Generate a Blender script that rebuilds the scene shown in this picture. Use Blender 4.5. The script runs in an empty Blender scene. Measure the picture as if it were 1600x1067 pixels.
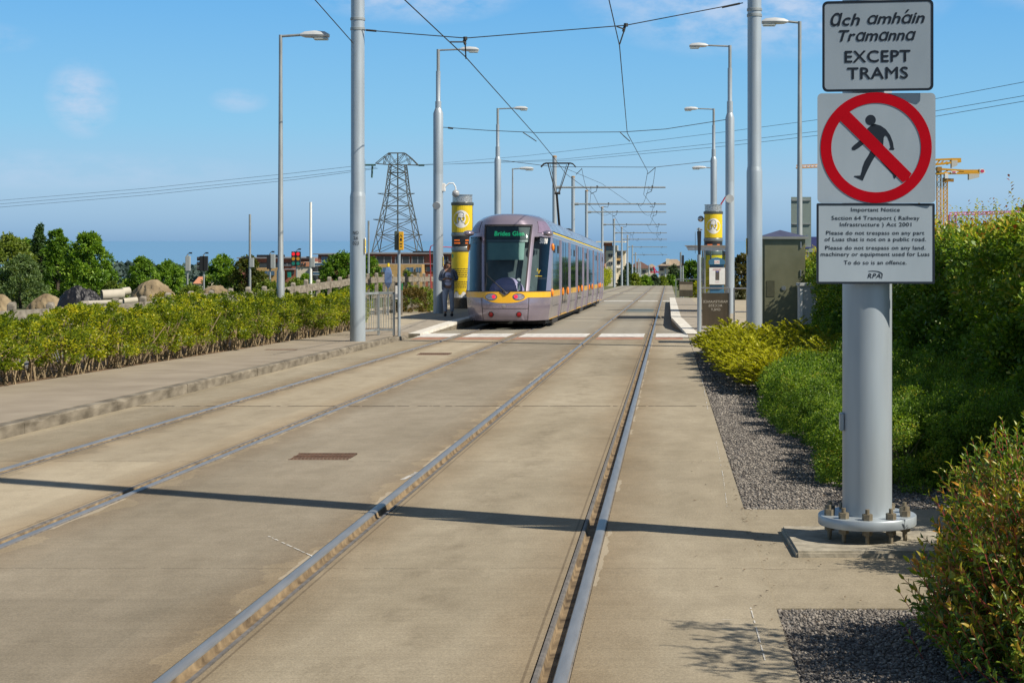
import bpy, bmesh, math, random
import numpy as np
from mathutils import Vector, Matrix
from mathutils.geometry import tessellate_polygon

R = math.radians
S = bpy.context.scene
COL = S.collection
random.seed(7)
RNG = np.random.default_rng(11)

# ---------------------------------------------------------------- camera, sky, sun, exposure
F = 2600.0            # focal length in photograph pixels
VX = 1044.0           # image column the tracks run to
HZ = 376.0            # image row of the true horizon
HC = 1.545            # eye height
cam_data = bpy.data.cameras.new('camera')
cam = bpy.data.objects.new('camera', cam_data)
COL.objects.link(cam)
cam.location = (0, 0, HC)
cam.rotation_euler = (R(90), 0, 0)
cam_data.sensor_width = 36.0
cam_data.lens = 36.0 * F / 1600.0
cam_data.shift_x = -(VX - 800.0) / 1600.0
cam_data.shift_y = -(533.5 - HZ) / 1600.0
cam_data.clip_start = 0.1
cam_data.clip_end = 300000.0
S.camera = cam

SUN_EL, SUN_AZ = 44.0, math.degrees(math.atan2(0.90, -0.43))   # azimuth measured from +Y towards +X
world = bpy.data.worlds.new('World')
S.world = world
world.use_nodes = True
wn, wl = world.node_tree.nodes, world.node_tree.links
wn.clear()
w_out = wn.new('ShaderNodeOutputWorld')
w_bg = wn.new('ShaderNodeBackground')
w_bg.inputs['Strength'].default_value = 0.10
sky = wn.new('ShaderNodeTexSky')
sky.sky_type = 'NISHITA'
sky.sun_disc = False
sky.sun_elevation = R(SUN_EL)
sky.sun_rotation = R(SUN_AZ)
sky.altitude = 60
sky.air_density = 1.0
sky.dust_density = 0.6
sky.ozone_density = 1.8
w_tc = wn.new('ShaderNodeTexCoord')
w_sep = wn.new('ShaderNodeSeparateXYZ')
wl.new(w_tc.outputs['Generated'], w_sep.inputs[0])
w_ramp = wn.new('ShaderNodeValToRGB')          # a clear maritime sky: bluer low down than the model's
wl.new(w_sep.outputs['Z'], w_ramp.inputs['Fac'])
SKY_STOPS = [(0.0, (1.5, 3.15, 5.4)), (0.006, (1.85, 3.6, 5.8)), (0.014, (2.2, 4.0, 6.1)), (0.03, (2.6, 4.5, 6.55)), (0.068, (1.75, 4.45, 6.9)), (0.145, (0.95, 3.55, 6.9)), (0.3, (1.0, 1.6, 2.6)), (1.0, (0.85, 1.0, 1.35))]
el = w_ramp.color_ramp.elements
el[0].position = SKY_STOPS[0][0]; el[0].color = (*[c / 8 for c in SKY_STOPS[0][1]], 1)
el[1].position = SKY_STOPS[-1][0]; el[1].color = (*[c / 8 for c in SKY_STOPS[-1][1]], 1)
for p, c in SKY_STOPS[1:-1]:
    e = el.new(p); e.color = (*[k / 8 for k in c], 1)
w_mul = wn.new('ShaderNodeMixRGB'); w_mul.blend_type = 'MULTIPLY'; w_mul.inputs['Fac'].default_value = 1
w_mul.inputs['Color2'].default_value = (8, 8, 8, 1)
wl.new(w_ramp.outputs['Color'], w_mul.inputs['Color1'])
w_mix = wn.new('ShaderNodeMixRGB'); w_mix.inputs['Fac'].default_value = 0.85
wl.new(sky.outputs['Color'], w_mix.inputs['Color1'])
wl.new(w_mul.outputs['Color'], w_mix.inputs['Color2'])
# thin fair-weather cloud wisps
w_map = wn.new('ShaderNodeMapping'); w_map.inputs['Scale'].default_value = (38, 38, 80)
w_map.inputs['Location'].default_value = (1.30, 0.4, 2.2)
wl.new(w_tc.outputs['Generated'], w_map.inputs['Vector'])
def w_math(op, a, b=None, clamp=False):
    n = wn.new('ShaderNodeMath'); n.operation = op; n.use_clamp = clamp
    for i, v in enumerate((a, b)):
        if v is None: continue
        if isinstance(v, (int, float)): n.inputs[i].default_value = v
        else: wl.new(v, n.inputs[i])
    return n.outputs[0]
w_sum = None
for cx, cz, rx, rz, k in ((-.150, .152, .075, .026, 1.0), (.055, .150, .12, .045, 1.0), (-.331, .080, .020, .024, .85), (-.249, .081, .018, .008, .5), (-.38, .112, .03, .010, .4), (-.36, .040, .14, .012, .35), (.22, .15, .05, .02, .4),
                          (-.9, .3, .5, .12, .6), (.9, .35, .5, .12, .6), (-1.4, .12, .4, .05, .5), (1.2, .14, .3, .05, .5)):
    dx = w_math('DIVIDE', w_math('SUBTRACT', w_sep.outputs['X'], cx), rx); dz = w_math('DIVIDE', w_math('SUBTRACT', w_sep.outputs['Z'], cz), rz)
    g_ = w_math('SUBTRACT', 1.0, w_math('ADD', w_math('MULTIPLY', dx, dx), w_math('MULTIPLY', dz, dz)), True)
    g_ = w_math('MULTIPLY', w_math('MULTIPLY', g_, w_math('GREATER_THAN', w_sep.outputs['Y'], 0.0)), k)
    w_sum = g_ if w_sum is None else w_math('MAXIMUM', w_sum, g_)
w_nz = wn.new('ShaderNodeTexNoise'); w_nz.inputs['Scale'].default_value = 1.0; w_nz.inputs['Detail'].default_value = 6
w_nz.inputs['Roughness'].default_value = 0.62
wl.new(w_map.outputs['Vector'], w_nz.inputs['Vector'])
w_cr = wn.new('ShaderNodeValToRGB')
w_cr.color_ramp.elements[0].position = 0.34; w_cr.color_ramp.elements[0].color = (0, 0, 0, 1)
w_cr.color_ramp.elements[1].position = 0.62; w_cr.color_ramp.elements[1].color = (0.85, 0.85, 0.85, 1)
wl.new(w_nz.outputs['Fac'], w_cr.inputs['Fac'])
w_cl = wn.new('ShaderNodeMixRGB'); w_cl.inputs['Color2'].default_value = (4.6, 5.5, 7.0, 1)
wl.new(w_math('MULTIPLY', w_cr.outputs['Color'], w_sum, True), w_cl.inputs['Fac'])
wl.new(w_mix.outputs['Color'], w_cl.inputs['Color1'])
wl.new(w_cl.outputs['Color'], w_bg.inputs['Color'])
wl.new(w_bg.outputs['Background'], w_out.inputs['Surface'])

sun_data = bpy.data.lights.new('sun', 'SUN')
sun = bpy.data.objects.new('sun', sun_data)
COL.objects.link(sun)
sun_data.energy = 5.0
sun_data.angle = R(0.53)
sun_data.color = (1.0, 0.92, 0.79)
_a, _e = R(SUN_AZ), R(SUN_EL)
SUN_DIR = Vector((math.sin(_a) * math.cos(_e), math.cos(_a) * math.cos(_e), math.sin(_e)))
sun.rotation_euler = SUN_DIR.to_track_quat('Z', 'Y').to_euler()

S.view_settings.view_transform = 'Standard'
S.view_settings.look = 'None'
S.view_settings.exposure = 0.3
S.view_settings.gamma = 1.0
S.cycles.max_bounces = 8
S.cycles.transparent_max_bounces = 12

# ---------------------------------------------------------------- helpers
def G(y):
    """height of the track plane: falls gently away, steeper past the crest"""
    if y < 225: return -0.0202 * y
    if y < 300: return -4.545 - 0.036 * (y - 225)
    return -7.245 - 0.062 * (y - 300)

def px(x, y, d):
    """a photograph pixel at distance d -> a point"""
    return Vector(((x - VX) * d / F, d, HC + (HZ - y) * d / F))

def tag(o, label, cat, group=None, kind=None):
    o['label'] = label; o['category'] = cat
    if group: o['group'] = group
    if kind: o['kind'] = kind
    return o

def thing(name, label, cat, loc=(0, 0, 0), rz=0.0, group=None):
    o = bpy.data.objects.new(name, None); COL.objects.link(o)
    o.location = loc; o.rotation_euler = (0, 0, rz); o.empty_display_size = 0.2
    return tag(o, label, cat, group)

def copy_tree(o, parent=None):
    c = o.copy(); COL.objects.link(c)
    if parent: c.parent = parent
    for ch in list(o.children):
        copy_tree(ch, c)
    return c

class MB:
    def __init__(self): self.v = []; self.f = []; self.m = []; self.cur = 0
    def add(self, vs, fs):
        n = len(self.v)
        self.v.extend([tuple(p) for p in vs])
        for f in fs:
            self.f.append(tuple(i + n for i in f)); self.m.append(self.cur)
        return self
    def mat(self, i): self.cur = i; return self
    def box(self, x0, x1, y0, y1, z0, z1):
        vs = [(x0, y0, z0), (x1, y0, z0), (x1, y1, z0), (x0, y1, z0), (x0, y0, z1), (x1, y0, z1), (x1, y1, z1), (x0, y1, z1)]
        return self.add(vs, [(0, 3, 2, 1), (4, 5, 6, 7), (0, 1, 5, 4), (1, 2, 6, 5), (2, 3, 7, 6), (3, 0, 4, 7)])
    def hexa(self, lo, hi):
        """four low corners and four high corners, both counter-clockwise from above"""
        return self.add(list(lo) + list(hi), [(0, 3, 2, 1), (4, 5, 6, 7), (0, 1, 5, 4), (1, 2, 6, 5), (2, 3, 7, 6), (3, 0, 4, 7)])
    def cyl(self, p0, p1, r0, r1=None, n=14, caps=True):
        r1 = r0 if r1 is None else r1
        p0, p1 = Vector(p0), Vector(p1)
        d = (p1 - p0).normalized()
        a = d.orthogonal().normalized(); b = d.cross(a)
        vs = []
        for p, r in ((p0, r0), (p1, r1)):
            for k in range(n):
                t = 2 * math.pi * k / n
                vs.append(p + (a * math.cos(t) + b * math.sin(t)) * r)
        fs = [(k, (k + 1) % n, n + (k + 1) % n, n + k) for k in range(n)]
        if caps: fs += [tuple(range(n - 1, -1, -1)), tuple(range(n, 2 * n))]
        return self.add(vs, fs)
    def tube(self, pts, r, n=6):
        pts = [Vector(p) for p in pts]
        rs = r if isinstance(r, (list, tuple)) else [r] * len(pts)
        vs = []; a = None
        for i, p in enumerate(pts):
            d = (pts[min(i + 1, len(pts) - 1)] - pts[max(i - 1, 0)]).normalized()
            if a is None: a = d.orthogonal().normalized()
            else: a = (a - d * a.dot(d)).normalized()
            b = d.cross(a)
            for k in range(n):
                t = 2 * math.pi * k / n
                vs.append(p + (a * math.cos(t) + b * math.sin(t)) * rs[i])
        fs = []
        for i in range(len(pts) - 1):
            for k in range(n):
                fs.append((i * n + k, i * n + (k + 1) % n, (i + 1) * n + (k + 1) % n, (i + 1) * n + k))
        fs += [tuple(range(n - 1, -1, -1)), tuple(range((len(pts) - 1) * n, len(pts) * n))]
        return self.add(vs, fs)
    def lathe(self, prof, c=(0, 0, 0), n=20, caps=True):
        vs = []
        for r, z in prof:
            for k in range(n):
                t = 2 * math.pi * k / n
                vs.append((c[0] + r * math.cos(t), c[1] + r * math.sin(t), c[2] + z))
        fs = []
        for i in range(len(prof) - 1):
            for k in range(n):
                fs.append((i * n + k, i * n + (k + 1) % n, (i + 1) * n + (k + 1) % n, (i + 1) * n + k))
        if caps: fs += [tuple(range(n - 1, -1, -1)), tuple(range((len(prof) - 1) * n, len(prof) * n))]
        return self.add(vs, fs)
    def sphere(self, c, r, nu=12, nv=8):
        r = r if isinstance(r, (list, tuple)) else (r, r, r)
        vs = []; fs = []
        for j in range(nv + 1):
            t = math.pi * j / nv
            for i in range(nu):
                p = 2 * math.pi * i / nu
                vs.append((c[0] + r[0] * math.sin(t) * math.cos(p), c[1] + r[1] * math.sin(t) * math.sin(p), c[2] - r[2] * math.cos(t)))
        for j in range(nv):
            for i in range(nu):
                a, b = j * nu + i, j * nu + (i + 1) % nu
                fs.append((a, b, b + nu, a + nu))
        return self.add(vs, fs)
    def prism(self, poly, y0, y1):
        """polygon in x-z (ccw seen from -y), solid from y0 (front) to y1"""
        n = len(poly)
        tris = tessellate_polygon([[Vector((p[0], p[1], 0)) for p in poly]])
        vs = [(p[0], y0, p[1]) for p in poly] + [(p[0], y1, p[1]) for p in poly]
        fs = [tuple(t) for t in tris] + [tuple(n + k for k in reversed(t)) for t in tris]
        fs += [(k, (k + 1) % n, n + (k + 1) % n, n + k) for k in range(n)]
        return self.add(vs, fs)
    def extrude_up(self, poly, z0, z1):
        """polygon in x-y, solid between two heights (numbers or functions of y)"""
        n = len(poly)
        h0 = z0 if callable(z0) else (lambda y: z0)
        h1 = z1 if callable(z1) else (lambda y: z1)
        tris = tessellate_polygon([[Vector((p[0], p[1], 0)) for p in poly]])
        vs = [(p[0], p[1], h0(p[1])) for p in poly] + [(p[0], p[1], h1(p[1])) for p in poly]
        fs = [tuple(t) for t in tris] + [tuple(n + k for k in t) for t in tris]
        fs += [(k, (k + 1) % n, n + (k + 1) % n, n + k) for k in range(n)]
        return self.add(vs, fs)
    def bar(self, p0, p1, w):
        """square-section bar"""
        return self.cyl(p0, p1, w * 0.7071, n=4)
    def build(self, name, mats, parent=None, smooth=None, bevel=0.0, loc=None, fix=True):
        me = bpy.data.meshes.new(name)
        me.from_pydata(self.v, [], self.f)
        mats = mats if isinstance(mats, (list, tuple)) else [mats]
        for m in mats: me.materials.append(m)
        if len(mats) > 1:
            me.polygons.foreach_set('material_index', self.m)
        if fix or bevel:
            bm = bmesh.new(); bm.from_mesh(me)
            if fix: bmesh.ops.recalc_face_normals(bm, faces=bm.faces)
            if bevel:
                es = [e for e in bm.edges if len(e.link_faces) == 2 and e.calc_face_angle(0) > 0.6]
                bmesh.ops.bevel(bm, geom=es, offset=bevel, segments=2, affect='EDGES', clamp_overlap=True)
            bm.to_mesh(me); bm.free()
        if smooth is not None:
            me.shade_smooth(); me.set_sharp_from_angle(angle=R(smooth))
        me.update()
        o = bpy.data.objects.new(name, me); COL.objects.link(o)
        if parent: o.parent = parent
        if loc is not None: o.location = loc
        return o

def xform(mb, mtx):
    mb.v = [tuple(mtx @ Vector(p)) for p in mb.v]; return mb

# ---------------------------------------------------------------- materials
MATS = {}
def mat(name, col, rough=0.6, metal=0.0, var=0.12, scale=6.0, bump=0.0, spec=0.5, col2=None, detail=4, stretch=(1, 1, 1), coat=0.0, emit=None, emit_s=0.0, mottle=0.5):
    if name in MATS: return MATS[name]
    m = bpy.data.materials.new(name); MATS[name] = m
    m.use_nodes = True
    nt = m.node_tree; b = nt.nodes['Principled BSDF']
    b.inputs['Roughness'].default_value = rough
    b.inputs['Metallic'].default_value = metal
    b.inputs['Specular IOR Level'].default_value = spec
    b.inputs['Coat Weight'].default_value = coat
    b.inputs['Base Color'].default_value = (*col, 1)
    if emit:
        b.inputs['Emission Color'].default_value = (*emit, 1); b.inputs['Emission Strength'].default_value = emit_s
    if var > 0 or col2 or bump:
        tc = nt.nodes.new('ShaderNodeTexCoord')
        mp = nt.nodes.new('ShaderNodeMapping'); mp.inputs['Scale'].default_value = stretch
        nt.links.new(tc.outputs['Object'], mp.inputs['Vector'])
        nz = nt.nodes.new('ShaderNodeTexNoise'); nz.inputs['Scale'].default_value = scale; nz.inputs['Detail'].default_value = detail
        nt.links.new(mp.outputs['Vector'], nz.inputs['Vector'])
        rp = nt.nodes.new('ShaderNodeValToRGB')
        c1 = [max(0, c * (1 - var)) for c in col]; c2 = col2 if col2 else [c * (1 + var) for c in col]
        rp.color_ramp.elements[0].position = 0.5 - mottle / 2 + 0.05; rp.color_ramp.elements[0].color = (*c1, 1)
        rp.color_ramp.elements[1].position = 0.5 + mottle / 2 - 0.05; rp.color_ramp.elements[1].color = (*c2, 1)
        nt.links.new(nz.outputs['Fac'], rp.inputs['Fac'])
        nt.links.new(rp.outputs['Color'], b.inputs['Base Color'])
        if bump:
            bp = nt.nodes.new('ShaderNodeBump'); bp.inputs['Strength'].default_value = 1.0; bp.inputs['Distance'].default_value = bump
            nt.links.new(nz.outputs['Fac'], bp.inputs['Height'])
            nt.links.new(bp.outputs['Normal'], b.inputs['Normal'])
    return m

def leaf_mat(name, stops, rough=0.5, trans=0.35, spec=0.35, tcol=None):
    """stops: list of (position, colour) chosen per leaf by its tint"""
    m = bpy.data.materials.new(name); MATS[name] = m
    m.use_nodes = True
    nt = m.node_tree; nt.nodes.clear()
    out = nt.nodes.new('ShaderNodeOutputMaterial')
    at = nt.nodes.new('ShaderNodeAttribute'); at.attribute_name = 'tint'
    oi = nt.nodes.new('ShaderNodeObjectInfo')
    ad = nt.nodes.new('ShaderNodeMath'); ad.operation = 'MULTIPLY_ADD'
    ad.inputs[1].default_value = 0.26; ad.inputs[2].default_value = -0.13
    nt.links.new(oi.outputs['Random'], ad.inputs[0])
    sm = nt.nodes.new('ShaderNodeMath'); sm.operation = 'ADD'; sm.use_clamp = True
    nt.links.new(at.outputs['Fac'], sm.inputs[0]); nt.links.new(ad.outputs[0], sm.inputs[1])
    rp = nt.nodes.new('ShaderNodeValToRGB')
    e = rp.color_ramp.elements
    e[0].position, e[0].color = stops[0][0], (*stops[0][1], 1)
    e[1].position, e[1].color = stops[-1][0], (*stops[-1][1], 1)
    for p, c in stops[1:-1]:
        q = e.new(p); q.color = (*c, 1)
    nt.links.new(sm.outputs[0], rp.inputs['Fac'])
    b = nt.nodes.new('ShaderNodeBsdfPrincipled')
    b.inputs['Roughness'].default_value = rough; b.inputs['Specular IOR Level'].default_value = spec
    nt.links.new(rp.outputs['Color'], b.inputs['Base Color'])
    t = nt.nodes.new('ShaderNodeBsdfTranslucent')
    tm = nt.nodes.new('ShaderNodeMixRGB'); tm.blend_type = 'MULTIPLY'; tm.inputs['Fac'].default_value = 1
    tm.inputs['Color2'].default_value = (*(tcol or (1.5, 1.6, 0.6)), 1)
    nt.links.new(rp.outputs['Color'], tm.inputs['Color1'])
    nt.links.new(tm.outputs['Color'], t.inputs['Color'])
    mx = nt.nodes.new('ShaderNodeMixShader'); mx.inputs['Fac'].default_value = trans
    nt.links.new(b.outputs[0], mx.inputs[1]); nt.links.new(t.outputs[0], mx.inputs[2])
    nt.links.new(mx.outputs[0], out.inputs['Surface'])
    return m

# ---------------------------------------------------------------- leaves
def norm_rows(a):
    return a / np.maximum(np.linalg.norm(a, axis=1, keepdims=True), 1e-9)

def leaf_mesh(name, P, D, N, L, W, tint, material, parent=None, shape='diamond', fold=0.25):
    n = len(P)
    D = norm_rows(D); side = norm_rows(np.cross(D, N)); N = np.cross(side, D)
    L = np.broadcast_to(L, (n,))[:, None]; W = np.broadcast_to(W, (n,))[:, None]
    if shape == 'diamond':
        V = np.stack([P, P + D * L * .5 + side * W * .5 + N * W * fold, P + D * L, P + D * L * .5 - side * W * .5 + N * W * fold], 1)
        loops = np.arange(4 * n); starts = np.arange(n) * 4; nf = n; fper = 1; nv = 4
        tot = np.full(n, 4)
    else:
        V = np.stack([P, P + D * L * .5, P + D * L - N * L * .12,
                      P + D * L * .3 + side * W * .46 + N * W * fold, P + D * L * .68 + side * W * .36 + N * W * fold * .7,
                      P + D * L * .3 - side * W * .46 + N * W * fold, P + D * L * .68 - side * W * .36 + N * W * fold * .7], 1)
        pat = np.array([0, 1, 3, 1, 4, 3, 1, 2, 4, 0, 5, 1, 1, 5, 6, 1, 6, 2])
        loops = (np.arange(n)[:, None] * 7 + pat[None]).ravel(); nf = n * 6; fper = 6
        starts = np.arange(nf) * 3; tot = np.full(nf, 3); nv = 7
    me = bpy.data.meshes.new(name)
    me.vertices.add(n * nv); me.vertices.foreach_set('co', V.reshape(-1).astype(np.float32))
    me.loops.add(len(loops)); me.loops.foreach_set('vertex_index', loops.astype(np.int32))
    me.polygons.add(nf); me.polygons.foreach_set('loop_start', starts.astype(np.int32))
    me.update(calc_edges=True)
    at = me.attributes.new('tint', 'FLOAT', 'FACE')
    at.data.foreach_set('value', np.repeat(np.clip(tint, 0, 1), fper).astype(np.float32))
    me.materials.append(material)
    me.validate()
    o = bpy.data.objects.new(name, me); COL.objects.link(o)
    if parent: o.parent = parent
    return o

def rand_dirs(n):
    return norm_rows(RNG.normal(size=(n, 3)))

def clump_points(n, centres, radii, shell=0.55):
    """points spread through round clumps, denser towards each clump's skin"""
    k = RNG.integers(0, len(centres), n)
    d = rand_dirs(n)
    r = radii[k] * (shell + (1 - shell) * RNG.random(n)) ** 1.0
    return centres[k] + d * r[:, None], d, k

# ---------------------------------------------------------------- lettering
def glyph_mesh(s, shear=0.0):
    c = bpy.data.curves.new('lettering', 'FONT'); c.body = s; c.size = 1.0; c.shear = shear
    c.resolution_u = 3; c.space_character = 1.06
    o = bpy.data.objects.new('lettering', c); COL.objects.link(o)
    me = bpy.data.meshes.new_from_object(o)
    COL.objects.unlink(o); bpy.data.objects.remove(o); bpy.data.curves.remove(c)
    v = [(p.co.x, p.co.y) for p in me.vertices]; f = [tuple(p.vertices) for p in me.polygons]
    bpy.data.meshes.remove(me)
    return v, f

def text_mesh(s, shear=0.0):
    """points and faces of a line of text; the round one-storey a is set from its own glyph"""
    if '\u0251' not in s or len(s) == 1:
        return glyph_mesh(s, shear)
    V = []; Fc = []; x = 0.0
    for ch in s:
        if ch == ' ': x += .34; continue
        v, f = glyph_mesh(ch)
        if ch == '\u0251': v = [(p[0] * .98, p[1] * .99) for p in v]
        a = min(p[0] for p in v); b = max(p[0] for p in v); n = len(V)
        V += [(x + p[0] - a + shear * p[1], p[1]) for p in v]; Fc += [tuple(i + n for i in q) for q in f]
        x += (b - a) + .105
    return V, Fc

def lettering(name, lines, material, parent, y=0.0, mirror=False):
    """lines: (text, x0, x1, baseline z, capital height, shear, bold); flat letters facing -y, joined into one mesh"""
    mb = MB()
    for (s, x0, x1, z, cap, shear, bold) in lines:
        v, f = text_mesh(s, shear)
        if not v: continue
        a = min(c[0] for c in v); b = max(c[0] for c in v)
        sx = (x1 - x0) / (b - a); sz = cap / 0.69; t = bold * sz
        for k, (dx, dz) in enumerate(((0, 0), (-t, 0), (t, 0), (0, t), (0, -t)) if bold else ((0, 0),)):
            vs = [((x1 - (c[0] - a) * sx if mirror else x0 + (c[0] - a) * sx) + dx, y - k * .00004, z + c[1] * sz + dz) for c in v]
            mb.add(vs, f)
    return mb.build(name, material, parent, fix=False)

def rrect(x0, x1, z0, z1, r, n=5):
    pts = []
    for cx, cz, a in ((x1 - r, z0 + r, -90), (x1 - r, z1 - r, 0), (x0 + r, z1 - r, 90), (x0 + r, z0 + r, 180)):
        for k in range(n + 1):
            t = R(a + 90 * k / n); pts.append((cx + r * math.cos(t), cz + r * math.sin(t)))
    return pts

def ring_prism(mb, c, ro, ri, y0, y1, n=48):
    vs = []
    for r, y in ((ro, y0), (ri, y0), (ro, y1), (ri, y1)):
        for k in range(n):
            t = 2 * math.pi * k / n
            vs.append((c[0] + r * math.cos(t), y, c[1] + r * math.sin(t)))
    fs = []
    for k in range(n):
        j = (k + 1) % n
        fs += [(k, j, n + j, n + k), (2 * n + k, 3 * n + k, 3 * n + j, 2 * n + j), (k, 2 * n + k, 2 * n + j, j), (n + k, n + j, 3 * n + j, 3 * n + k)]
    return mb.add(vs, fs)

# ================================================================ THE SETTING
def ramp_node(nt, stops):
    r = nt.nodes.new('ShaderNodeValToRGB'); e = r.color_ramp.elements
    e[0].position, e[0].color = stops[0][0], (*stops[0][1], 1)
    e[1].position, e[1].color = stops[-1][0], (*stops[-1][1], 1)
    for p, c in stops[1:-1]:
        q = e.new(p); q.color = (*c, 1)
    return r

RAIL_L2, RAIL_L1, RAIL_R2, RAIL_R1 = -5.27, -3.79, -1.92, -0.411
RAILS = [(RAIL_L2, 1), (RAIL_L1, -1), (RAIL_R2, 1), (RAIL_R1, -1)]     # centre of the head, side of the groove

def slab_material():
    m = bpy.data.materials.new('track_concrete'); m.use_nodes = True
    nt = m.node_tree; L = nt.links.new; b = nt.nodes['Principled BSDF']
    b.inputs['Roughness'].default_value = 0.85; b.inputs['Specular IOR Level'].default_value = 0.25
    tc = nt.nodes.new('ShaderNodeTexCoord'); sp = nt.nodes.new('ShaderNodeSeparateXYZ'); L(tc.outputs['Object'], sp.inputs[0])
    def noise(scale, stretch=(1, 1, 1), detail=5, rough=.6):
        mp = nt.nodes.new('ShaderNodeMapping'); mp.inputs['Scale'].default_value = stretch; L(tc.outputs['Object'], mp.inputs['Vector'])
        n = nt.nodes.new('ShaderNodeTexNoise'); n.inputs['Scale'].default_value = scale; n.inputs['Detail'].default_value = detail; n.inputs['Roughness'].default_value = rough
        L(mp.outputs['Vector'], n.inputs['Vector']); return n.outputs['Fac']
    def math_(op, a, v=None, clamp=False):
        n = nt.nodes.new('ShaderNodeMath'); n.operation = op; n.use_clamp = clamp
        if hasattr(a, 'links') or not isinstance(a, (int, float)): L(a, n.inputs[0])
        else: n.inputs[0].default_value = a
        if v is not None:
            if isinstance(v, (int, float)): n.inputs[1].default_value = v
            else: L(v, n.inputs[1])
        return n.outputs[0]
    def mix(mode, fac, a, c):
        n = nt.nodes.new('ShaderNodeMixRGB'); n.blend_type = mode
        if isinstance(fac, (int, float)): n.inputs['Fac'].default_value = fac
        else: L(fac, n.inputs['Fac'])
        L(a, n.inputs['Color1'])
        if isinstance(c, tuple): n.inputs['Color2'].default_value = (*c, 1)
        else: L(c, n.inputs['Color2'])
        return n.outputs['Color']
    base = ramp_node(nt, [(0.33, (0.268, 0.227, 0.158)), (0.5, (0.325, 0.278, 0.2)), (0.68, (0.385, 0.333, 0.245))])
    L(noise(0.55, (1, 0.35, 1), 6), base.inputs['Fac'])
    col = base.outputs['Color']
    # grain of the worn surface
    gr = ramp_node(nt, [(0.3, (0.66, 0.66, 0.66)), (0.7, (1.32, 1.32, 1.32))]); L(noise(95, detail=3, rough=.75), gr.inputs['Fac'])
    col = mix('MULTIPLY', 0.75, col, gr.outputs['Color'])
    gb = ramp_node(nt, [(0.38, (0.83, 0.82, 0.8)), (0.62, (1.08, 1.08, 1.08))]); L(noise(5.0, (1, 0.5, 1), 6, .7), gb.inputs['Fac'])
    col = mix('MULTIPLY', 0.55, col, gb.outputs['Color'])
    # brushed across
    st = ramp_node(nt, [(0.35, (0.9, 0.9, 0.9)), (0.65, (1.07, 1.07, 1.07))]); L(noise(9, (0.12, 4.0, 1), 4), st.inputs['Fac'])
    col = mix('MULTIPLY', 0.6, col, st.outputs['Color'])
    # the left track's bed is a paler pour, the track between the platforms greyer
    n1 = noise(1.3)
    xw = math_('ADD', sp.outputs['X'], math_('MULTIPLY', math_('SUBTRACT', n1, 0.5), 0.8))
    inl = math_('MULTIPLY', math_('GREATER_THAN', xw, RAIL_L2 + 0.2), math_('LESS_THAN', xw, RAIL_L1 - 0.05))
    pale = math_('MULTIPLY', inl, math_('MULTIPLY_ADD' if False else 'MULTIPLY', n1, 0.5))
    col = mix('MIX', pale, col, (0.52, 0.435, 0.31))
    mid = math_('MULTIPLY', math_('GREATER_THAN', xw, RAIL_L1 + 0.1), math_('LESS_THAN', xw, RAIL_R2 - 0.1))
    col = mix('MULTIPLY', math_('MULTIPLY', mid, 0.8), col, (0.80, 0.80, 0.83))
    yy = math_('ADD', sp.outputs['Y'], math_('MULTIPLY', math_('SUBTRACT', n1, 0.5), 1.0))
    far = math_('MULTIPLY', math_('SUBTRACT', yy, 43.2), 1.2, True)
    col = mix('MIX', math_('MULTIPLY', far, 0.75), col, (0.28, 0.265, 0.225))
    # each pour has its own tone; oil drips down the middle of each track
    wn_ = nt.nodes.new('ShaderNodeTexWhiteNoise'); wn_.noise_dimensions = '2D'
    cb = nt.nodes.new('ShaderNodeCombineXYZ'); L(math_('FLOOR', math_('DIVIDE', math_('SUBTRACT', sp.outputs['Y'], 2.15), 5.79)), cb.inputs[0])
    L(math_('FLOOR', math_('DIVIDE', math_('ADD', sp.outputs['X'], 6.1), 1.9)), cb.inputs[1]); L(cb.outputs[0], wn_.inputs['Vector'])
    tone = math_('ADD', 0.86, math_('MULTIPLY', wn_.outputs['Value'], 0.20))
    tc3 = nt.nodes.new('ShaderNodeCombineXYZ')
    for q in range(3): L(tone, tc3.inputs[q])
    col = mix('MULTIPLY', 0.8, col, tc3.outputs[0])
    for xc in (-1.165, -4.53):
        d = math_('ABSOLUTE', math_('SUBTRACT', sp.outputs['X'], xc))
        k = math_('MULTIPLY', math_('SUBTRACT', 1.0, math_('DIVIDE', d, 0.3), True), math_('MULTIPLY', math_('SUBTRACT', noise(5, (1.2, .5, 1), 5, .7), 0.47), 5.0, True))
        col = mix('MULTIPLY', math_('MULTIPLY', k, 0.5), col, (0.55, 0.52, 0.48))
    # brown brake dust and wear beside each rail
    for xr, s in RAILS:
        d = math_('ABSOLUTE', math_('SUBTRACT', sp.outputs['X'], xr + s * 0.03))
        d = math_('ADD', d, math_('MULTIPLY', math_('SUBTRACT', noise(3.0, (1, 0.25, 1)), 0.5), 0.35))
        k = math_('SUBTRACT', 1.0, math_('DIVIDE', d, 0.42), True)
        col = mix('MULTIPLY', math_('MULTIPLY', k, 0.62), col, (0.66, 0.53, 0.38))
        # chipped pale edge outside the head, dark sealant line inside the lip
        dx_ = math_('MULTIPLY', math_('SUBTRACT', sp.outputs['X'], xr), s)
        wv = math_('MULTIPLY', math_('SUBTRACT', noise(2.2, (1, 0.8, 1), 4), 0.5), 0.16)
        chip = math_('MULTIPLY', math_('GREATER_THAN', dx_, math_('SUBTRACT', -0.052, math_('ABSOLUTE', wv))), math_('LESS_THAN', dx_, -0.03))
        chip = math_('MULTIPLY', chip, math_('GREATER_THAN', noise(1.1, (1, 0.7, 1), 2), 0.53))
        col = mix('MIX', math_('MULTIPLY', chip, 0.4), col, (0.5, 0.44, 0.34))
        seal = math_('MULTIPLY', math_('GREATER_THAN', dx_, 0.138), math_('LESS_THAN', dx_, 0.150))
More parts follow.
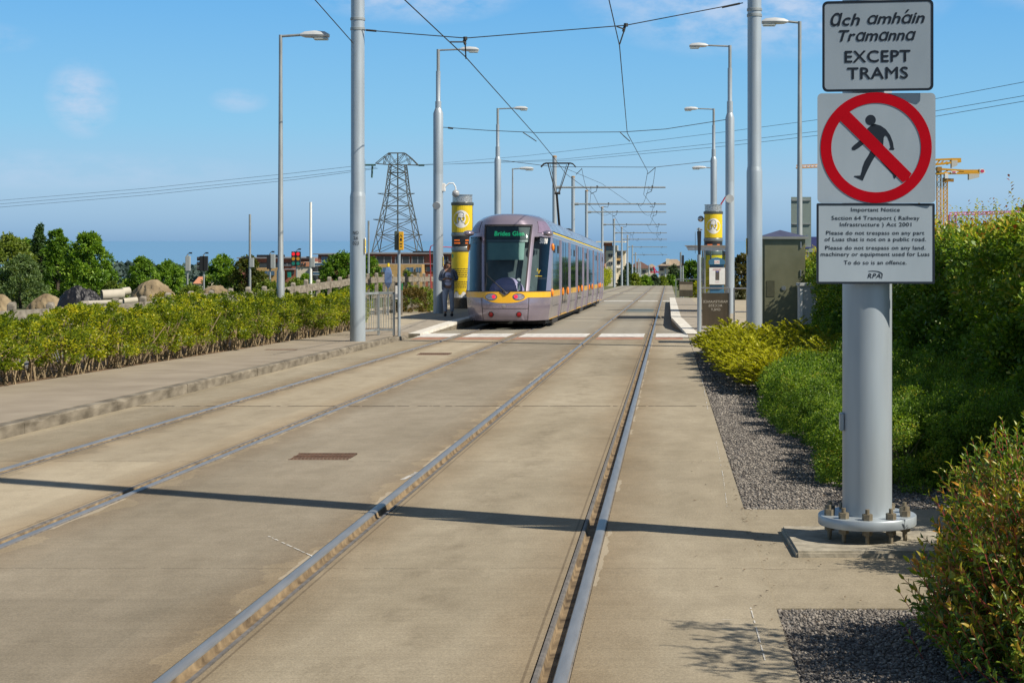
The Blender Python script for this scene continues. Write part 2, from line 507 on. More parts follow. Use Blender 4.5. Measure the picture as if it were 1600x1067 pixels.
        col = mix('MULTIPLY', math_('MULTIPLY', seal, 0.6), col, (0.45, 0.42, 0.4))
    # pour joints across the track
    wob = math_('MULTIPLY', math_('SUBTRACT', noise(6, (3, 0.1, 1), 3), 0.5), 0.10)
    for yj, w, s in ((19.52, 0.05, 0.85), (13.75, 0.02, 0.3), (30.4, 0.05, 0.45), (52.0, 0.06, .4), (61.0, 0.06, .4), (71.0, 0.07, .4), (8.75, 0.012, .3), (104, .1, .4), (125, .2, .4)):
        d = math_('ABSOLUTE', math_('SUBTRACT', math_('ADD', sp.outputs['Y'], wob), yj))
        k = math_('MULTIPLY', math_('LESS_THAN', d, w), math_('GREATER_THAN', noise(4, (2, 0.2, 1), 2), 0.42))
        col = mix('MULTIPLY', math_('MULTIPLY', k, s), col, (0.28, 0.26, 0.24))
    # dark specks: leaf bits, gum, oil
    vo = nt.nodes.new('ShaderNodeTexVoronoi'); vo.inputs['Scale'].default_value = 2.6; L(tc.outputs['Object'], vo.inputs['Vector'])
    sz = math_('MULTIPLY', noise(1.7), 0.034)
    k = math_('LESS_THAN', vo.outputs['Distance'], math_('SUBTRACT', sz, 0.006))
    col = mix('MULTIPLY', math_('MULTIPLY', k, 0.75), col, (0.25, 0.22, 0.2))
    L(col, b.inputs['Base Color'])
    bp = nt.nodes.new('ShaderNodeBump'); bp.inputs['Distance'].default_value = 0.004; bp.inputs['Strength'].default_value = 0.7
    L(noise(70, detail=4, rough=.7), bp.inputs['Height']); L(bp.outputs['Normal'], b.inputs['Normal'])
    return m

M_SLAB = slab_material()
M_PATH = mat('path_tarmac', (0.275, 0.232, 0.178), 0.9, var=0.1, scale=1.6, bump=0.0, col2=(0.325, 0.278, 0.217), detail=8, spec=.2)
M_KERB = mat('kerb_concrete', (0.15, 0.125, 0.088), 0.9, var=0.35, scale=5, bump=0.006, col2=(0.27, 0.235, 0.18), detail=8, stretch=(1, .6, 2))
M_PLINTH = mat('cast_concrete', (0.30, 0.265, 0.2), 0.9, var=0.25, scale=12, bump=0.012, col2=(0.4, 0.36, 0.28), detail=8)
M_PAVE = mat('paving_flags', (0.34, 0.29, 0.2), 0.85, var=0.15, scale=3, col2=(0.44, 0.38, 0.28), detail=8)
M_PLAT = mat('platform_paving', (0.29, 0.25, 0.195), 0.85, var=0.15, scale=4, col2=(0.37, 0.325, 0.26), detail=8)
M_EDGE = mat('white_edge_stone', (0.62, 0.58, 0.5), 0.7, var=0.12, scale=6, col2=(0.74, 0.71, 0.64))
M_PAINT = mat('worn_white_paint', (0.6, 0.57, 0.51), 0.7, var=0.25, scale=7, col2=(0.8, 0.78, 0.74), detail=8)
M_RED = mat('red_tactile_paving', (0.36, 0.16, 0.1), 0.85, var=0.3, scale=5, col2=(0.42, 0.24, 0.16), detail=8)
M_SOIL = mat('bark_soil', (0.14, 0.085, 0.045), 0.95, var=0.4, scale=9, bump=0.02, detail=9)
M_TERR = mat('rough_ground', (0.16, 0.14, 0.075), 0.95, var=0.4, scale=0.25, col2=(0.12, 0.15, 0.05), bump=0.05, detail=10)
M_RAILTOP = mat('polished_rail_steel', (0.28, 0.275, 0.27), 0.38, metal=0.45, var=0.15, scale=30, stretch=(1, .1, 1))
M_RUST = mat('rail_rust', (0.13, 0.085, 0.045), 0.9, var=0.5, scale=9, col2=(0.32, 0.235, 0.135), detail=8)
M_LIP = mat('rail_lip_steel', (0.17, 0.155, 0.14), 0.7, metal=0.3, var=0.3, scale=20)
M_DARK = mat('groove_dirt', (0.075, 0.058, 0.04), 0.95, var=0.3, scale=12)

def gravel_material():
    m = bpy.data.materials.new('grey_gravel'); m.use_nodes = True
    nt = m.node_tree; L = nt.links.new; b = nt.nodes['Principled BSDF']; b.inputs['Roughness'].default_value = 0.85
    tc = nt.nodes.new('ShaderNodeTexCoord')
    v = nt.nodes.new('ShaderNodeTexVoronoi'); v.inputs['Scale'].default_value = 48; L(tc.outputs['Object'], v.inputs['Vector'])
    r = ramp_node(nt, [(0, (0.09, 0.085, 0.082)), (0.5, (0.18, 0.17, 0.158)), (1, (0.32, 0.30, 0.27))])
    s = nt.nodes.new('ShaderNodeSeparateXYZ'); L(v.outputs['Color'], s.inputs[0]); L(s.outputs['X'], r.inputs['Fac'])
    L(r.outputs['Color'], b.inputs['Base Color'])
    bp = nt.nodes.new('ShaderNodeBump'); bp.invert = True; bp.inputs['Distance'].default_value = 0.02
    L(v.outputs['Distance'], bp.inputs['Height']); L(bp.outputs['Normal'], b.inputs['Normal'])
    return m
M_GRAVEL = gravel_material()
M_STONE = leaf_mat('gravel_stone', [(0, (0.075, 0.066, 0.06)), (0.5, (0.175, 0.158, 0.142)), (0.85, (0.29, 0.262, 0.23)), (1, (0.44, 0.39, 0.33))], 0.85, 0.0, .3)

def struct(o, label, cat):
    return tag(o, label, cat, kind='structure')

# terrain: one sheet out to where it drops into the sea
ys = [-60, -20, 0, 20, 40, 60, 80, 100, 120, 140, 160, 180, 200, 225, 250, 275, 300, 340, 400, 500, 650, 800, 1000, 1250, 1600]
xs = [-900, -500, -300, -200, -150, -110, -80, -60, -45, -35, -28, -22, -17, -13, -9, -4, 0, 5, 9, 14, 20, 28, 40, 60, 90, 140, 220, 400, 700, 1000]
mb = MB(); V = []; FF = []
for j, y in enumerate(ys):
    for i, x in enumerate(xs):
        z = G(y) - 0.075
        if x < -11 or x > 7:
            z += (math.sin(x * 0.21 + y * 0.06) + math.sin(y * 0.13 - x * 0.05)) * 0.08 * min(1, (abs(x) - 7) / 10)
        if x < -11: z -= 0.25
        V.append((x, y, z))
W_ = len(xs)
for j in range(len(ys) - 1):
    for i in range(W_ - 1):
        a = j * W_ + i; FF.append((a, a + 1, a + W_ + 1, a + W_))
mb.add(V, FF)
struct(mb.build('terrain', M_TERR, smooth=60, fix=False), 'rough green and brown ground falling away to the sea', 'ground')

m = bpy.data.materials.new('sea_water'); m.use_nodes = True
b = m.node_tree.nodes['Principled BSDF']; b.inputs['Base Color'].default_value = (0.13, 0.28, 0.46, 1); b.inputs['Roughness'].default_value = 0.55; b.inputs['Specular IOR Level'].default_value = 0.3
mb = MB(); mb.add([(-90000, 700, -58), (90000, 700, -58), (160000, 160000, -58), (-160000, 160000, -58)], [(0, 1, 2, 3)])
struct(mb.build('sea', m, fix=False), 'flat blue sea under the horizon', 'sea')

# track slab with a slot for each rail
def slab():
    mb = MB()
    xsec = []     # (x, dz, material of the face to the next point)
    edges = [-6.24]
    prof = [(-6.24, 0.0, 0)]
    for xr, s in RAILS:
        lo, hi = (xr - 0.037, xr + 0.115) if s > 0 else (xr - 0.115, xr + 0.037)
        prof += [(lo, 0.0, 1), (lo, -0.06, 1), (hi, -0.06, 1), (hi, 0.0, 0)]
    prof += [(0.5, 0.0, 1), (0.5, -0.1, 0)]
    Ys = [-6.0] + list(np.arange(0, 225, 9.0)) + [225.0, 240, 260, 280, 300, 330, 370, 420]
    n = len(prof); vs = []; 
    for y in Ys:
        for x, dz, _ in prof: vs.append((x, y, G(y) + dz))
    base = len(mb.v); mb.v.extend(vs)
    for j in range(len(Ys) - 1):
        for i in range(n - 1):
            mb.f.append((j * n + i, j * n + i + 1, (j + 1) * n + i + 1, (j + 1) * n + i)); mb.m.append(prof[i][2])
    return mb.build('track_slab', [M_SLAB, M_DARK], fix=False)
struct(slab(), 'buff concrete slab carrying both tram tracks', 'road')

def rail(xr, s, label):
    mb = MB()
    # profile from the outer face over the head, down the groove flank, floor, and the keeper lip
    P = [(-0.034, -0.058, 1), (-0.034, -0.001, 2), (-0.028, 0.005, 0), (-0.014, 0.009, 0), (0.010, 0.009, 0), (0.023, 0.005, 0), (0.028, -0.003, 1),
         (0.036, -0.030, 1), (0.080, -0.034, 1), (0.086, -0.006, 2), (0.092, 0.003, 2), (0.108, 0.003, 2), (0.112, -0.058, 1)]
    Ys = [-6.0] + list(np.arange(0, 225, 9.0)) + [225.0, 240, 260, 280, 300, 330, 370, 420]
    n = len(P)
    for y in Ys:
        for x, dz, _ in P: mb.v.append((xr + s * x, y, G(y) + dz))
    for j in range(len(Ys) - 1):
        for i in range(n - 1):
            q = (j * n + i, j * n + i + 1, (j + 1) * n + i + 1, (j + 1) * n + i)
            mb.f.append(q if s > 0 else q[::-1]); mb.m.append(P[i][2])
    o = mb.build('rail', [M_RAILTOP, M_RUST, M_LIP, M_DARK], fix=False, smooth=40)
    struct(o, label, 'rail')
rail(RAIL_L2, 1, 'grooved rail nearest the left kerb')
rail(RAIL_L1, -1, 'grooved rail of the left track on its inner side')
rail(RAIL_R2, 1, 'grooved rail of the right track on its left side')
rail(RAIL_R1, -1, 'grooved rail nearest the gravel bed')

def sheet(name, poly, dz, m, label, cat, thick=None):
    """poly (x, y) lies on the track plane dz above it; thick makes a solid slab"""
    mb = MB()
    t = 0.1 if thick is None else thick
    mb.extrude_up(poly, lambda y: G(y) + dz - t, lambda y: G(y) + dz)
    return struct(mb.build(name, m), label, cat)

# left footway, its kerb
sheet('footway', [(-6.40, -6), (-6.40, 41.0), (-7.1, 42.2), (-8.2, 42.4), (-8.05, 39), (-8.1, 32), (-8.45, 21), (-8.9, -6)], 0.124, M_PATH, 'grey tarmac footway along the left kerb', 'footway', 0.19)
mb = MB(); y = -4.0; rr = random.Random(3)
while y < 39.5:
    ln = 0.915
    j = [rr.uniform(-.006, .006) for _ in range(4)]
    lo = [(-6.245 + j[0], y + .004), (-6.243 + j[1], y + ln - .004), (-6.398, y + ln - .004), (-6.398, y + .004)]
    drop = 0.0 if y < 37.5 else 0.035 * (y - 37.5)
    # worn arris: top corner pulled back unevenly
    nseg = 4; ch = [rr.uniform(0.006, 0.025) if rr.random() < .85 else rr.uniform(.03, .055) for _ in range(nseg + 1)]
    vs = []; fs = []
    for k in range(nseg + 1):
        yy = y + .002 + (ln - .004) * k / nseg; g = G(yy)
        c = ch[k]; top = 0.122 - drop
        for (x, z) in ((-6.24 + j[0] * .5, -0.08), (-6.242 + j[0], top - c), (-6.242 - c * 0.8, top), (-6.398, top - .001), (-6.398, -0.08)):
            vs.append((x, yy, g + z))
    for k in range(nseg):
        for i in range(4): fs.append((k * 5 + i, k * 5 + i + 1, k * 5 + 5 + i + 1, k * 5 + 5 + i))
    fs += [(0, 4, 3, 2, 1), tuple(nseg * 5 + i for i in range(5))]
    mb.add(vs, fs); y += ln
struct(mb.build('kerb', M_KERB), 'worn concrete kerb stones of the left footway', 'kerb')
# hedge bed, gravel strip behind it
sheet('hedge_bed', [(-8.88, -6), (-8.43, 21), (-8.08, 32), (-7.3, 40.0), (-7.1, 42.3), (-8.3, 52), (-9.0, 56), (-9.8, 56), (-9.75, -6)], 0.114, M_SOIL, 'brown bark soil under the left hedge', 'soil', 0.12)
sheet('gravel_yard', [(-10.8, -6), (-10.5, 60), (-24, 60), (-24, -6)], 0.02, M_GRAVEL, 'grey gravel ground behind the left hedge', 'gravel', 0.1)

# left platform: ramp up from the crossing, then level
def plat_h(y):
    return 0.03 + 0.22 * min(1, max(0, (y - 42.4) / 5.1)) if y < 97 else 0.25 - 0.13 * min(1, max(0, (y - 92.) / 5))
def platform(name, edge, back, label):
    mb = MB()
    Yb = [42.4, 44.0, 46.0, 47.5, 50, 60, 75, 92]
    def ex(y):
        for (y0, x0), (y1, x1) in zip(edge[:-1], edge[1:]):
            if y0 <= y <= y1: return x0 + (x1 - x0) * (y - y0) / (y1 - y0)
        return edge[-1][1]
    s = 1 if back > edge[0][1] else -1
    vs = []; fs = []; mi = []
    for y in Yb:
        g = G(y); h = plat_h(y); e = ex(y)
        for (x, z) in ((e + s * .02, -0.08), (e, h - 0.07), (e, h + .004), (e + s * .30, h + .004), (e + s * .30, h), (e + s * 1.15, h), (back, h), (back, -0.1)):
            vs.append((x, y, g + z))
    n = 8; mats_ = [1, 2, 2, 2, 0, 3, 1]
    for j in range(len(Yb) - 1):
        for i in range(n - 1):
            fs.append((j * n + i, j * n + i + 1, (j + 1) * n + i + 1, (j + 1) * n + i)); mi.append(mats_[i])
    fs.append(tuple(range(n))); mi.append(1); k = (len(Yb) - 1) * n; fs.append(tuple(range(k, k + n))); mi.append(1)
    mb.v = vs; mb.f = fs; mb.m = mi
    struct(mb.build(name, [M_PLAT, M_KERB, M_EDGE, M_PAVE]), label, 'platform')
platform('platform', [(42.4, -6.32), (47.5, -5.84), (92, -5.80)], -9.2, 'left tram platform with a pale stone edge')
platform('platform', [(42.4, 0.47), (48.5, 0.09), (92, 0.08)], 3.3, 'right tram platform with a pale stone edge')
# the crossing in front of the platforms
def cross_strip(name, y0, y1, m, label, cat, dz=0.004, x0=-6.24, x1=0.5):
    mb = MB(); cuts = [x0]
    for xr, s in RAILS: cuts += ([xr - 0.10, xr + 0.19] if s > 0 else [xr - 0.19, xr + 0.10])
    cuts.append(x1)
    for k in range(0, len(cuts), 2):
        a, b_ = cuts[k], cuts[k + 1]
        if b_ > a: mb.add([(a, y0, G(y0) + dz), (b_, y0, G(y0) + dz), (b_, y1, G(y1) + dz), (a, y1, G(y1) + dz)], [(0, 1, 2, 3)])
    return struct(mb.build(name, m, fix=False), label, cat)
cross_strip('white_line', 40.9, 43.3, M_PAINT, 'white band across both tracks before the platforms', 'marking')
cross_strip('red_strip', 39.3, 40.75, M_RED, 'patchy red paving across the tracks beside the white band', 'marking', x0=-6.1, x1=0.35)
cross_strip('white_line', 94.8, 96.8, M_PAINT, 'white band across both tracks beyond the platforms', 'marking')
cross_strip('pale_strip', 134, 139, mat('pale_concrete', (0.4, 0.36, 0.28), .9), 'pale concrete strip across the far tracks', 'marking')
mb = MB(); mb.add([(-1.75, 68, G(68) + .004), (-0.62, 68, G(68) + .004), (-0.62, 74, G(74) + .004), (-1.75, 74, G(74) + .004)], [(0, 1, 2, 3)])
struct(mb.build('steel_cover', mat('grey_green_steel', (0.17, 0.19, 0.17), .6, .3), fix=False), 'grey steel cover set between the rails of the right track', 'cover')
sheet('crossing_footway', [(0.505, 32.6), (0.505, 42.36), (4.2, 42.36), (4.2, 32.6)], 0.006, M_PAVE, 'buff paving flags at the right end of the crossing', 'footway')
mb = MB()
for yj in (34.5, 36.4, 38.3, 40.2):
    mb.box(0.51, 4.19, yj - .012, yj + .012, G(yj) + .0, G(yj) + .0095)
for xj in (0.95, 1.55, 2.15):
    mb.add([(xj - .008, 32.65, G(32.65) + .0099), (xj + .008, 32.65, G(32.65) + .0099), (xj + .008, 42.3, G(42.3) + .0099), (xj - .008, 42.3, G(42.3) + .0099)], [(0, 1, 2, 3)])
struct(mb.build('paving_joints', mat('joint_dirt', (0.13, 0.11, 0.08), .95), fix=False), 'dark joints between the buff paving flags', 'joint')
sheet('landing', [(3.305, 42.365), (3.305, 92), (8, 92), (8, 42.365)], 0.12, M_PAVE, 'buff paving behind the right platform', 'footway')
sheet('landing', [(-9.205, 42.5), (-9.205, 92), (-12.5, 92), (-12.5, 56.1), (-10.55, 56.1), (-10.0, 50)], 0.10, M_PAVE, 'buff paving behind the left platform', 'footway')

# right side: gravel bed, concrete apron round the mast
sheet('gravel_bed', [(0.505, 10.98), (0.505, 32.55), (9.0, 32.55), (9.0, 10.98)], -0.012, M_GRAVEL, 'grey gravel bed below the right-hand shrubs', 'gravel')
sheet('gravel_bed', [(0.495, -6), (0.495, 7.72), (9.0, 7.72), (9.0, -6)], -0.012, M_GRAVEL, 'grey gravel bed under the near bush', 'gravel')
sheet('apron', [(0.49, 7.725), (0.49, 10.975), (9.0, 10.975), (9.0, 7.725)], -0.004, M_SLAB, 'concrete apron round the foot of the sign mast', 'apron')

def stones(name, x0, x1, y0, y1, n, smin, smax, label):
    P = np.stack([RNG.uniform(x0, x1, n), RNG.uniform(y0, y1, n), np.zeros(n)], 1)
    P[:, 2] = [G(y) - 0.012 for y in P[:, 1]]
    s = RNG.uniform(smin, smax, n)
    base = np.array([(1, 0, 0), (0, 1, 0), (-1, 0, 0), (0, -1, 0), (0.2, 0.1, .75), (-.1, 0, -.6), (.7, .6, .45), (-.6, .65, .4)])
    base = np.array([(1, .1, -.1), (.1, .9, .1), (-.95, .1, 0), (0, -1, .1), (.1, .1, .8), (0, 0, -.7)])
    tri = np.array([(0, 1, 4), (1, 2, 4), (2, 3, 4), (3, 0, 4), (1, 0, 5), (2, 1, 5), (3, 2, 5), (0, 3, 5)])
    jit = 1 + RNG.uniform(-.35, .35, (n, 6, 3))
    Q = base[None] * jit * s[:, None, None]
    a = RNG.uniform(0, 2 * math.pi, n); ca, sa = np.cos(a)[:, None], np.sin(a)[:, None]
    X = Q[:, :, 0] * ca - Q[:, :, 1] * sa; Yq = Q[:, :, 0] * sa + Q[:, :, 1] * ca
    Q = np.stack([X, Yq, Q[:, :, 2] * RNG.uniform(.6, 1, n)[:, None]], 2) + P[:, None]
    Q[:, :, 2] += s[:, None] * .3
    me = bpy.data.meshes.new(name)
    me.vertices.add(n * 6); me.vertices.foreach_set('co', Q.reshape(-1).astype(np.float32))
    lp = (np.arange(n)[:, None, None] * 6 + tri[None]).ravel()
    me.loops.add(len(lp)); me.loops.foreach_set('vertex_index', lp.astype(np.int32))
    me.polygons.add(n * 8); me.polygons.foreach_set('loop_start', (np.arange(n * 8) * 3).astype(np.int32))
    me.update(calc_edges=True)
    t = me.attributes.new('tint', 'FLOAT', 'FACE'); t.data.foreach_set('value', np.repeat(RNG.random(n), 8).astype(np.float32))
    me.materials.append(M_STONE)
    o = bpy.data.objects.new(name, me); COL.objects.link(o)
    tag(o, label, 'gravel', kind='stuff')
stones('gravel', 0.5, 2.2, 5.4, 7.72, 22000, 0.004, 0.0115, 'loose grey stones of the gravel bed under the near bush')
stones('gravel', 0.51, 1.7, 20, 32.5, 17000, 0.009, 0.021, 'loose grey stones at the far end of the gravel bed')
stones('gravel', 0.51, 2.0, 10.98, 20, 40000, 0.005, 0.0135, 'loose grey stones of the gravel bed below the low shrubs')
# a few stones kicked onto the concrete
stones('gravel', 0.1, 1.3, 7.8, 11.0, 60, 0.005, 0.010, 'stray grey stones lying on the concrete apron')

n = 170; P = np.stack([RNG.uniform(.15, 1.5, n), RNG.uniform(5.6, 14, n), np.zeros(n)], 1)
P[:60, 0] = .5 + RNG.normal(size=60) * .05
P[:, 2] = [G(y) + .006 for y in P[:, 1]]
a_ = RNG.uniform(0, 6.28, n)
o = leaf_mesh('fallen_leaves', P, np.stack([np.cos(a_), np.sin(a_), np.zeros(n)], 1), np.tile([0, 0, 1.0], (n, 1)) + rand_dirs(n) * .3, RNG.uniform(.012, .032, n), RNG.uniform(.006, .014, n), RNG.random(n), leaf_mat('dead_leaf', [(0, (.03, .02, .012)), (.6, (.10, .06, .03)), (1, (.22, .14, .07))], .8, .1))
tag(o, 'small brown fallen leaves along the edge of the gravel', 'leaves', kind='stuff')

# ================================================================ STREET FURNITURE
M_GALV = mat('pale_grey_paint', (0.36, 0.41, 0.45), 0.42, metal=0.3, var=0.13, scale=7, stretch=(1, 1, .12), detail=9)
M_ZINC = mat('galvanised_steel', (0.30, 0.325, 0.33), 0.5, metal=0.35, var=0.15, scale=9, stretch=(1, 1, .3), detail=6)
M_STEEL = mat('brushed_steel', (0.42, 0.42, 0.42), 0.32, metal=0.85, var=0.1, scale=12)
M_BOLT = mat('weathered_bolt', (0.20, 0.17, 0.12), 0.65, metal=0.4, var=0.3, scale=40)
M_LAMP = mat('lamp_shell', (0.52, 0.54, 0.55), 0.4, var=0.05)
M_LENS = mat('lamp_lens', (0.55, 0.56, 0.52), 0.15, var=0.03)
M_BLACK = mat('black_plastic', (0.018, 0.018, 0.02), 0.45, var=0.1)
M_INK = mat('sign_ink', (0.02, 0.028, 0.04), 0.55, var=0.0, spec=.15)
M_SIGN = mat('sign_sheeting', (0.30, 0.365, 0.42), 0.55, var=0.09, scale=2.2, col2=(0.38, 0.445, 0.50), detail=9, stretch=(1, 1, .35), spec=.2)
M_SRED = mat('sign_red', (0.42, 0.002, 0.010), 0.55, var=0.1, scale=4, spec=.08)
M_TAN = mat('mast_cap', (0.35, 0.24, 0.14), 0.8)
M_YELL = mat('yellow_vinyl', (0.72, 0.52, 0.012), 0.5, var=0.06, scale=5)
M_YEL2 = mat('signal_yellow', (0.68, 0.38, 0.02), 0.5, var=0.06)
M_WHITE = mat('white_vinyl', (0.74, 0.73, 0.70), 0.5, var=0.06, scale=8)
M_PERF = mat('perforated_steel', (0.5, 0.5, 0.49), 0.35, metal=0.7, var=0.35, scale=30, mottle=.3)
M_WIRE = mat('contact_wire', (0.05, 0.048, 0.045), 0.6, metal=0.4, var=0)
M_CREAM = mat('cream_render', (0.62, 0.56, 0.44), 0.8)

def gp(px_, base_y):
    """ground point on the track plane from the pixel of a foot"""
    d = F * HC / (base_y - 428.5)
    return (px_ - VX) * d / F, d

def mast(x, y, h, r_lo, r_hi, joint, label, cap=True, arm=None, base=0.0, group=None, plate=None, name='catenary_mast', cat='mast', n=28, lamp=None, collars=()):
    """tapered steel catenary mast standing on the ground; arm=(length, height) is a cantilever tube across the tracks"""
    t = thing(name, label, cat, (x, y, G(y) + base), group=group)
    mb = MB()
    prof = [(r_lo, 0), (r_lo, joint - 0.02), (r_lo * .98, joint), (r_hi * 1.02, joint + r_hi * 0.5), (r_hi, joint + r_hi * 0.6), (r_hi, h)] if joint else [(r_lo, 0), (r_hi, h)]
    mb.lathe(prof, n=n).build('shaft', M_GALV, t, smooth=40)
    if cap: MB().lathe([(r_hi * 1.04, h - .02), (r_hi * 1.04, h + r_hi * .5), (r_hi * .5, h + r_hi * .75)], n=16).build('cap', M_TAN, t, smooth=40)
    for z in collars:
        MB().lathe([(r_hi * 1.05, z - .03), (r_hi * 1.09, z - .025), (r_hi * 1.09, z + .025), (r_hi * 1.05, z + .03)], n=24).build('collar', M_ZINC, t, smooth=40)
    if arm:
        ln, ah = arm
        a = MB().cyl((0, 0, ah), (ln, 0, ah), 0.055, 0.045, n=10)
        a.cyl((-r_hi, 0, ah), (r_hi + .25, 0, ah), .09, n=10)
        a.build('arm', M_ZINC, t, smooth=40)
        for xa in (-4.4 - x, -1.25 - x):       # droppers that carry the contact wires
            d = MB().tube([(xa + .35, 0, ah), (xa + .3, 0, ah - .22), (xa, 0, 6.15 - .02)], .018, 6)
            d.cyl((xa + .35, 0, ah - .05), (xa + .35, 0, ah + .1), .05, n=8)
            d.build('registration_arm', M_WIRE, t)
    if lamp:
        side, lz = lamp
        lamp_head(t, side, lz, r_hi * .55, ln=0.75)
    return t

def lamp_head(t, side, z, r, ln=0.75, size=0.62):
    mb = MB().cyl((0, 0, z - .9), (0, 0, z), r, n=14).cyl((0, 0, z - .03), (side * ln, 0, z), .028, n=8)
    mb.build('lamp_bracket', M_ZINC, t, smooth=40)
    s = size
    vs = []; 
    secs = [(0, .045, .03, -.03), (0.16, .09, .075, -.07), (.5, .115, .095, -.085), (.85, .10, .075, -.08), (1.0, .07, .02, -.07)]
    n = 10; mb = MB()
    for (u, w, up, dn) in secs:
        for k in range(n):
            a = 2 * math.pi * k / n
            zz = math.sin(a) * (up if math.sin(a) > 0 else -dn * .85)
            vs.append((side * (ln - .03 + u * s), math.cos(a) * w, z + zz))
    fs = [(j * n + k, j * n + (k + 1) % n, (j + 1) * n + (k + 1) % n, (j + 1) * n + k) for j in range(len(secs) - 1) for k in range(n)]
    fs += [tuple(range(n)), tuple(range((len(secs) - 1) * n, len(secs) * n))]
    mb.add(vs, fs); hd = mb.build('lamp_head', M_LAMP, t, smooth=35)
    x0, x1 = side * (ln + s * .42), side * (ln + s * .93)
    MB().box(min(x0, x1), max(x0, x1), -.085, .085, z - .112, z - .06).build('lens', M_LENS, hd, bevel=.02)

# ---- the sign mast in the foreground
SX, SY = 1.142, 9.55
mb = MB().extrude_up([(0.70, 9.10), (2.4, 9.10), (2.4, 10.02), (0.68, 10.02)], lambda y: G(y) - .05, lambda y: G(y) + .032)
tag(mb.build('foundation_block', M_PLINTH, bevel=.012), 'rough concrete block under the bolted sign mast', 'foundation')
sm = thing('sign_mast', 'thick pale grey mast in the right foreground carrying three stacked notices', 'mast', (SX, SY, G(SY) + .032))
MB().lathe([(0.1415, .137), (0.1415, 4.3), (.137, 4.34), (.125, 4.42), (.125, 7.6)], n=64).build('shaft', M_GALV, sm, smooth=40)
PZ = 0.085
MB().lathe([(0.05, PZ), (.278, PZ), (.281, PZ + .004), (.281, PZ + .05), (.277, PZ + .055), (.05, PZ + .055)], n=64).build('base_plate', M_GALV, sm, smooth=40)
for k in range(10):
    a = 2 * math.pi * (k + .32) / 10; bx, by = .225 * math.cos(a), .225 * math.sin(a)
    mb = MB().cyl((bx, by, -.02), (bx, by, PZ + .115), .0125, n=10)
    mb.cyl((bx, by, PZ + .056), (bx, by, PZ + .089), .030, n=6).cyl((bx, by, PZ - .03), (bx, by, PZ - .001), .029, n=6)
    mb.build('anchor_bolt', M_BOLT, sm, smooth=35)
mb = MB().box(-.16, -.138, -.05, .02, .62, .72); mb.build('junction_cover', M_GALV, sm, bevel=.004)

PPM = F / 9.36         # photograph pixels per metre at the notices
def sign_local(xp, yp):
    return ((xp - 1369) / PPM, (HZ - yp) / PPM + HC)
SGX = (1369 - VX) / PPM - SX      # notices' centre relative to the mast
SGZ = G(SY) + .032
def sign_plate(nm, x0, x1, y0, y1, rot, rad, label, border=None):
    """plate spanning photograph pixels x0..x1, y0..y1"""
    cx, cy = (x0 + x1) / 2, (y0 + y1) / 2
    lx, lz = sign_local(cx, cy)
    hw, hh = (x1 - x0) / 2 / PPM, (y1 - y0) / 2 / PPM
    pl = MB().prism(rrect(-hw, hw, -hh, hh, rad), -.003, 0.0).build(nm, [M_SIGN], sm)
    pl.location = (SGX + lx, 9.36 - SY, lz - SGZ); pl.rotation_euler = (0, 0, rot)
    if label: pl['label'] = label
    for s in (-.6, .6):
        MB().box(-hw * .9, hw * .9, 0.0005, .028, s * hh - .02, s * hh + .02).build('channel', M_ZINC, pl)
    if border:
        bw, ins = border
        mb = MB(); n1 = rrect(-hw + ins, hw - ins, -hh + ins, hh - ins, max(.004, rad - ins)); n2 = rrect(-hw + ins + bw, hw - ins - bw, -hh + ins + bw, hh - ins - bw, max(.003, rad - ins - bw * .7))
        n = len(n1); vs = [(p[0], -.0042, p[1]) for p in n1] + [(p[0], -.0042, p[1]) for p in n2]
        mb.add(vs, [(k, (k + 1) % n, n + (k + 1) % n, n + k) for k in range(n)]).build('border', M_INK, pl, fix=False)
    def loc(xi, yi):        # pixel -> plate coordinates
        return (xi - cx) / PPM, (cy - yi) / PPM
    return pl, loc

# top notice
pl, loc = sign_plate('notice_plate', 1285, 1457.5, 1.0, 143.0, R(-9), .03, 'white plate with a dark border exempting trams', border=(.0135, .0))
def tl(s, x0, x1, bl, cap, sh, bo, sc, ox, oy):
    a = loc(ox + x0 / sc, oy + bl / sc); b = loc(ox + x1 / sc, oy + bl / sc)
    return (s, a[0], b[0], a[1], cap / sc / PPM, sh, bo)
q = 7.114
lettering('lettering', [
    tl('\u0251', 274, 402, 282, 178, .28, .012, q, 1260, 0), tl('ch', 405, 595, 280, 128, .28, .022, q, 1260, 0),
    tl('\u0251mh\u0251in', 682, 1308, 268, 120, .28, .020, q, 1260, 0), tl('\u00b4', 1098, 1140, 262, 150, .2, .015, q, 1260, 0),
    tl('Tr\u0251m\u0251nn\u0251', 366, 1212, 456, 122, .28, .020, q, 1260, 0),
    tl('EXCEPT', 430, 1150, 692, 126, 0, .022, q, 1260, 0), tl('TRAMS', 458, 1124, 878, 126, 0, .022, q, 1260, 0)], M_INK, pl, -.0046)
# prohibition sign
pl, loc = sign_plate('prohibition_plate', 1277.5, 1461, 146, 317.5, R(-3), .025, 'square plate with a red ring barring walkers')
q = 5.927
def pp(a, b): return loc(1260 + a / q, 140 + b / q)
fig = [(600, 330), (640, 322), (690, 338), (735, 370), (775, 425), (800, 490), (808, 545), (816, 553), (808, 562), (766, 560), (768, 548), (778, 540), (768, 490), (748, 440), (728, 427), (715, 450), (712, 505), (708, 560), (720, 610), (745, 660), (790, 720), (825, 770), (833, 800), (818, 828), (808, 822), (800, 790), (750, 735), (700, 680), (655, 620), (640, 612), (600, 680), (560, 760), (522, 845), (442, 808), (445, 800), (500, 797), (512, 760), (520, 720), (540, 665), (575, 610), (600, 560), (615, 520), (600, 475), (585, 460), (530, 508), (480, 545), (450, 563), (425, 562), (420, 540), (435, 522), (498, 470), (535, 425), (552, 375)]
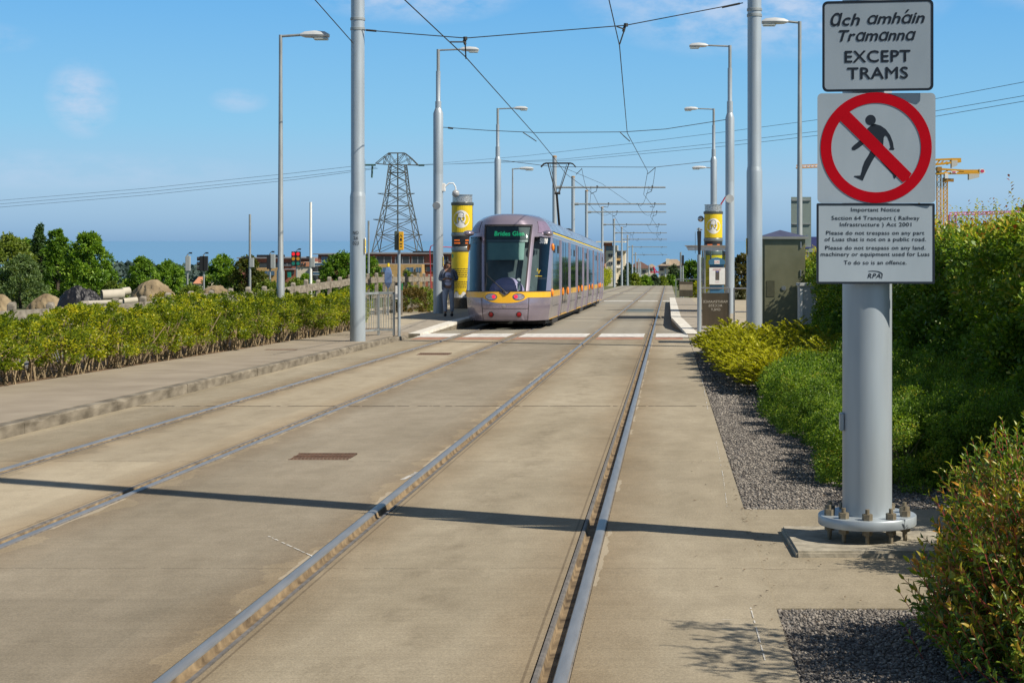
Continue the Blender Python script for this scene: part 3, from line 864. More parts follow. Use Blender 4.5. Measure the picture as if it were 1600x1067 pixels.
mb = MB().prism([pp(*p) for p in fig][::-1], -.0042, -.0032)
c = pp(595, 284); mb.cyl((c[0], -.0042, c[1]), (c[0], -.0032, c[1]), 48 / q / PPM, n=24)
c1, c2 = pp(600, 320), pp(640, 345); mb.box(c1[0], c2[0], -.0042, -.0032, c2[1], c1[1])
mb.build('walking_figure', M_INK, pl)
mb = MB(); c = pp(645, 540); ring_prism(mb, c, 512 / q / PPM, 413 / q / PPM, -.0056, -.0034, 72)
mb.build('red_ring', M_SRED, pl, fix=True)
sl = [pp(360, 225), pp(398, 205), pp(972, 782), pp(940, 830), pp(892, 862), pp(315, 290)]
MB().prism(sl[::-1], -.0060, -.0036).build('red_slash', M_SRED, pl)
# legal notice
pl, loc = sign_plate('notice_plate', 1275, 1460.5, 318, 443.5, R(2), .008, 'white plate with a dark border bearing the trespass notice', border=(.0125, .0))
q = 7.114
L_ = []
for s, a, b, bl, cap in (('Important Notice', 492, 1035, 148, 43), ('Section 64 Transport ( Railway', 275, 1255, 240, 43), ('Infrastructure ) Act 2001', 368, 1165, 312, 43),
                         ('Please do not trespass on any part', 215, 1310, 405, 43), ('of Luas that is not on a public road.', 198, 1328, 476, 43),
                         ('Please do not trespass on any land.', 205, 1322, 570, 43), ('machinery or equipment used for Luas', 155, 1368, 641, 43), ('To do so is an offence.', 412, 1112, 734, 43)):
    L_.append(tl(s, a, b, bl, cap, 0, .008, q, 1260, 310))
L_.append(tl('RPA', 677, 822, 885, 50, .2, .012, q, 1260, 310))
pl.location.y -= .012
lettering('lettering', L_, M_INK, pl, -.0046)
mb = MB(); pts = [(685, 806), (740, 803), (790, 808), (825, 820), (845, 840), (842, 865), (834, 892)]
pts2 = [(828, 892), (834, 862), (834, 842), (818, 828), (785, 816), (740, 811), (685, 812)]
mb.prism([loc(1260 + a / q, 310 + b / q) for a, b in pts + pts2][::-1], -.0046, -.0036).build('emblem', M_INK, pl)

# ---- tall masts beside the tracks
ML = mast(-6.585, 35.3, 8.6, .163, .143, 3.09, 'stout grey mast on the left footway beside the hedge, nearest on that side', base=.118, cap=True, collars=(6.62, 6.83, 7.35, 7.5))
lettering('number_plate', [('NO', -.07, .05, 2.27, .07, 0, .01), ('26', -.06, .04, 2.16, .07, 0, .01), ('023', -.075, .055, 2.05, .07, 0, .01)], M_INK, ML, -.172)
def warn(parent, z, r):
    mb = MB().box(r + .001, r + .006, -.10, .02, z - .14, z + .2)
    w = mb.build('warning_label', M_WHITE, parent)
    MB().box(r + .0062, r + .0075, -.095, .015, z - .12, z - .01).build('warning_patch', M_YELL, w)
    MB().prism([(0, 0)] * 0 or [(r + .0062, z + .01), (r + .0075, z + .01), (r + .0075, z + .16), (r + .0062, z + .16)], -.095, .012).build('warning_patch', M_YELL, w)
warn(ML, 2.0, .165)
MR = mast(1.815, 35.0, 8.6, .166, .147, 3.72, 'stout grey mast rising behind the yellow shrub, nearest on the right of the tracks', collars=(6.98, 7.1, 7.4))
MB().box(-.176, -.166, -.08, .05, 1.95, 2.3).build('warning_label', M_YELL, MR)

M3 = mast(-7.60, 55.0, 7.0, .165, .10, 4.62, 'grey mast with a lamp and a camera beside the left information column', base=.25, cap=False, lamp=(1, 8.72))
MB().lathe([(.165, 4.6), (.165, 6.6), (.10, 6.78), (.075, 6.82), (.075, 8.0)], n=24).build('upper_shaft', M_GALV, M3, smooth=40)
cc = MB().box(.10, .24, -.09, .09, 4.02, 4.3).build('camera_box', M_WHITE, M3, bevel=.02)
MB().tube([(.24, 0, 4.2), (.36, 0, 4.3), (.5, 0, 4.3), (.57, 0, 4.18), (.58, 0, 4.08)], .022, 8).build('camera_bracket', M_WHITE, M3, smooth=60)
MB().sphere((.58, 0, 3.96), .125, 14, 10).build('camera_dome', mat('smoked_dome', (.35, .36, .37), .15, var=0), M3, smooth=60)
MB().cyl((-.02, -.30, 3.55), (-.02, -.16, 3.6), .13, .09, n=16).build('loudspeaker', M_LAMP, M3, smooth=40)
warn(M3, 1.7, .166)
M4 = mast(2.04, 55.0, 7.0, .150, .10, 4.35, 'grey mast with a lamp standing close behind the ticket shelter', base=.25, cap=False, lamp=(-1, 8.85))
MB().lathe([(.15, 4.34), (.15, 6.45), (.10, 6.62), (.075, 6.68), (.075, 8.1)], n=24).build('upper_shaft', M_GALV, M4, smooth=40)
MB().cyl((-.02, -.30, 3.78), (-.02, -.14, 3.8), .14, .10, n=16).build('loudspeaker', M_LAMP, M4, smooth=40)
M5 = mast(-7.63, 74.5, 7.0, .15, .10, 4.6, 'grey mast with a lamp on the left platform, rising behind the tram roof', base=.25, cap=False, lamp=(1, 8.72))
MB().lathe([(.15, 4.58), (.15, 6.4), (.10, 6.55), (.075, 6.6), (.075, 8.0)], n=20).build('upper_shaft', M_GALV, M5, smooth=40)
M6 = mast(2.08, 76.0, 7.0, .15, .10, 4.6, 'grey mast with a lamp rising behind the right information column', base=.25, cap=False, lamp=(-1, 8.85))
MB().lathe([(.15, 4.58), (.15, 6.5), (.10, 6.65), (.075, 6.7), (.075, 8.1)], n=20).build('upper_shaft', M_GALV, M6, smooth=40)

# ---- cantilever masts beyond the platforms, left of the tracks
ORD = ['first and nearest', 'second', 'third', 'fourth', 'fifth', 'sixth', 'seventh', 'eighth', 'ninth', 'tenth', 'eleventh', 'twelfth']
cant = [(866.5, 243, 95.0, 293), (895.5, 275, 113.0, 319), (916.5, 297, 132.0, 331.5), (941, 323, 162.0, 351), (959.5, 342, 196.0, 364), (971.5, 354.5, 225.0, 374), (980.5, 367.5, 252.0, 386), (988, 383.5, 282.0, 398)]
for i, (xp, yt, d, ya) in enumerate(cant):
    P = px(xp, yt, d); g = G(d); h = P.z - g
    ah = px(xp, ya, d).z - g
    mast(P.x, d, h - .1, .15, .125, h * .45, f'{ORD[i]} of the cantilever masts in the row beyond the tram', arm=(-0.15 - P.x, ah), group='cantilever masts beyond the tram', name='cantilever_mast', n=14)
for i, (xp, yt, d) in enumerate([(993, 395, 310), (998, 404.5, 335), (1000.5, 410, 355), (1014, 414, 385)]):
    P = px(xp, yt, d); g = G(d); h = P.z - g
    mast(P.x, d, h - .1, .15, .125, 0, f'{ORD[i]} of the bare masts past the crest, left of the rails', group='masts past the crest', n=10)
P = px(1039.5, 418, 400); mast(P.x, 400, P.z - G(400), .16, .14, 0, 'bare mast past the crest standing in line with the right-hand rail', n=10)

# ---- street lamps on their own columns
def street_lamp(xp, yt, d, side, label, base_x=None, r=.075, ln=.9):
    P = px(xp, yt, d); g = G(d); h = P.z - g
    t = thing('street_lamp', label, 'street lamp', (P.x, d, g))
    MB().lathe([(r * 1.35, 0), (r * 1.35, 1.6), (r, 1.66), (r * .55, h)], n=16).build('column', M_ZINC, t, smooth=40)
    lamp_head(t, side, h, r * .6, ln=ln, size=.62 if d < 50 else .75)
    return t
street_lamp(438.5, 55, 35.6, 1, 'slim grey street lamp standing in the left hedge', r=.062, ln=.45)
SLR = street_lamp(1249.5, 34, 39.0, -1, 'slim grey street lamp behind the green cabinet', r=.072, ln=.3)
street_lamp(801, 263.5, 85.0, 1, 'small distant street lamp beyond the left platform', r=.06, ln=.35)
street_lamp(1113, 262, 88.0, -1, 'small distant street lamp seen behind the right information column', r=.06, ln=.35)

# back of the road signs on the right-hand lamp column
P = px(1252, 341, 39.4); t = thing('direction_sign', 'pale grey-green back of a sign fixed to the lamp column behind the cabinet', 'sign', (P.x, P.y, G(39)))
M_SBACK = mat('sign_back_grey', (0.22, 0.27, 0.25), 0.55, metal=.2, var=.06)
x0, x1 = (1236 - 1252) * 39.4 / F, (1267.5 - 1252) * 39.4 / F
z = lambda yp: px(0, yp, 39.4).z - G(39)
MB().box(x0, x1, 0, .006, z(386), z(308)).build('plate', M_SBACK, t)
for yp in (312, 349, 384):
    MB().box(x0 + .01, x1 - .01, -.03, -.001, z(yp + 2), z(yp)).build('rail_channel', M_ZINC, t)
x0, x1 = (1258 - 1252) * 39.4 / F, (1273 - 1252) * 39.4 / F
MB().box(x0, x1, .007, .012, z(425), z(388)).build('lower_plate', M_SBACK, t)
MB().box(x0 + .01, x1 - .01, -.02, .006, z(394), z(392)).build('rail_channel', M_ZINC, t)
MB().cyl((.13, .05, 0), (.13, .05, z(388)), .03, n=8).build('post', M_ZINC, t, smooth=40)

# ---- overhead line
def wire(name, pts, r, label, cat='wire', sag=0.0, group=None, n=6, fittings=()):
    P = [Vector(p) for p in pts]; Q = []
    for a, b in zip(P[:-1], P[1:]):
        k = 10 if sag else 1
        for i in range(k):
            u = i / k; Q.append(a.lerp(b, u) - Vector((0, 0, sag * 4 * u * (1 - u))))
    Q.append(P[-1])
    root = MB().tube(Q, r, n).build(name, M_WIRE, fix=False)
    tag(root, label, cat, group)
    for (kind, mb) in fittings:
        mb.build(kind, M_WIRE, root)
    return root
def at_h(x, y, h): return (x, y, G(y) + h)
# left and right contact wires with their stagger, held at each support
wire('contact_wire', [px(600, -40, 29.0), px(632, 0, 30.4), px(728, 90, 36), px(838, 213, 55), px(865, 246, 67)] + [at_h(-4.45 + (.2 if k % 2 else -.2), y, 6.1) for k, y in enumerate((75.5, 95, 113, 132, 162, 196, 225))], .0115, 'left contact wire hung above the tram')
wire('contact_wire', [px(940, -50, 26.5), px(968, 72, 35), px(980, 208, 55), px(1012, 268, 75)] + [at_h(-1.2 + (.2 if k % 2 else -.2), y, 6.1) for k, y in enumerate((95, 113, 132, 162, 196, 225))], .0115, 'right contact wire hung above the empty track')
sp1 = [px(565, 47, 35.2), px(632, 52.5, 35.2), px(728, 60, 35.1), px(978, 40, 35.05), px(1161, 5, 35)]
def fit(pts, r=.016):
    return MB().tube(pts, r, 6)
f1 = [('pull_off', fit([px(728, 60, 35.1), px(727, 72, 35.15), px(728, 92, 35.4)])), ('pull_off', fit([px(704, 66, 34.4), px(726, 66, 35.1)])),
      ('insulator', MB().cyl(px(727, 58, 35.1), px(727, 63, 35.1), .045, n=8).cyl(px(725, 63, 35.1), px(727, 70, 35.1), .03, n=8)),
      ('pull_off', fit([px(978, 40, 35.05), px(968, 70, 35.05)])), ('pull_off', fit([px(964, 42, 34.3), px(975, 46, 35.05)])),
      ('insulator', MB().cyl(px(978, 37, 35.05), px(978, 42, 35.05), .045, n=8).cyl(px(976, 42, 35.05), px(974, 50, 35.05), .03, n=8)),
      ('insulator', MB().cyl(px(572, 47.5, 35.2), px(588, 49, 35.2), .022, n=8)), ('insulator', MB().cyl(px(1128, 12, 35), px(1156, 6, 35), .022, n=8))]
wire('span_wire', sp1, .0105, 'nearest span wire slung between the two stout masts', fittings=f1)
f2 = [('pull_off', fit([px(817, 207, 55), px(826, 213, 55), px(838, 221, 55.3)])), ('pull_off', fit([px(968, 206, 55), px(975, 213, 55), px(984, 221, 56)])), ('insulator', MB().cyl(px(700, 200, 55), px(708, 201, 55), .03, n=8))]
wire('span_wire', [px(689, 199, 55), px(760, 204, 55), px(838, 207.5, 55), px(975, 206.5, 55), px(1040, 202, 55), px(1136, 187, 55)], .011, 'middle span wire between the lamp masts at the platform ends', fittings=f2)
f3 = [('pull_off', fit([px(1024, 262, 75), px(1012, 272, 75)])), ('pull_off', fit([px(909, 264, 75), px(900, 273, 75)]))]
wire('span_wire', [px(782, 250.5, 74.5), px(866, 261, 75), px(1024, 261.5, 75), px(1112, 252, 76)], .012, 'farthest span wire crossing above the tram roof', fittings=f3)
# stay wire on the near left mast and feeder cables along the arms
wire('stay_wire', [px(480, -14, 33.0), px(492, 0, 33.4), px(552, 68, 35.0)], .010, 'stay wire running up and away from the left mast')
# feeders and zigzag droppers that run along the cantilever masts
for k, (xx, hh) in enumerate(((-4.9, 6.9), (-1.6, 6.75))):
    pts = []
    for (xp, yt, d, ya), s in zip(cant[:6], (1, -1, 1, -1, 1, -1)):
        pts.append(at_h(xx + s * .5, d, px(xp, ya, d).z - G(d) + .06))
    wire('support_wire', [px(909, 263, 75) if k == 0 else px(1024, 262, 75)] + pts, .010, ('left' if k == 0 else 'right') + ' support wire sagging from arm to arm of the cantilever masts', sag=.55)
# diagonals seen from the first support to the arms
wire('bridle_wire', [px(866, 256, 76), px(940, 287, 95), px(985, 318, 113)], .010, 'slanting bridle wire between the tram roof and the first arm')

# ---- platform furniture: information columns
def torn(mb, x0, x1, z0, z1, r):
    pass
def cyl_panel(mb, r, a0, a1, z0, z1, n=14):
    vs = []; fs = []
    for k in range(n + 1):
        a = R(a0 + (a1 - a0) * k / n)
        vs += [(r * math.cos(a), r * math.sin(a), z0), (r * math.cos(a), r * math.sin(a), z1)]
    for k in range(n): fs.append((2 * k, 2 * k + 2, 2 * k + 3, 2 * k + 1))
    return mb.add(vs, fs)
def face_lines(cx, cz, s, r0):
    """masked face drawn in dark line on the column: strips lying on its curved skin"""
    mb = MB()
    def P(u, v, rr=r0):
        x = cx + u * s; a = math.asin(max(-.98, min(.98, x / rr)))
        return (x, -rr * math.cos(a), cz + v * s)
    paths = [[(-.42, .25), (-.40, .5), (-.28, .72), (-.05, .82), (.2, .76), (.34, .58), (.36, .35), (.36, .2), (.44, .02), (.36, -.02), (.36, -.2), (.26, -.32), (.08, -.32)],
             [(-.42, .25), (-.38, .0), (-.3, -.14), (-.28, -.45), (-.3, -.52)], [(-.28, -.45), (-.68, -.62), (-.72, -.78), (.55, -.78), (.5, -.64), (.12, -.45), (.1, -.3)],
             [(-.34, .12), (-.05, .08), (.38, .06)], [(-.05, .08), (.0, -.2), (.12, -.3)], [(.16, .32), (.26, .36)]]
    for p in paths: mb.tube([P(u, v) for u, v in p], .008 * s / .33, 5)
    return mb
def info_column(x, y, base, h, w, label, right=False):
    t = thing('information_column', label, 'column', (x, y, G(y) + base))
    r = w / 2
    MB().lathe([(r * 1.0, 0), (r * 1.0, .38)], n=32).build('plinth', mat('dark_perforated_steel', (.12, .105, .085), .5, metal=.5, var=.4, scale=40, mottle=.3), t, smooth=40)
    MB().lathe([(r * .955, .38), (r * .955, h - .32)], n=32).build('core', mat('column_frame_grey', (.10, .115, .11), .4, metal=.3), t, smooth=40)
    mb = MB(); cyl_panel(mb, r * .985, 190, 350, .42, .64); wb = mb.build('torn_backing', M_WHITE, t, fix=False)
    mb = MB(); n = 26; vs = []; fs = []; rg = random.Random(5)
    for k in range(n + 1):
        a = R(190 + 160 * k / n); zb = .60 + .07 * math.sin(k * .9) + rg.uniform(-.03, .03)
        vs += [(r * .992 * math.cos(a), r * .992 * math.sin(a), zb), (r * .992 * math.cos(a), r * .992 * math.sin(a), h * .497)]
    for k in range(n): fs.append((2 * k, 2 * k + 2, 2 * k + 3, 2 * k + 1))
    lp = mb.add(vs, fs).build('lower_poster', M_YELL, t, fix=False)
    # lines of small print
    mb = MB(); rg = random.Random(9)
    for i, z in enumerate((1.50, 1.42, 1.35, 1.28, 1.21, 1.02, .95, .88, .81)):
        a = 222
        while a < 318:
            st = rg.uniform(4, 13); b_ = min(a + st, 320)
            cyl_panel(mb, r * .9945, a, b_, z - .014, z + .014, 3); a = b_ + 2.2
    mb.build('small_print', M_INK, lp, fix=False)
    mb = MB(); cyl_panel(mb, r * .9945, 205, 222, 1.92, 2.06, 4); mb.build('green_mark', mat('green_ink', (.02, .3, .12), .5), lp, fix=False)
    # departures display
    MB().lathe([(r * .99, h * .505), (r * 1.0, h * .51), (r * 1.0, h * .54), (r * .97, h * .545)], n=32).build('display_sill', mat('display_sill_grey', (.2, .22, .22), .35, metal=.4), t, smooth=40)
    dp = MB().lathe([(r * .965, h * .545), (r * .965, h * .635)], n=32).build('display', M_BLACK, t, smooth=40)
    mb = MB(); rg = random.Random(4)
    for z in (h * .575, h * .60):
        for a0, a1 in ((228, 262), (293, 308)):
            a = a0
            while a < a1:
                b_ = a + rg.uniform(2.2, 4.5); cyl_panel(mb, r * .972, a, b_, z - .025, z + .025, 2); a = b_ + 1.0
    mb.build('amber_text', mat('amber_led', (.4, .1, .01), .5, var=0, emit=(1, .2, .02), emit_s=.55), dp, fix=False)
    MB().lathe([(r * .985, h * .635), (r * 1.01, h * .64), (r * 1.01, h * .66), (r * .985, h * .665)], n=32).build('display_hood', mat('display_sill_grey', (.2, .22, .22), .35), t, smooth=40)
    mb = MB(); cyl_panel(mb, r * .985, 197, 343, h * .67, h * .905)
    up = mb.build('upper_poster', M_YELL, t, fix=False)
    cz = h * .785; s = r * .72
    # white roundel wrapped on the poster, torn at its foot
    mb = MB(); n = 30; ring = []
    for k in range(n):
        a = 2 * math.pi * k / n; u = math.cos(a) * s; v = math.sin(a) * s * 1.12
        ring.append((u, -math.sqrt((r * .991) ** 2 - u * u), cz + v))
    vs = [(0, -r * .991, cz)] + ring
    for q_ in (.5,):
        inner = [(p[0] * q_, -math.sqrt((r * .991) ** 2 - (p[0] * q_) ** 2), cz + (p[2] - cz) * q_) for p in ring]
    vs = [(0, -r * .991, cz)] + inner + ring
    fs = [(0, 1 + k, 1 + (k + 1) % n) for k in range(n)] + [(1 + k, 1 + n + k, 1 + n + (k + 1) % n, 1 + (k + 1) % n) for k in range(n)]
    mb.add(vs, fs).build('roundel', M_WHITE, up, fix=False)
    face_lines(0.0, cz + .02, s * 1.0, r * .994).build('masked_face', M_INK, up)
    MB().lathe([(r * 1.0, h * .905), (r * 1.03, h * .91), (r * 1.03, h * .93), (r * .9, h * .935)], n=32).build('cornice', mat('column_frame_grey', (.10, .115, .11), .4), t, smooth=40)
    MB().lathe([(r * .9, h * .93), (r * .9, h - .02), (r * .97, h - .015), (r * .97, h)], n=32).build('crown', M_PERF, t, smooth=40)
    return t
P = px(722.5, 400, 63); info_column(P.x, 63.0, .25, 4.30, .83, 'round yellow information column on the left platform, torn poster at its foot')
P = px(1114.5, 400, 70); ic = info_column(P.x, 70.0, .25, 4.22, .80, 'round yellow information column rising behind the glass shelter on the right platform')
MB().sphere((-.53, 0, 3.62), .13, 12, 8).cyl((-.53, 0, 3.62), (-.35, 0, 3.62), .03, n=8).build('mirror_ball', M_STEEL, ic, smooth=60)
MB().cyl((.3, 0, 4.2), (.55, 0, 4.6), .03, n=8).build('red_stay', mat('red_hose', (.42, .03, .05), .5), ic)

# red cable hoop behind the mast
tag(MB().tube([px(674, 484, 60.5), px(673, 430, 60.5), px(671.5, 392, 60.5), px(673, 385, 60.5), px(677, 383, 60.5), px(690, 386, 60.5), px(706, 386.5, 61)], .018, 8).build('red_cable', mat('red_hose', (.42, .03, .05), .5), smooth=60), 'thin red cable looping behind the lamp mast to the yellow column', 'cable')

# ---- pedestrian barrier
def barrier():
    pts = [(-7.02, 38.15), (-6.745, 38.75), (-6.39, 38.75)]
    g = G(38.5) + .118
    t = thing('guard_rail', 'low galvanised barrier with thin bars by the stout left mast', 'barrier', (*pts[0], g))
    L_ = [(p[0] - pts[0][0], p[1] - pts[0][1]) for p in pts]
    for (x, y) in L_: MB().box(x - .025, x + .025, y - .025, y + .025, 0, 1.0).build('post', M_ZINC, t, bevel=.004)
    for a, b in zip(L_[:-1], L_[1:]):
        mb = MB().bar((*a, .985), (*b, .985), .05); mb.bar((*a, .13), (*b, .13), .045); mb.build('rail', M_ZINC, t)
        mb = MB(); n = 7 if a[0] < .1 else 6
        for k in range(1, n):
            u = k / n; x, y = a[0] + (b[0] - a[0]) * u, a[1] + (b[1] - a[1]) * u
            mb.cyl((x, y, .13), (x, y, .98), .0075, n=6)
        mb.build('bars', M_ZINC, t)
    return t
barrier()

# ---- yellow signal on a slim post
x, d = (623.5 - VX) * 38.7 / F, 38.7
t = thing('signal_post', 'slim post with a yellow sign and its dark box beside the barrier', 'signal', (x, d, G(d) + .1))
z = lambda yp: px(0, yp, d).z - G(d) - .1
MB().cyl((0, 0, 0), (0, 0, z(364)), .035, n=14).build('post', M_GALV, t, smooth=40)
sg = MB().box(.01, .115, -.11, -.03, z(391), z(362)).build('yellow_box', M_YEL2, t, bevel=.01)
MB().box(-.10, -.015, -.06, .16, z(391), z(361)).build('dark_box', mat('dark_sage', (.07, .09, .075), .5), t, bevel=.01)
mb = MB()
mb.tube([(.035, -.112, z(370)), (.062, -.112, z(366.5)), (.09, -.112, z(370))], .006, 4).cyl((.062, -.113, z(373.5)), (.062, -.111, z(373.5)), .022, n=12).box(.04, .085, -.113, -.111, z(376.5), z(374.3))
mb.box(.035, .09, -.113, -.111, z(382), z(380.5)).box(.04, .085, -.113, -.111, z(386), z(384.6)).build('pictogram', M_INK, sg)

# ---- smartcard validator: blue lozenge on a thin pole
x, d = (606.5 - VX) * 52.5 / F, 52.5
t = thing('card_validator', 'blue card validator with a yellow light on a thin pole behind the barrier', 'validator', (x, d, G(d) + .2))
MB().cyl((0, 0, 0), (0, 0, .95), .028, n=10).build('post', M_STEEL, t, smooth=40)
mb = MB(); zz = [.88, 1.0, 1.08, 1.4, 1.5, 1.58]; ww = [.02, .07, .105, .105, .08, .05]
vs = []
for z_, w_ in zip(zz, ww): vs += [(-w_, -w_ * .8, z_), (w_, -w_ * .8, z_), (w_, w_ * .8, z_), (-w_, w_ * .8, z_)]
fs = [(j * 4 + k, j * 4 + (k + 1) % 4, j * 4 + 4 + (k + 1) % 4, j * 4 + 4 + k) for j in range(5) for k in range(4)] + [(3, 2, 1, 0), (20, 21, 22, 23)]
mb.add(vs, fs).build('housing', mat('validator_blue', (.13, .2, .36), .4), t, bevel=.012)
MB().cyl((0, 0, 1.58), (0, 0, 1.69), .045, .04, n=12).build('beacon', mat('beacon_yellow', (.75, .55, .02), .4), t, smooth=40)

# ---- notice stand
x, d = (622 - VX) * 53 / F, 53
t = thing('notice_stand', 'small two-post stand with a white notice behind the signal post', 'notice', (x, d, G(d) + .2))
for sx in (-.11, .11): MB().box(sx - .03, sx + .03, -.03, .03, 0, 1.12).build('post', mat('weathered_post', (.2, .18, .15), .8), t)
nb = MB().box(-.08, .08, -.034, -.01, .55, .98).build('notice', M_WHITE, t)
MB().box(-.07, .07, -.037, -.0345, .6, .72).build('printed_rows', mat('grey_print', (.25, .26, .28), .6), nb)
MB().box(-.08, .08, -.034, -.01, .985, 1.08).build('header', M_BLACK, t)
MB().box(.115, .15, -.034, -.031, .85, 1.05).build('green_tab', mat('green_ink', (.02, .3, .12), .5), t)

# ---- right platform: signal post, gate panel, rails, shelter, ticket machine
x, d = (1092.5 - VX) * 42.2 / F, 42.2
t = thing('signal_post', 'grey post with a tall dark signal head in front of the right platform', 'signal', (x, d, G(d)))
z = lambda yp: px(0, yp, d).z - G(d)
MB().cyl((0, 0, 0), (0, 0, z(398)), .052, n=16).build('post', M_GALV, t, smooth=40)
MB().hexa([(-.03, -.04, z(400)), (.035, -.04, z(400)), (.035, .05, z(400)), (-.03, .05, z(400))], [(-.055, -.05, z(361)), (.055, -.05, z(361)), (.055, .09, z(361)), (-.055, .09, z(361))]).build('signal_head', M_BLACK, t, bevel=.008)
MB().cyl((-.06, .02, z(358)), (.08, .02, z(359)), .02, n=8).cyl((0, .02, z(361)), (0, .02, z(356)), .03, n=8).build('fitting', M_ZINC, t)
MB().tube([(-.1, .0, z(362)), (-.1, 0, z(396))], .006, 5).build('cable', M_ZINC, t)

x, d = (1118 - VX) * 43.9 / F, 43.9
t = thing('access_gate', 'brown steel panel gate at the foot of the right platform ramp', 'gate', (x, d, G(d) + .12))
M_BRONZE = mat('brushed_bronze_steel', (0.16, 0.125, 0.085), 0.35, metal=0.75, var=0.12, scale=10, stretch=(1, 1, .05))
pn = MB().box(-.355, .355, -.01, .01, .06, .93).build('panel', M_BRONZE, t, bevel=.003)
qs = 5.62
def gl(s, x0, x1, bl, cap): return (s, (1040 + x0 / qs - 1118) * d / F, (1040 + x1 / qs - 1118) * d / F, px(0, 360 + bl / qs, d).z - G(d) - .12, cap / qs * d / F, 0, .01)
lettering('etched_lettering', [gl('MAINTENANCE', 330, 548, 636, 22), gl('ACCESS', 378, 498, 670, 22), gl('ONLY', 398, 480, 705, 22)], mat('etched_grey', (.42, .38, .31), .5, var=0), pn, -.0125, mirror=True)
hr = MB().cyl((-.40, 0, 1.06), (.36, 0, 1.06), .022, n=10).build('handrail', M_STEEL, t, smooth=40)
for xx in (-.385, .375): MB().box(xx - .016, xx + .016, -.03, .03, 0, 1.06).build('post', M_STEEL, t)

t = thing('handrail', 'stainless handrail with a flat post to the right of the brown gate', 'handrail', ((1147 - VX) * 44 / F, 44.0, G(44) + .1))
for xx in (0, .34): MB().box(xx - .02, xx + .02, -.012, .012, 0, 1.08).build('post', M_STEEL, t)
for zz in (.45, 1.07): MB().cyl((-.02, 0, zz), (.36, 0, zz), .02, n=10).build('rail', M_STEEL, t, smooth=40)
mb = MB()
for zz in (.15, .3, .6, .75, .9): mb.cyl((0, -.03, zz), (0, .03, zz), .018, n=8)
mb.build('cable_clamps', M_STEEL, t)

def glass_mat(name, tint=(.8, .9, .88), alpha=.75):
    m = bpy.data.materials.new(name); m.use_nodes = True; nt = m.node_tree; nt.nodes.clear()
    o = nt.nodes.new('ShaderNodeOutputMaterial'); mx = nt.nodes.new('ShaderNodeMixShader')
    tr = nt.nodes.new('ShaderNodeBsdfTransparent'); tr.inputs['Color'].default_value = (*tint, 1)
    gl_ = nt.nodes.new('ShaderNodeBsdfGlossy'); gl_.inputs['Roughness'].default_value = .03
    fr = nt.nodes.new('ShaderNodeFresnel'); fr.inputs['IOR'].default_value = 1.45
    nt.links.new(fr.outputs[0], mx.inputs['Fac']); nt.links.new(tr.outputs[0], mx.inputs[1]); nt.links.new(gl_.outputs[0], mx.inputs[2]); nt.links.new(mx.outputs[0], o.inputs['Surface'])
    return m
M_GLASS = glass_mat('clear_glass')
d = 57.0; g = G(d) + .25
x0 = (1086 - VX) * d / F; t = thing('platform_shelter', 'glazed waiting shelter with a flat metal roof on the right platform', 'shelter', (x0, d, g))
w = (1136 - 1086) * d / F
zr = px(0, 386, d).z - g
MB().hexa([(-.28, -.3, zr), (w, -.3, zr - .06), (w, 3.6, zr - .06), (-.28, 3.6, zr)], [(-.34, -.34, zr + .05), (w, -.34, zr + .05), (w, 3.64, zr + .05), (-.34, 3.64, zr + .05)]).build('roof', M_STEEL, t)
MB().hexa([(-.24, -.31, zr - .12), (w, -.31, zr - .12), (w, -.22, zr - .12), (-.1, -.22, zr - .12)], [(-.3, -.31, zr - .001), (w, -.31, zr - .001), (w, -.22, zr - .001), (-.3, -.22, zr - .001)]).build('fascia', M_STEEL, t)
for (xx, yy) in ((.33, 0), (w - .03, 0), (.16, 1.6), (w - .03, 3.3), (.33, 3.3), (.62, 3.3)): MB().cyl((xx, yy, 0), (xx, yy, zr - .06), .03, n=10).build('post', M_STEEL, t, smooth=40)
MB().box(.36, w - .06, .9, .91, .15, zr - .15).build('glass_pane', M_GLASS, t)
MB().box(w - .04, w - .03, .1, 3.2, .15, zr - .15).build('glass_pane', M_GLASS, t)
MB().box(.4, w - .1, 2.6, 3.0, .42, .46).build('bench', mat('maroon_seat', (.10, .02, .04), .5), t)

d = 50.0; g = G(d) + .25; xc = (1120.5 - VX) * d / F
t = thing('ticket_machine', 'blue ticket machine with a rounded top and a white poster on its front', 'ticket machine', (xc, d + .05, g))
M_TBLUE = mat('ticket_blue', (.055, .16, .27), .4, var=.05)
zt = px(0, 405, d).z - g
hw = .215
poly = [(-hw, 0), (hw, 0), (hw, zt - .06), (hw * .7, zt - .015), (0, zt + .02), (-hw * .7, zt - .015), (-hw, zt - .06)]
bd = MB().prism(poly, 0, .45).build('cabinet', M_TBLUE, t, bevel=.01)
MB().prism([(-hw - .03, zt - .17), (hw + .02, zt - .17), (hw + .02, zt - .04), (hw * .7, zt + .02), (0, zt + .045), (-hw * .7, zt + .02), (-hw - .03, zt - .06)], -.06, .46).build('hood', M_TBLUE, t, bevel=.01)
lg = MB().box(-.085, .075, -.066, -.061, zt - .145, zt - .03).build('badge', M_WHITE, t)
lettering('badge_letters', [('LUAS', -.075, .065, zt - .115, .06, 0, .012)], mat('badge_red', (.5, .05, .08), .5, var=0), lg, -.0665)
z0, z1 = px(0, 444.5, d).z - g, px(0, 418.5, d).z - g
ps = MB().box(-.235, .235, -.09, -.065, z0, z1).build('poster', M_WHITE, t)
MB().box(-.25, .25, -.064, -.05, z0 - .02, z1 + .02).build('poster_frame', mat('bronze_trim', (.15, .11, .08), .5, metal=.4), t)
MB().box(-.05, .065, -.093, -.0905, z0 + .13, z1 - .09).build('pictured_reader', mat('picture_brown', (.10, .085, .07), .5), ps)
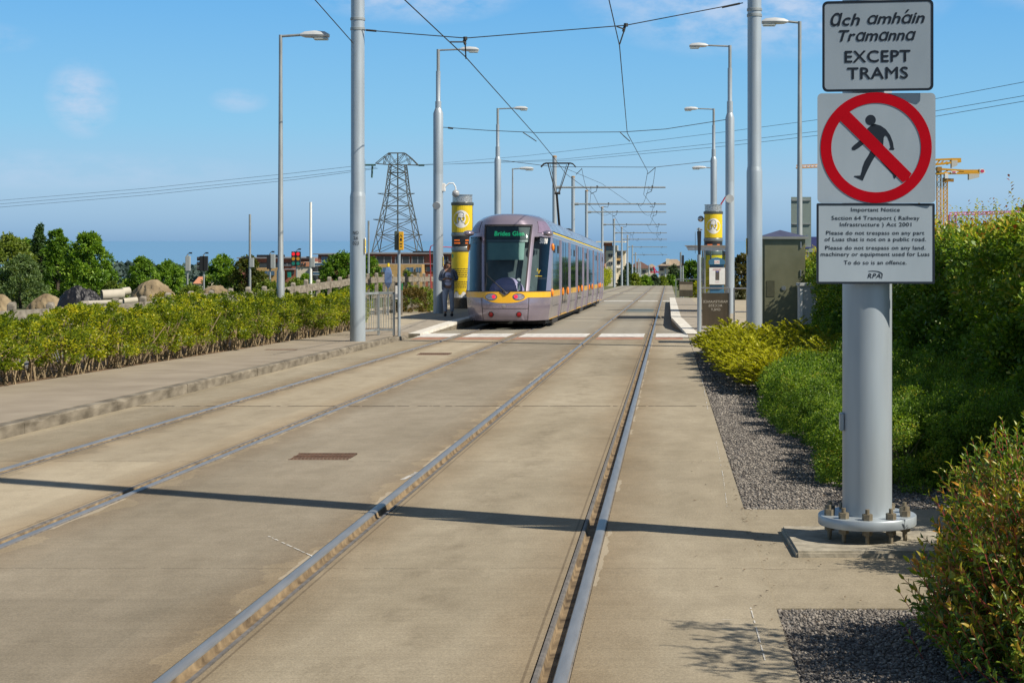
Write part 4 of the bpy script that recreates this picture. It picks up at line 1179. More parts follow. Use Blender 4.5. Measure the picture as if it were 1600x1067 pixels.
MB().box(-.02, .035, -.096, -.0935, z1 - .13, z1 - .105).build('pictured_screen', mat('picture_blue', (.1, .12, .5), .5), ps)
lettering('poster_letters', [('VALIDATE HERE', -.13, .12, z1 - .05, .022, 0, .01), ('BEFORE BOARDING', -.13, .1, z1 - .08, .022, 0, .01), ('LUAS', -.05, .06, z0 + .06, .02, 0, .01)], mat('badge_red', (.5, .05, .08), .5), ps, -.0915)

# planter wall and far gate at the end of the right platform, two slim signals there
d = 98.0; P = px(1072, 462, d)
t = thing('access_gate', 'far brown panel gate at the other end of the right platform', 'gate', (P.x, d, G(d) + .2))
MB().box(-.40, .40, -.03, .03, .02, .92).build('panel', M_BRONZE, t)
MB().box(-.38, .38, -.035, -.031, .42, .74).build('pale_plate', mat('pale_bronze', (.3, .25, .18), .5), t)
MB().cyl((-.62, 0, 1.04), (1.3, 0, 1.04), .03, n=8).cyl((-.6, 0, 0), (-.6, 0, 1.04), .025, n=8).build('handrail', M_STEEL, t)
for xp, yt, lab in ((1063.5, 394, 'taller of two slim grey posts beyond the far gate'), (1067, 399.5, 'shorter of two slim posts beyond the far gate, dark at its top')):
    P = px(xp, yt, 104); h = P.z - G(104)
    t = thing('signal_post', lab, 'signal', (P.x, 104, G(104)))
    MB().cyl((0, 0, 0), (0, 0, h), .055, n=10).build('post', M_ZINC, t, smooth=40)
    if yt > 395: MB().box(-.07, .07, -.06, .06, h - .62, h + .02).build('signal_head', M_BLACK, t)

# ---- equipment cabinets
d = 36.6; g = G(d); xc = (1224.5 - VX) * d / F
M_OLIVE = mat('olive_cabinet', (0.16, 0.165, 0.10), 0.32, metal=.15, var=.12, scale=2.5, col2=(.19, .19, .12))
t = thing('equipment_cabinet', 'olive green cabinet with a low pyramid roof behind the yellow shrub', 'cabinet', (xc, d, g))
hw = .475; ze = px(0, 374, d).z - g; za = px(0, 359.5, d + .45).z - g
MB().box(-hw, hw, 0, .9, 0, ze).build('body', M_OLIVE, t, bevel=.008)
MB().box(-hw + .05, hw - .10, -.02, -.001, .12, ze - .06).build('door', M_OLIVE, t, bevel=.006)
lk = MB().box(-hw + .09, -hw + .27, -.028, -.0205, 1.05, 1.4).build('lock_plate', mat('olive_lock', (.11, .11, .07), .4, metal=.4), t, bevel=.004)
MB().cyl((-.0, -.04, 1.24), (-.0, -.0205, 1.24), .05, n=16).build('latch', M_STEEL, t, smooth=40)
for zz in (1.5, 2.12): MB().cyl((hw - .10, -.03, zz), (hw - .10, -.03, zz + .14), .018, n=8).build('hinge', M_STEEL, t)
MB().box(-hw - .06, hw + .08, -.08, .98, ze + .001, ze + .055).build('eaves', mat('cabinet_trim', (.28, .29, .26), .5, metal=.3), t, bevel=.006)
mb = MB(); e = .05
mb.add([(-hw - e, -.06, ze + .056), (hw + e, -.06, ze + .056), (hw + e, .96, ze + .056), (-hw - e, .96, ze + .056), (-.05, .45, za)], [(0, 1, 4), (1, 2, 4), (2, 3, 4), (3, 0, 4), (3, 2, 1, 0)])
mb.build('pyramid_roof', mat('slate_blue_roof', (.075, .085, .15), .5, metal=.2), t)
MB().box(hw + .02, hw + .07, .0, .06, ze + .056, ze + .10).build('lifting_eye', M_STEEL, t)

d = 35.0; g = G(d); x0 = (1249.5 - VX) * d / F
t = thing('feeder_pillar', 'pale concrete pillar box between the green cabinet and the hedge', 'pillar box', (x0, d, g))
zt = px(0, 447.5, d).z - g
MB().box(0, .5, .0, .6, 0, zt).build('body', mat('pillar_concrete', (.42, .43, .42), .8, var=.1), t, bevel=.01)
MB().box(-.03, .53, -.04, .64, zt + .001, zt + .06).build('coping', mat('pillar_concrete', (.42, .43, .42), .8), t, bevel=.01)
MB().box(.012, .06, -.012, -.001, 0.05, zt - .05).build('pale_pilaster', M_WHITE, t)

# gratings set in the track
def grating(x, y, w, l, label, m):
    mb = MB(); g = G(y)
    mb.mat(0).box(x - w / 2, x + w / 2, y - l / 2, y + l / 2, g - .03, g + .002)
    n = 16
    mb.mat(1)
    for k in range(n):
        xa = x - w / 2 + w * (k + .2) / n; mb.box(xa, xa + w / n * .55, y - l / 2 + .02, y + l / 2 - .02, g + .0005, g + .006)
    for yb in (y - l / 2, y, y + l / 2 - .02): mb.box(x - w / 2, x + w / 2, yb, yb + .02, g + .001, g + .0085)
    tag(mb.build('drain_grating', [M_DARK, m]), label, 'grating')
M_IRON = mat('rusty_iron', (.14, .075, .045), .8, metal=.3, var=.35, scale=14)
x, y = gp(505, 714); grating(x, y, .50, .42, 'rusty drain grating between the two tracks in the foreground', M_IRON)
x, y = gp(678, 553.5); grating(x, y, .62, .55, 'rusty drain grating between the rails of the left track', M_IRON)
x = (440 - VX) * 1.427 / 119; y = F * 1.427 / 119
mb = MB().box(x - .35, x + .25, y - .3, y + .3, G(y) + .1, G(y) + .123); tag(mb.build('access_cover', M_IRON, bevel=.003), 'reddish brown access cover in the left footway', 'cover')

# chalk marks and scuffs on the concrete
mb = MB(); rg = random.Random(2)
def chalk(pts, w):
    for (xa, ya), (xb, yb) in zip(pts[:-1], pts[1:]):
        (X0, Y0), (X1, Y1) = gp(xa, ya), gp(xb, yb); n = 26
        for k in range(n):
            if rg.random() < .35: continue
            u, v = k / n, (k + .85) / n; ww = w * rg.uniform(.5, 1.2)
            A = (X0 + (X1 - X0) * u, Y0 + (Y1 - Y0) * u); B = (X0 + (X1 - X0) * v, Y0 + (Y1 - Y0) * v)
            mb.add([(A[0] - ww, A[1], G(A[1]) + .003), (A[0] + ww, A[1], G(A[1]) + .003), (B[0] + ww, B[1], G(B[1]) + .003), (B[0] - ww, B[1], G(B[1]) + .003)], [(0, 1, 2, 3)])
chalk([(1173, 950), (1184, 990), (1196, 1034)], .003); chalk([(1119, 690), (1130, 745), (1136, 792)], .002); chalk([(1095, 580), (1106, 640)], .003); chalk([(1128, 968), (1146, 969)], .012)
chalk([(420, 838), (490, 870)], .006); chalk([(628, 750), (652, 738)], .02)
tag(mb.build('chalk_marks', M_PAINT, fix=False), 'faint white chalk marks on the concrete', 'marking', kind='structure')

# ================================================================ THE TRAM
M_LILAC = mat('lilac_silver_paint', (0.31, 0.265, 0.325), 0.24, metal=0.5, var=0.08, scale=1.5, coat=0.5)
M_SILV = mat('silver_side_paint', (0.40, 0.36, 0.36), 0.3, metal=0.5, var=0.06, scale=1.5, coat=0.3)
M_FAIR = mat('roof_fairing_paint', (0.26, 0.29, 0.38), 0.3, metal=0.4, var=0.04, scale=1.0, coat=.4)
M_BAND = mat('tram_yellow', (0.78, 0.41, 0.008), 0.35, var=0.04, coat=.3)
M_SEAM = mat('panel_gap', (0.02, 0.018, 0.02), 0.8, var=0)
M_DGLASS = mat('dark_side_glass', (0.012, 0.018, 0.022), 0.04, var=0, spec=0.45)
M_CAB = mat('cab_lining', (0.085, 0.11, 0.12), 0.7, var=0.2, scale=3)
M_BLIND = mat('sun_blind', (0.24, 0.38, 0.35), 0.7, var=0.05)
M_DASH = mat('dash_lilac', (0.50, 0.40, 0.66), 0.5, var=0.05)
M_ORANGE = mat('indicator_orange', (0.8, 0.22, 0.01), 0.3, var=0)
M_REDL = mat('red_lamp', (0.30, 0.006, 0.012), 0.2, var=0)
M_REDON = mat('red_lamp_lit', (0.5, 0.02, 0.05), 0.3, var=0, emit=(1, .03, .08), emit_s=.5)
M_LEDG = mat('green_led', (0.02, .2, .1), .5, var=0, emit=(0.03, 0.75, 0.33), emit_s=0.3)
M_UNDER = mat('underframe_dark', (0.03, 0.028, 0.026), 0.8, var=.3)
M_SCREEN = glass_mat('windscreen_glass', (.80, .88, .87))

TX, TY = -4.53, 46.1
tram = thing('tram', 'lilac and silver tram with a yellow band standing at the left platform', 'tram', (TX, TY, G(TY)))
tram.rotation_euler = (-math.atan(0.0202), 0, 0)
TL = 38.9
WP = [(.25, 1.12), (.6, 1.17), (.9, 1.195), (1.05, 1.2), (2.6, 1.2), (2.8, 1.15), (2.98, 1.04), (3.12, .92), (3.21, .80), (3.27, .62)]
TP = [(.25, .12), (.42, .03), (.7, .0), (1.05, .04), (2.0, .42), (2.95, .86), (3.08, .93), (3.18, 1.04), (3.24, 1.22), (3.27, 1.5)]
def lerp_tab(T, z):
    if z <= T[0][0]: return T[0][1]
    for (a, va), (b, vb) in zip(T[:-1], T[1:]):
        if z <= b: return va + (vb - va) * (z - a) / (b - a)
    return T[-1][1]
def SURF(u, z, off=0.0):
    def s(u, z):
        return Vector((u * lerp_tab(WP, z), lerp_tab(TP, z) + 1.15 * abs(u) ** 3.2, z))
    p = s(u, z)
    if off:
        e = .01
        du = s(min(1, u + e), z) - s(max(-1, u - e), z); dz = s(u, min(3.27, z + e)) - s(u, max(.25, z - e))
        n = du.cross(dz).normalized()
        if n.y > 0.2 and abs(u) < .9: n = -n
        if n.dot(Vector((u, -.6, .1))) < 0: n = -n
        p = p + n * off
    return p
def W(z): return lerp_tab(WP, z)
def patch(mb, fn, ns, nt, off=0.0, zs=None):
    vs = []; ts = zs or [j / nt for j in range(nt + 1)]
    for t in ts:
        for i in range(ns + 1):
            u, z = fn(i / ns, t); vs.append(SURF(max(-1, min(1, u)), z, off))
    n = ns + 1
    return mb.add(vs, [(j * n + i, j * n + i + 1, (j + 1) * n + i + 1, (j + 1) * n + i) for j in range(len(ts) - 1) for i in range(ns)])
def span(u0, u1, z0, z1):
    """u0,u1 functions of z"""
    f0 = u0 if callable(u0) else (lambda z: u0); f1 = u1 if callable(u1) else (lambda z: u1)
    def fn(s, t):
        z = z0 + (z1 - z0) * t; return f0(z) + (f1(z) - f0(z)) * s, z
    return fn
HW = lambda z: (.575 + .105 * (z - 1.07) / 1.88)
uw = lambda z: HW(z) / W(z)
up_ = lambda z: (HW(z) + .085) / W(z)
ue = lambda z: .90 + .06 * (z - 1.07) / 1.53

mb = MB()
patch(mb, span(-1, 1, .25, 1.07), 40, 14)
for s in (1, -1):
    g_ = lambda f, s=s: (lambda z: s * f(z))
    patch(mb, span(g_(uw), g_(up_), 1.07, 2.95), 4, 16)
    patch(mb, span(g_(ue), lambda z, s=s: s * 1.0, 1.07, 2.6), 4, 14)
    patch(mb, span(g_(up_), lambda z, s=s: s * 1.0, 2.6, 2.95), 16, 6)
patch(mb, span(-1, 1, 2.95, 3.27), 40, 12)
shell = mb.build('front_shell', M_LILAC, tram, smooth=35)
# sides and roof behind the front
def side_shell(z0, z1, nz, m, name):
    mb = MB()
    for s in (1, -1):
        vs = []; zs = [z0 + (z1 - z0) * j / nz for j in range(nz + 1)]
        for z in zs:
            for y in (None, 12, 25, TL):
                p = SURF(s, z)
                vs.append(p if y is None else Vector((p.x, y, z)))
        mb.add(vs, [(j * 4 + i, j * 4 + i + 1, j * 4 + 5 + i, j * 4 + 4 + i) for j in range(nz) for i in range(3)])
    return mb, zs
mb, _ = side_shell(.25, 2.72, 14, None, '')
mb.build('side_wall', M_SILV, tram, smooth=30)
mb, zs = side_shell(2.72, 3.27, 12, None, '')
a = SURF(1, 3.27)
w = W(3.27)
mb.add([(-w, a.y, 3.27), (w, a.y, 3.27), (w, TL, 3.30), (-w, TL, 3.30)], [(0, 1, 2, 3)])
# front of the flat roof
front = [SURF(u / 20, 3.27) for u in range(-20, 21)]
n0 = len(mb.v); mb.v += [tuple(p) for p in front]; mb.f.append(tuple(range(n0, n0 + 41))); mb.m.append(0)
mb.build('roof', M_FAIR, tram, smooth=30)
end = [(s * W(z), TL, z) for s, zz in ((1, [.25, .9, 2.6, 2.8, 2.98, 3.12, 3.21, 3.27]), (-1, [3.27, 3.21, 3.12, 2.98, 2.8, 2.6, .9, .25])) for z in zz]
mb = MB(); mb.add(end, [tuple(range(len(end)))]); mb.build('rear_end', M_LILAC, tram)
MB().box(-1.02, 1.02, 1.45, TL - .2, .13, .40).build('underframe', M_UNDER, tram)
for yb in (3.2, 18.6, 34.2):
    bg = MB().box(-1.1, 1.1, yb, yb + 2.4, .10, .34).build('bogie', M_UNDER, tram)
    for yy in (yb + .4, yb + 2.0):
        for s in (-.75, .75): MB().cyl((s - .06, yy, .295), (s + .06, yy, .295), .295, n=20).build('wheel', M_UNDER, bg, smooth=40)
# glazing of the cab and what is seen through it
mb = MB(); patch(mb, span(lambda z: -uw(z), uw, 1.07, 2.95), 14, 14, .003); mb.build('windscreen', M_SCREEN, tram, smooth=40)
for s in (1, -1):
    mb = MB(); patch(mb, span(lambda z, s=s: s * up_(z), lambda z, s=s: s * ue(z), 1.07, 2.6), 8, 12, .003); mb.build('corner_window', M_SCREEN, tram, smooth=40)
mb = MB(); patch(mb, span(-.98, .98, 1.0, 3.0), 24, 14, -.38); mb.build('cab_lining', M_CAB, tram, smooth=40)
mb = MB(); patch(mb, span(lambda z: -uw(z) * .97, lambda z: uw(z) * .97, 2.54, 2.95), 12, 4, -.03); hd = mb.build('header', M_CAB, tram, smooth=40)
mb = MB(); patch(mb, span(lambda z: -uw(z) * .93, lambda z: uw(z) * .80, 1.97, 2.46), 12, 5, -.07); mb.build('sun_blind', M_BLIND, tram, smooth=40)
mb = MB(); patch(mb, span(lambda z: -uw(z) * .95, lambda z: uw(z) * .95, 2.47, 2.535), 12, 2, -.05); mb.build('blind_roller', mat('roller_grey', (.2, .25, .26), .5), tram)
MB().sphere((0.0, .60, 1.02), (.50, .42, .44), 24, 14).build('dashboard', M_DASH, tram, smooth=60)
MB().box(-.3, .3, .18, .25, 1.09, 1.25).build('desk_panel', M_DASH, tram, bevel=.02)
MB().box(-.30, .12, 1.05, 1.2, 1.45, 1.95).build('driver_seat', M_BLACK, tram, bevel=.06)
tm = MB().box(.33, .40, .20, .25, 1.10, 1.30).cyl((.365, .19, 1.38), (.365, .25, 1.38), .055, n=14).build('ticket_reader', mat('reader_pale', (.4, .48, .5), .4), tram)
# window surrounds, dark rubber
mb = MB()
for s in (1, -1):
    patch(mb, span(lambda z, s=s: s * (uw(z) - .035), lambda z, s=s: s * uw(z), 1.07, 2.95), 2, 14, .006)
patch(mb, span(lambda z: -uw(z), uw, 2.90, 2.95), 12, 2, .006); patch(mb, span(lambda z: -1.0, lambda z: 1.0, 1.055, 1.075), 40, 1, .006)
for s in (1, -1):
    patch(mb, span(lambda z, s=s: s * up_(z), lambda z, s=s: s * (ue(z)), 2.585, 2.605), 8, 1, .006)
mb.build('window_seal', M_SEAM, tram)
# destination and fleet number
def letters_on(text, u0, u1, z, cap, off, m, name, parent, bold=.0, shear=0.0):
    co, fc = text_mesh(text, shear)
    a = min(c[0] for c in co); b = max(c[0] for c in co); mb = MB()
    for k, (du, dz) in enumerate(((0, 0), (bold * cap, 0), (-bold * cap, 0), (0, bold * cap), (0, -bold * cap)) if bold else ((0, 0),)):
        mb.add([SURF(u0 + (c[0] - a) / (b - a) * (u1 - u0) + du, z + c[1] / .69 * cap + dz, off + k * .0002) for c in co], fc)
    return mb.build(name, m, parent, fix=False)
letters_on('Brides Glen', -.31, .40, 2.635, .125, -.018, M_LEDG, 'destination', hd, .05)
letters_on('5011', .735, .885, 2.42, .14, .012, M_WHITE, 'fleet_number', tram, .08, .15)
letters_on('5011', -.885, -.76, 2.42, .12, .012, mat('pale_number', (.3, .36, .42), .5, var=0), 'fleet_number', tram, .0, .15)
# yellow band with its dip, lamps
def low(u):
    a = abs(u) * 1.19
    return .895 if a > .62 else .745 + .15 * (a / .62) ** 3.2
def high(u):
    a = abs(u) * 1.19
    return 1.05 if a > .15 else .955 + .095 * (a / .15)
mb = MB(); patch(mb, lambda s, t: (-.995 + 1.99 * s, low(-.995 + 1.99 * s) + (high(-.995 + 1.99 * s) - low(-.995 + 1.99 * s)) * t), 80, 4, .007); mb.build('yellow_band', M_BAND, tram, smooth=40)
def disc(mb, x, z, rx, rz, off, n=22):
    vs = [SURF(x / 1.18, z, off + .004)] + [SURF((x + rx * math.cos(2 * math.pi * k / n)) / 1.18, z + rz * math.sin(2 * math.pi * k / n), off) for k in range(n)]
    return mb.add(vs, [(0, 1 + k, 1 + (k + 1) % n) for k in range(n)])
for s in (-1, 1):
    hl = disc(MB(), s * .372, .915, .165, .10, .010).build('headlight', mat('headlight_bezel', (.16, .14, .16), .3, metal=.5, var=0), tram, fix=False)
    disc(MB(), s * .372, .915, .14, .08, .016).build('lens', mat('headlight_lens', (.34, .32, .35), .12, metal=.3, var=.3, scale=14), hl, fix=False)
    disc(MB(), s * .30, .92, .052, .052, .024).build('red_lamp', M_REDON, hl, fix=False)
    fl = disc(MB(), s * .398, .43, .078, .078, .008).build('marker_light', M_SEAM, tram, fix=False)
    disc(MB(), s * .398, .43, .058, .058, .016).build('lens', M_REDL, fl, fix=False)
mb = MB()
patch(mb, span(-.55, .55, .585, .597), 20, 1, .006)
for s in (-1, 1):
    patch(mb, span(s * .545, s * .555, .28, .9), 1, 8, .006)
patch(mb, span(-.56, .56, .262, .272), 20, 1, .006)
mb.build('panel_seams', M_SEAM, tram)
disc(MB(), -.02, .665, .05, .05, .006).build('front_emblem', M_SILV, tram, fix=False)
mb = MB(); mb.tube([SURF(-.42, 1.50, .05), SURF(-.22, 1.28, .06), SURF(.0, 1.05, .05), SURF(.03, .99, .03)], [.012, .016, .022, .03], 6)
mb.tube([SURF(-.44, 1.85, .03), SURF(-.43, 1.5, .03), SURF(-.44, 1.2, .03)], .012, 5); mb.tube([SURF(-.10, 1.06, .03), SURF(.04, .98, .03), SURF(.12, 1.05, .03)], .014, 5)
mb.build('wiper', M_BLACK, tram)
# company mark on the corner glass
mb = MB(); mb.tube([SURF(.70 + .07 * (k / 10), 1.62 + .10 * math.sin(k * .9) * (1 - k / 14), .008) for k in range(11)], .006, 4).tube([SURF(.66, 1.49, .008), SURF(.80, 1.49, .008)], .008, 4)
mb.build('yellow_mark', M_YELL, tram)
for s in (-1, 1):
    MB().sphere((s * 1.12, .98, 2.70), (.16, .26, .085), 14, 8).build('mirror_pod', M_LILAC, tram, smooth=60)
    mb = MB(); patch(mb, span(lambda z: s * (.80 + .10 * (3.06 - z) / .36 * -1), lambda z: s * .995, 2.72, 3.06), 6, 5, .012); mb.build('corner_lamp', mat('smoky_lilac', (.20, .15, .22), .25, var=.1), tram, smooth=40)
    MB().sphere((s * 1.215, 1.72, 2.32), (.045, .07, .11), 10, 8).build('indicator', M_ORANGE, tram, smooth=60)
    MB().sphere((s * 1.215, 1.46, 1.02), (.045, .07, .11), 10, 8).build('indicator', M_ORANGE, tram, smooth=60)
# sides: bays of glass and doors
bays = [(1.98, 5.2, 'w'), (5.4, 9.9, 'd'), (10.1, 14.3, 'w'), (14.5, 18.9, 'd'), (19.1, 22.5, 'w'), (22.7, 27.8, 'd'), (28.0, 32.3, 'w'), (32.5, 35.8, 'd'), (36.0, 38.5, 'w')]
for s in (1, -1):
    X = lambda z, o=.004: s * (W(z) + o)
    def sq(mb, y0, y1, z0, z1, o=.004):
        zs = [z0] + [q for q, _ in WP if z0 + .01 < q < z1 - .01] + [z1]
        for a, b in zip(zs[:-1], zs[1:]):
            mb.add([(X(a, o), y0, a), (X(a, o), y1, a), (X(b, o), y1, b), (X(b, o), y0, b)], [(0, 1, 2, 3)])
        return mb
    for (y0, y1, k) in bays:
        if k == 'w':
            ym = (y0 + y1) / 2
            for a, b in ((y0, ym - .03), (ym + .03, y1)):
                wd = sq(MB(), a, b, 1.09, 2.595).build('side_window', M_DGLASS, tram)
                sq(MB(), a + .25, a + .85, 2.17, 2.40, .012).build('vent', M_SEAM, wd)
            sq(MB(), y0, y1, .90, 1.075).build('yellow_panel', M_BAND, tram)
            sq(sq(MB(), y0 + .3, y1 - .3, .62, .635), y0, y0 + .02, .3, .9).build('panel_seams', M_SEAM, tram)
        else:
            yy = [y0, y0 + (y1 - y0) * .22, y0 + (y1 - y0) * .5, y0 + (y1 - y0) * .78, y1]
            for a, b, dd in ((yy[0], yy[1], 0), (yy[1], yy[2], 1), (yy[2], yy[3], 1), (yy[3], yy[4], 0)):
                if dd:
                    dr = sq(MB(), a + .02, b - .02, .30, 2.598, .006).build('door', M_LILAC, tram)
                    sq(MB(), a + .10, b - .10, .62, 2.56, .012).build('pane', M_DGLASS, dr)
                    sq(MB(), a + .02, b - .02, .27, .31, .02).build('sill', M_BAND, dr)
                else:
                    wd = sq(MB(), a + .03, b - .03, 1.09, 2.595).build('side_window', M_DGLASS, tram)
                    sq(MB(), a + .05, b - .05, .90, 1.075).build('yellow_panel', M_BAND, tram)
            MB().sphere((s * 1.22, yy[1], 1.0), (.03, .09, .13), 8, 6).build('door_handle', M_ORANGE, tram, smooth=60)
            MB().sphere((s * 1.22, yy[3], 1.0), (.03, .09, .13), 8, 6).build('door_handle', M_ORANGE, tram, smooth=60)
        pl_ = MB()
        zp = [.26] + [q for q, _ in WP if .27 < q < 2.59] + [2.598]
        for a, b in zip(zp[:-1], zp[1:]):
            lo = [(X(a, -.01), y1 + .0), (X(a, .045), y1 + .03), (X(a, .045), y1 + .17), (X(a, -.01), y1 + .20)]; hi = [(X(b, -.01), y1 + .0), (X(b, .045), y1 + .03), (X(b, .045), y1 + .17), (X(b, -.01), y1 + .20)]
            pl_.hexa([(*p, a) for p in lo], [(*p, b) for p in hi])
        pl_.build('pillar', M_LILAC, tram)
    sq(MB(), 2.05, TL, 2.725, 2.765, .014).build('yellow_line', M_YELL, tram)
    sq(MB(), 2.0, TL, 2.66, 2.722, .006).build('cant_rail', M_LILAC, tram)
    sq(MB(), 2.1, TL, 2.768, 2.80, .008).build('dark_gutter', M_SEAM, tram)
    sq(MB(), 1.5, TL, .25, .275, .006).build('skirt_edge', M_BAND, tram)
    zz = [2.80, 2.98, 3.12, 3.21, 3.27]
    for yr in (3.4, 5.6, 9.0, 10.4, 14.0, 16.5, 19.4, 22.5, 25.2, 28.4, 31.0, 34.0, 36.4):
        mb = MB()
        for a, b in zip(zz[:-1], zz[1:]):
            mb.add([(X(a, .02), yr, a + .02), (X(a, .02), yr + .16, a + .02), (X(b, .02), yr + .16, b + .02), (X(b, .02), yr, b + .02)], [(0, 1, 2, 3)])
        mb.build('roof_rib', mat('rib_purple', (.16, .09, .18), .3, metal=.3, var=0), tram)
# pantograph
py_ = 22.2
pz = 6.12
pg = MB().box(-.5, .5, py_ - .1, py_ + 1.2, 3.27, 3.42).tube([(0, py_ + 1.1, 3.42), (-.03, py_ - .35, 4.85)], [.05, .045], 8)
pg = pg.build('pantograph', M_UNDER, tram, smooth=40)
mb = MB()
for sx in (-1, 1):
    mb.tube([(sx * .07, py_ - .35, 4.85), (sx * .42, py_ + .25, pz - .06)], .022, 6)
    mb.tube([(sx * .02, py_ - .2, 4.85), (sx * .34, py_ + .25, pz - .06)], .012, 6)
mb.cyl((-.12, py_ - .35, 4.85), (.12, py_ - .35, 4.85), .05, n=8).build('upper_arm', M_UNDER, pg)
mb = MB()
for dy in (0.1, .4): mb.tube([(-.72, py_ + dy, pz - .16), (-.60, py_ + dy, pz - .03), (-.5, py_ + dy, pz), (.5, py_ + dy, pz), (.60, py_ + dy, pz - .03), (.72, py_ + dy, pz - .16)], .025, 6)
mb.box(-.45, -.40, py_ + .1, py_ + .4, pz - .05, pz).box(.40, .45, py_ + .1, py_ + .4, pz - .05, pz).build('pan_head', M_UNDER, pg)

# ================================================================ THE PERSON
def skin(name, verts, edges, radii, material, parent, root=0, sub=2):
    me = bpy.data.meshes.new(name); me.from_pydata([tuple(v) for v in verts], edges, [])
    o = bpy.data.objects.new(name, me); COL.objects.link(o)
    o.modifiers.new('skin', 'SKIN'); sd = o.modifiers.new('sub', 'SUBSURF'); sd.levels = sub; sd.render_levels = sub
    for i, v in enumerate(me.skin_vertices[0].data):
        r = radii[i]; v.radius = r if isinstance(r, tuple) else (r, r); v.use_root = (i == root)
    dg = bpy.context.evaluated_depsgraph_get(); dg.update()
    new = bpy.data.meshes.new_from_object(o.evaluated_get(dg))
    o.modifiers.clear(); old = o.data; o.data = new; bpy.data.meshes.remove(old); new.name = name
    new.materials.clear(); new.materials.append(material); new.shade_smooth()
    if parent: o.parent = parent
    return o
PXX, PYY = (700.5 - VX) * 51.3 / F, 51.3
per = thing('person', 'person in an open dark jacket and grey trousers reading a phone on the platform', 'person', (PXX, PYY, G(PYY) + .25))
M_SKIN = mat('brown_skin', (.38, .20, .125), .5, var=.06)
M_HAIR = mat('dark_hair', (.015, .011, .009), .6, var=.2, scale=40)
M_JACK = mat('charcoal_jacket', (.16, .17, .21), .85, var=.2, scale=9)
M_SHIRT = mat('lavender_shirt', (.72, .69, .88), .85, var=.08)
M_TROU = mat('slate_trousers', (.42, .44, .52), .85, var=.12, scale=8)
M_SHOE = mat('dark_trainers', (.02, .018, .025), .6, var=.1)
# body: pelvis, spine, neck, head, arms with hands at the phone, legs
V_ = [(0, 0, .93), (0, 0, 1.08), (0, -.01, 1.26), (0, 0, 1.40), (0, -.01, 1.475), (0, -.03, 1.535), (0, -.045, 1.60), (0, -.04, 1.665),
      (-.17, 0, 1.385), (-.245, .03, 1.14), (-.10, -.24, 1.15), (-.045, -.29, 1.175),
      (.17, 0, 1.385), (.245, .03, 1.14), (.10, -.24, 1.15), (.05, -.29, 1.175),
      (-.09, 0, .90), (-.10, -.04, .50), (-.085, -.02, .09), (.09, .02, .90), (.10, .03, .50), (.105, .10, .09)]
E_ = [(0, 1), (1, 2), (2, 3), (3, 4), (4, 5), (5, 6), (6, 7), (3, 8), (8, 9), (9, 10), (10, 11), (3, 12), (12, 13), (13, 14), (14, 15), (0, 16), (16, 17), (17, 18), (0, 19), (19, 20), (20, 21)]
R_ = [.115, .105, .12, .10, .05, .062, .082, .062, .05, .042, .030, .026, .05, .042, .030, .026, .085, .058, .04, .085, .058, .04]
body = skin('body', V_, E_, R_, M_SKIN, per)
# fingers curled round the phone, both hands
mb_f = []
for s in (-1, 1):
    for k in range(4):
        z = 1.195 - .018 * k; ln = (.9, 1.0, .97, .8)[k]
        skin('finger', [(s * .05, -.292, z), (s * (.05 - .022 * ln), -.318, z + .004), (s * (.028 - .016 * ln), -.322, z + .008), (s * (.016 - .014 * ln), -.312, z + .01)], [(0, 1), (1, 2), (2, 3)], [.0095, .009, .0085, .007], M_SKIN, body, sub=1)
    skin('thumb', [(s * .055, -.285, 1.17), (s * .045, -.300, 1.205), (s * .025, -.310, 1.222)], [(0, 1), (1, 2)], [.011, .0105, .008], M_SKIN, body, sub=1)
mb = MB()
mb.sphere((-.03, -.122, 1.60), (.011, .006, .007), 8, 6).sphere((.03, -.122, 1.60), (.011, .006, .007), 8, 6).box(-.024, .024, -.122, -.112, 1.538, 1.545)
mb.build('features', M_HAIR, body)
MB().sphere((0, -.128, 1.575), (.013, .018, .022), 8, 6).sphere((-.082, -.04, 1.585), (.012, .02, .03), 8, 6).sphere((.082, -.04, 1.585), (.012, .02, .03), 8, 6).build('nose_and_ears', M_SKIN, body, smooth=60)
# hair: a cap over crown and nape
mb = MB(); vs = []; nu, nv = 18, 9
for j in range(nv + 1):
    for i in range(nu):
        p = 2 * math.pi * i / nu; fr = -math.sin(p)           # +1 towards the face
        t = (math.pi * (.62 - .26 * max(0, fr))) * j / nv
        vs.append((.098 * math.sin(t) * math.cos(p), -.035 + .108 * math.sin(t) * math.sin(p), 1.612 + .105 * math.cos(t)))
mb.add(vs, [(j * nu + i, j * nu + (i + 1) % nu, (j + 1) * nu + (i + 1) % nu, (j + 1) * nu + i) for j in range(nv) for i in range(nu)])
mb.build('hair', M_HAIR, per, smooth=60)
skin('shirt', [(0, 0, .90), (0, -.012, 1.08), (0, -.02, 1.26), (0, -.005, 1.40)], [(0, 1), (1, 2), (2, 3)], [(.155, .12), (.145, .115), (.165, .128), (.14, .10)], M_SHIRT, per)
lettering('shirt_print', [('MY', -.05, .05, 1.235, .05, 0, .02), ('WORD', -.07, .07, 1.16, .045, 0, .02)][:0] or [('II', -.07, -.03, 1.16, .08, 0, .03), ('III', -.015, .07, 1.22, .05, 0, .02)], M_INK, per, -.152)
MB().box(-.08, -.068, -.152, -.149, 1.05, 1.24).box(-.08, .08, -.152, -.149, 1.05, 1.062).box(.068, .08, -.152, -.149, 1.05, 1.24).build('shirt_panel', M_INK, per)
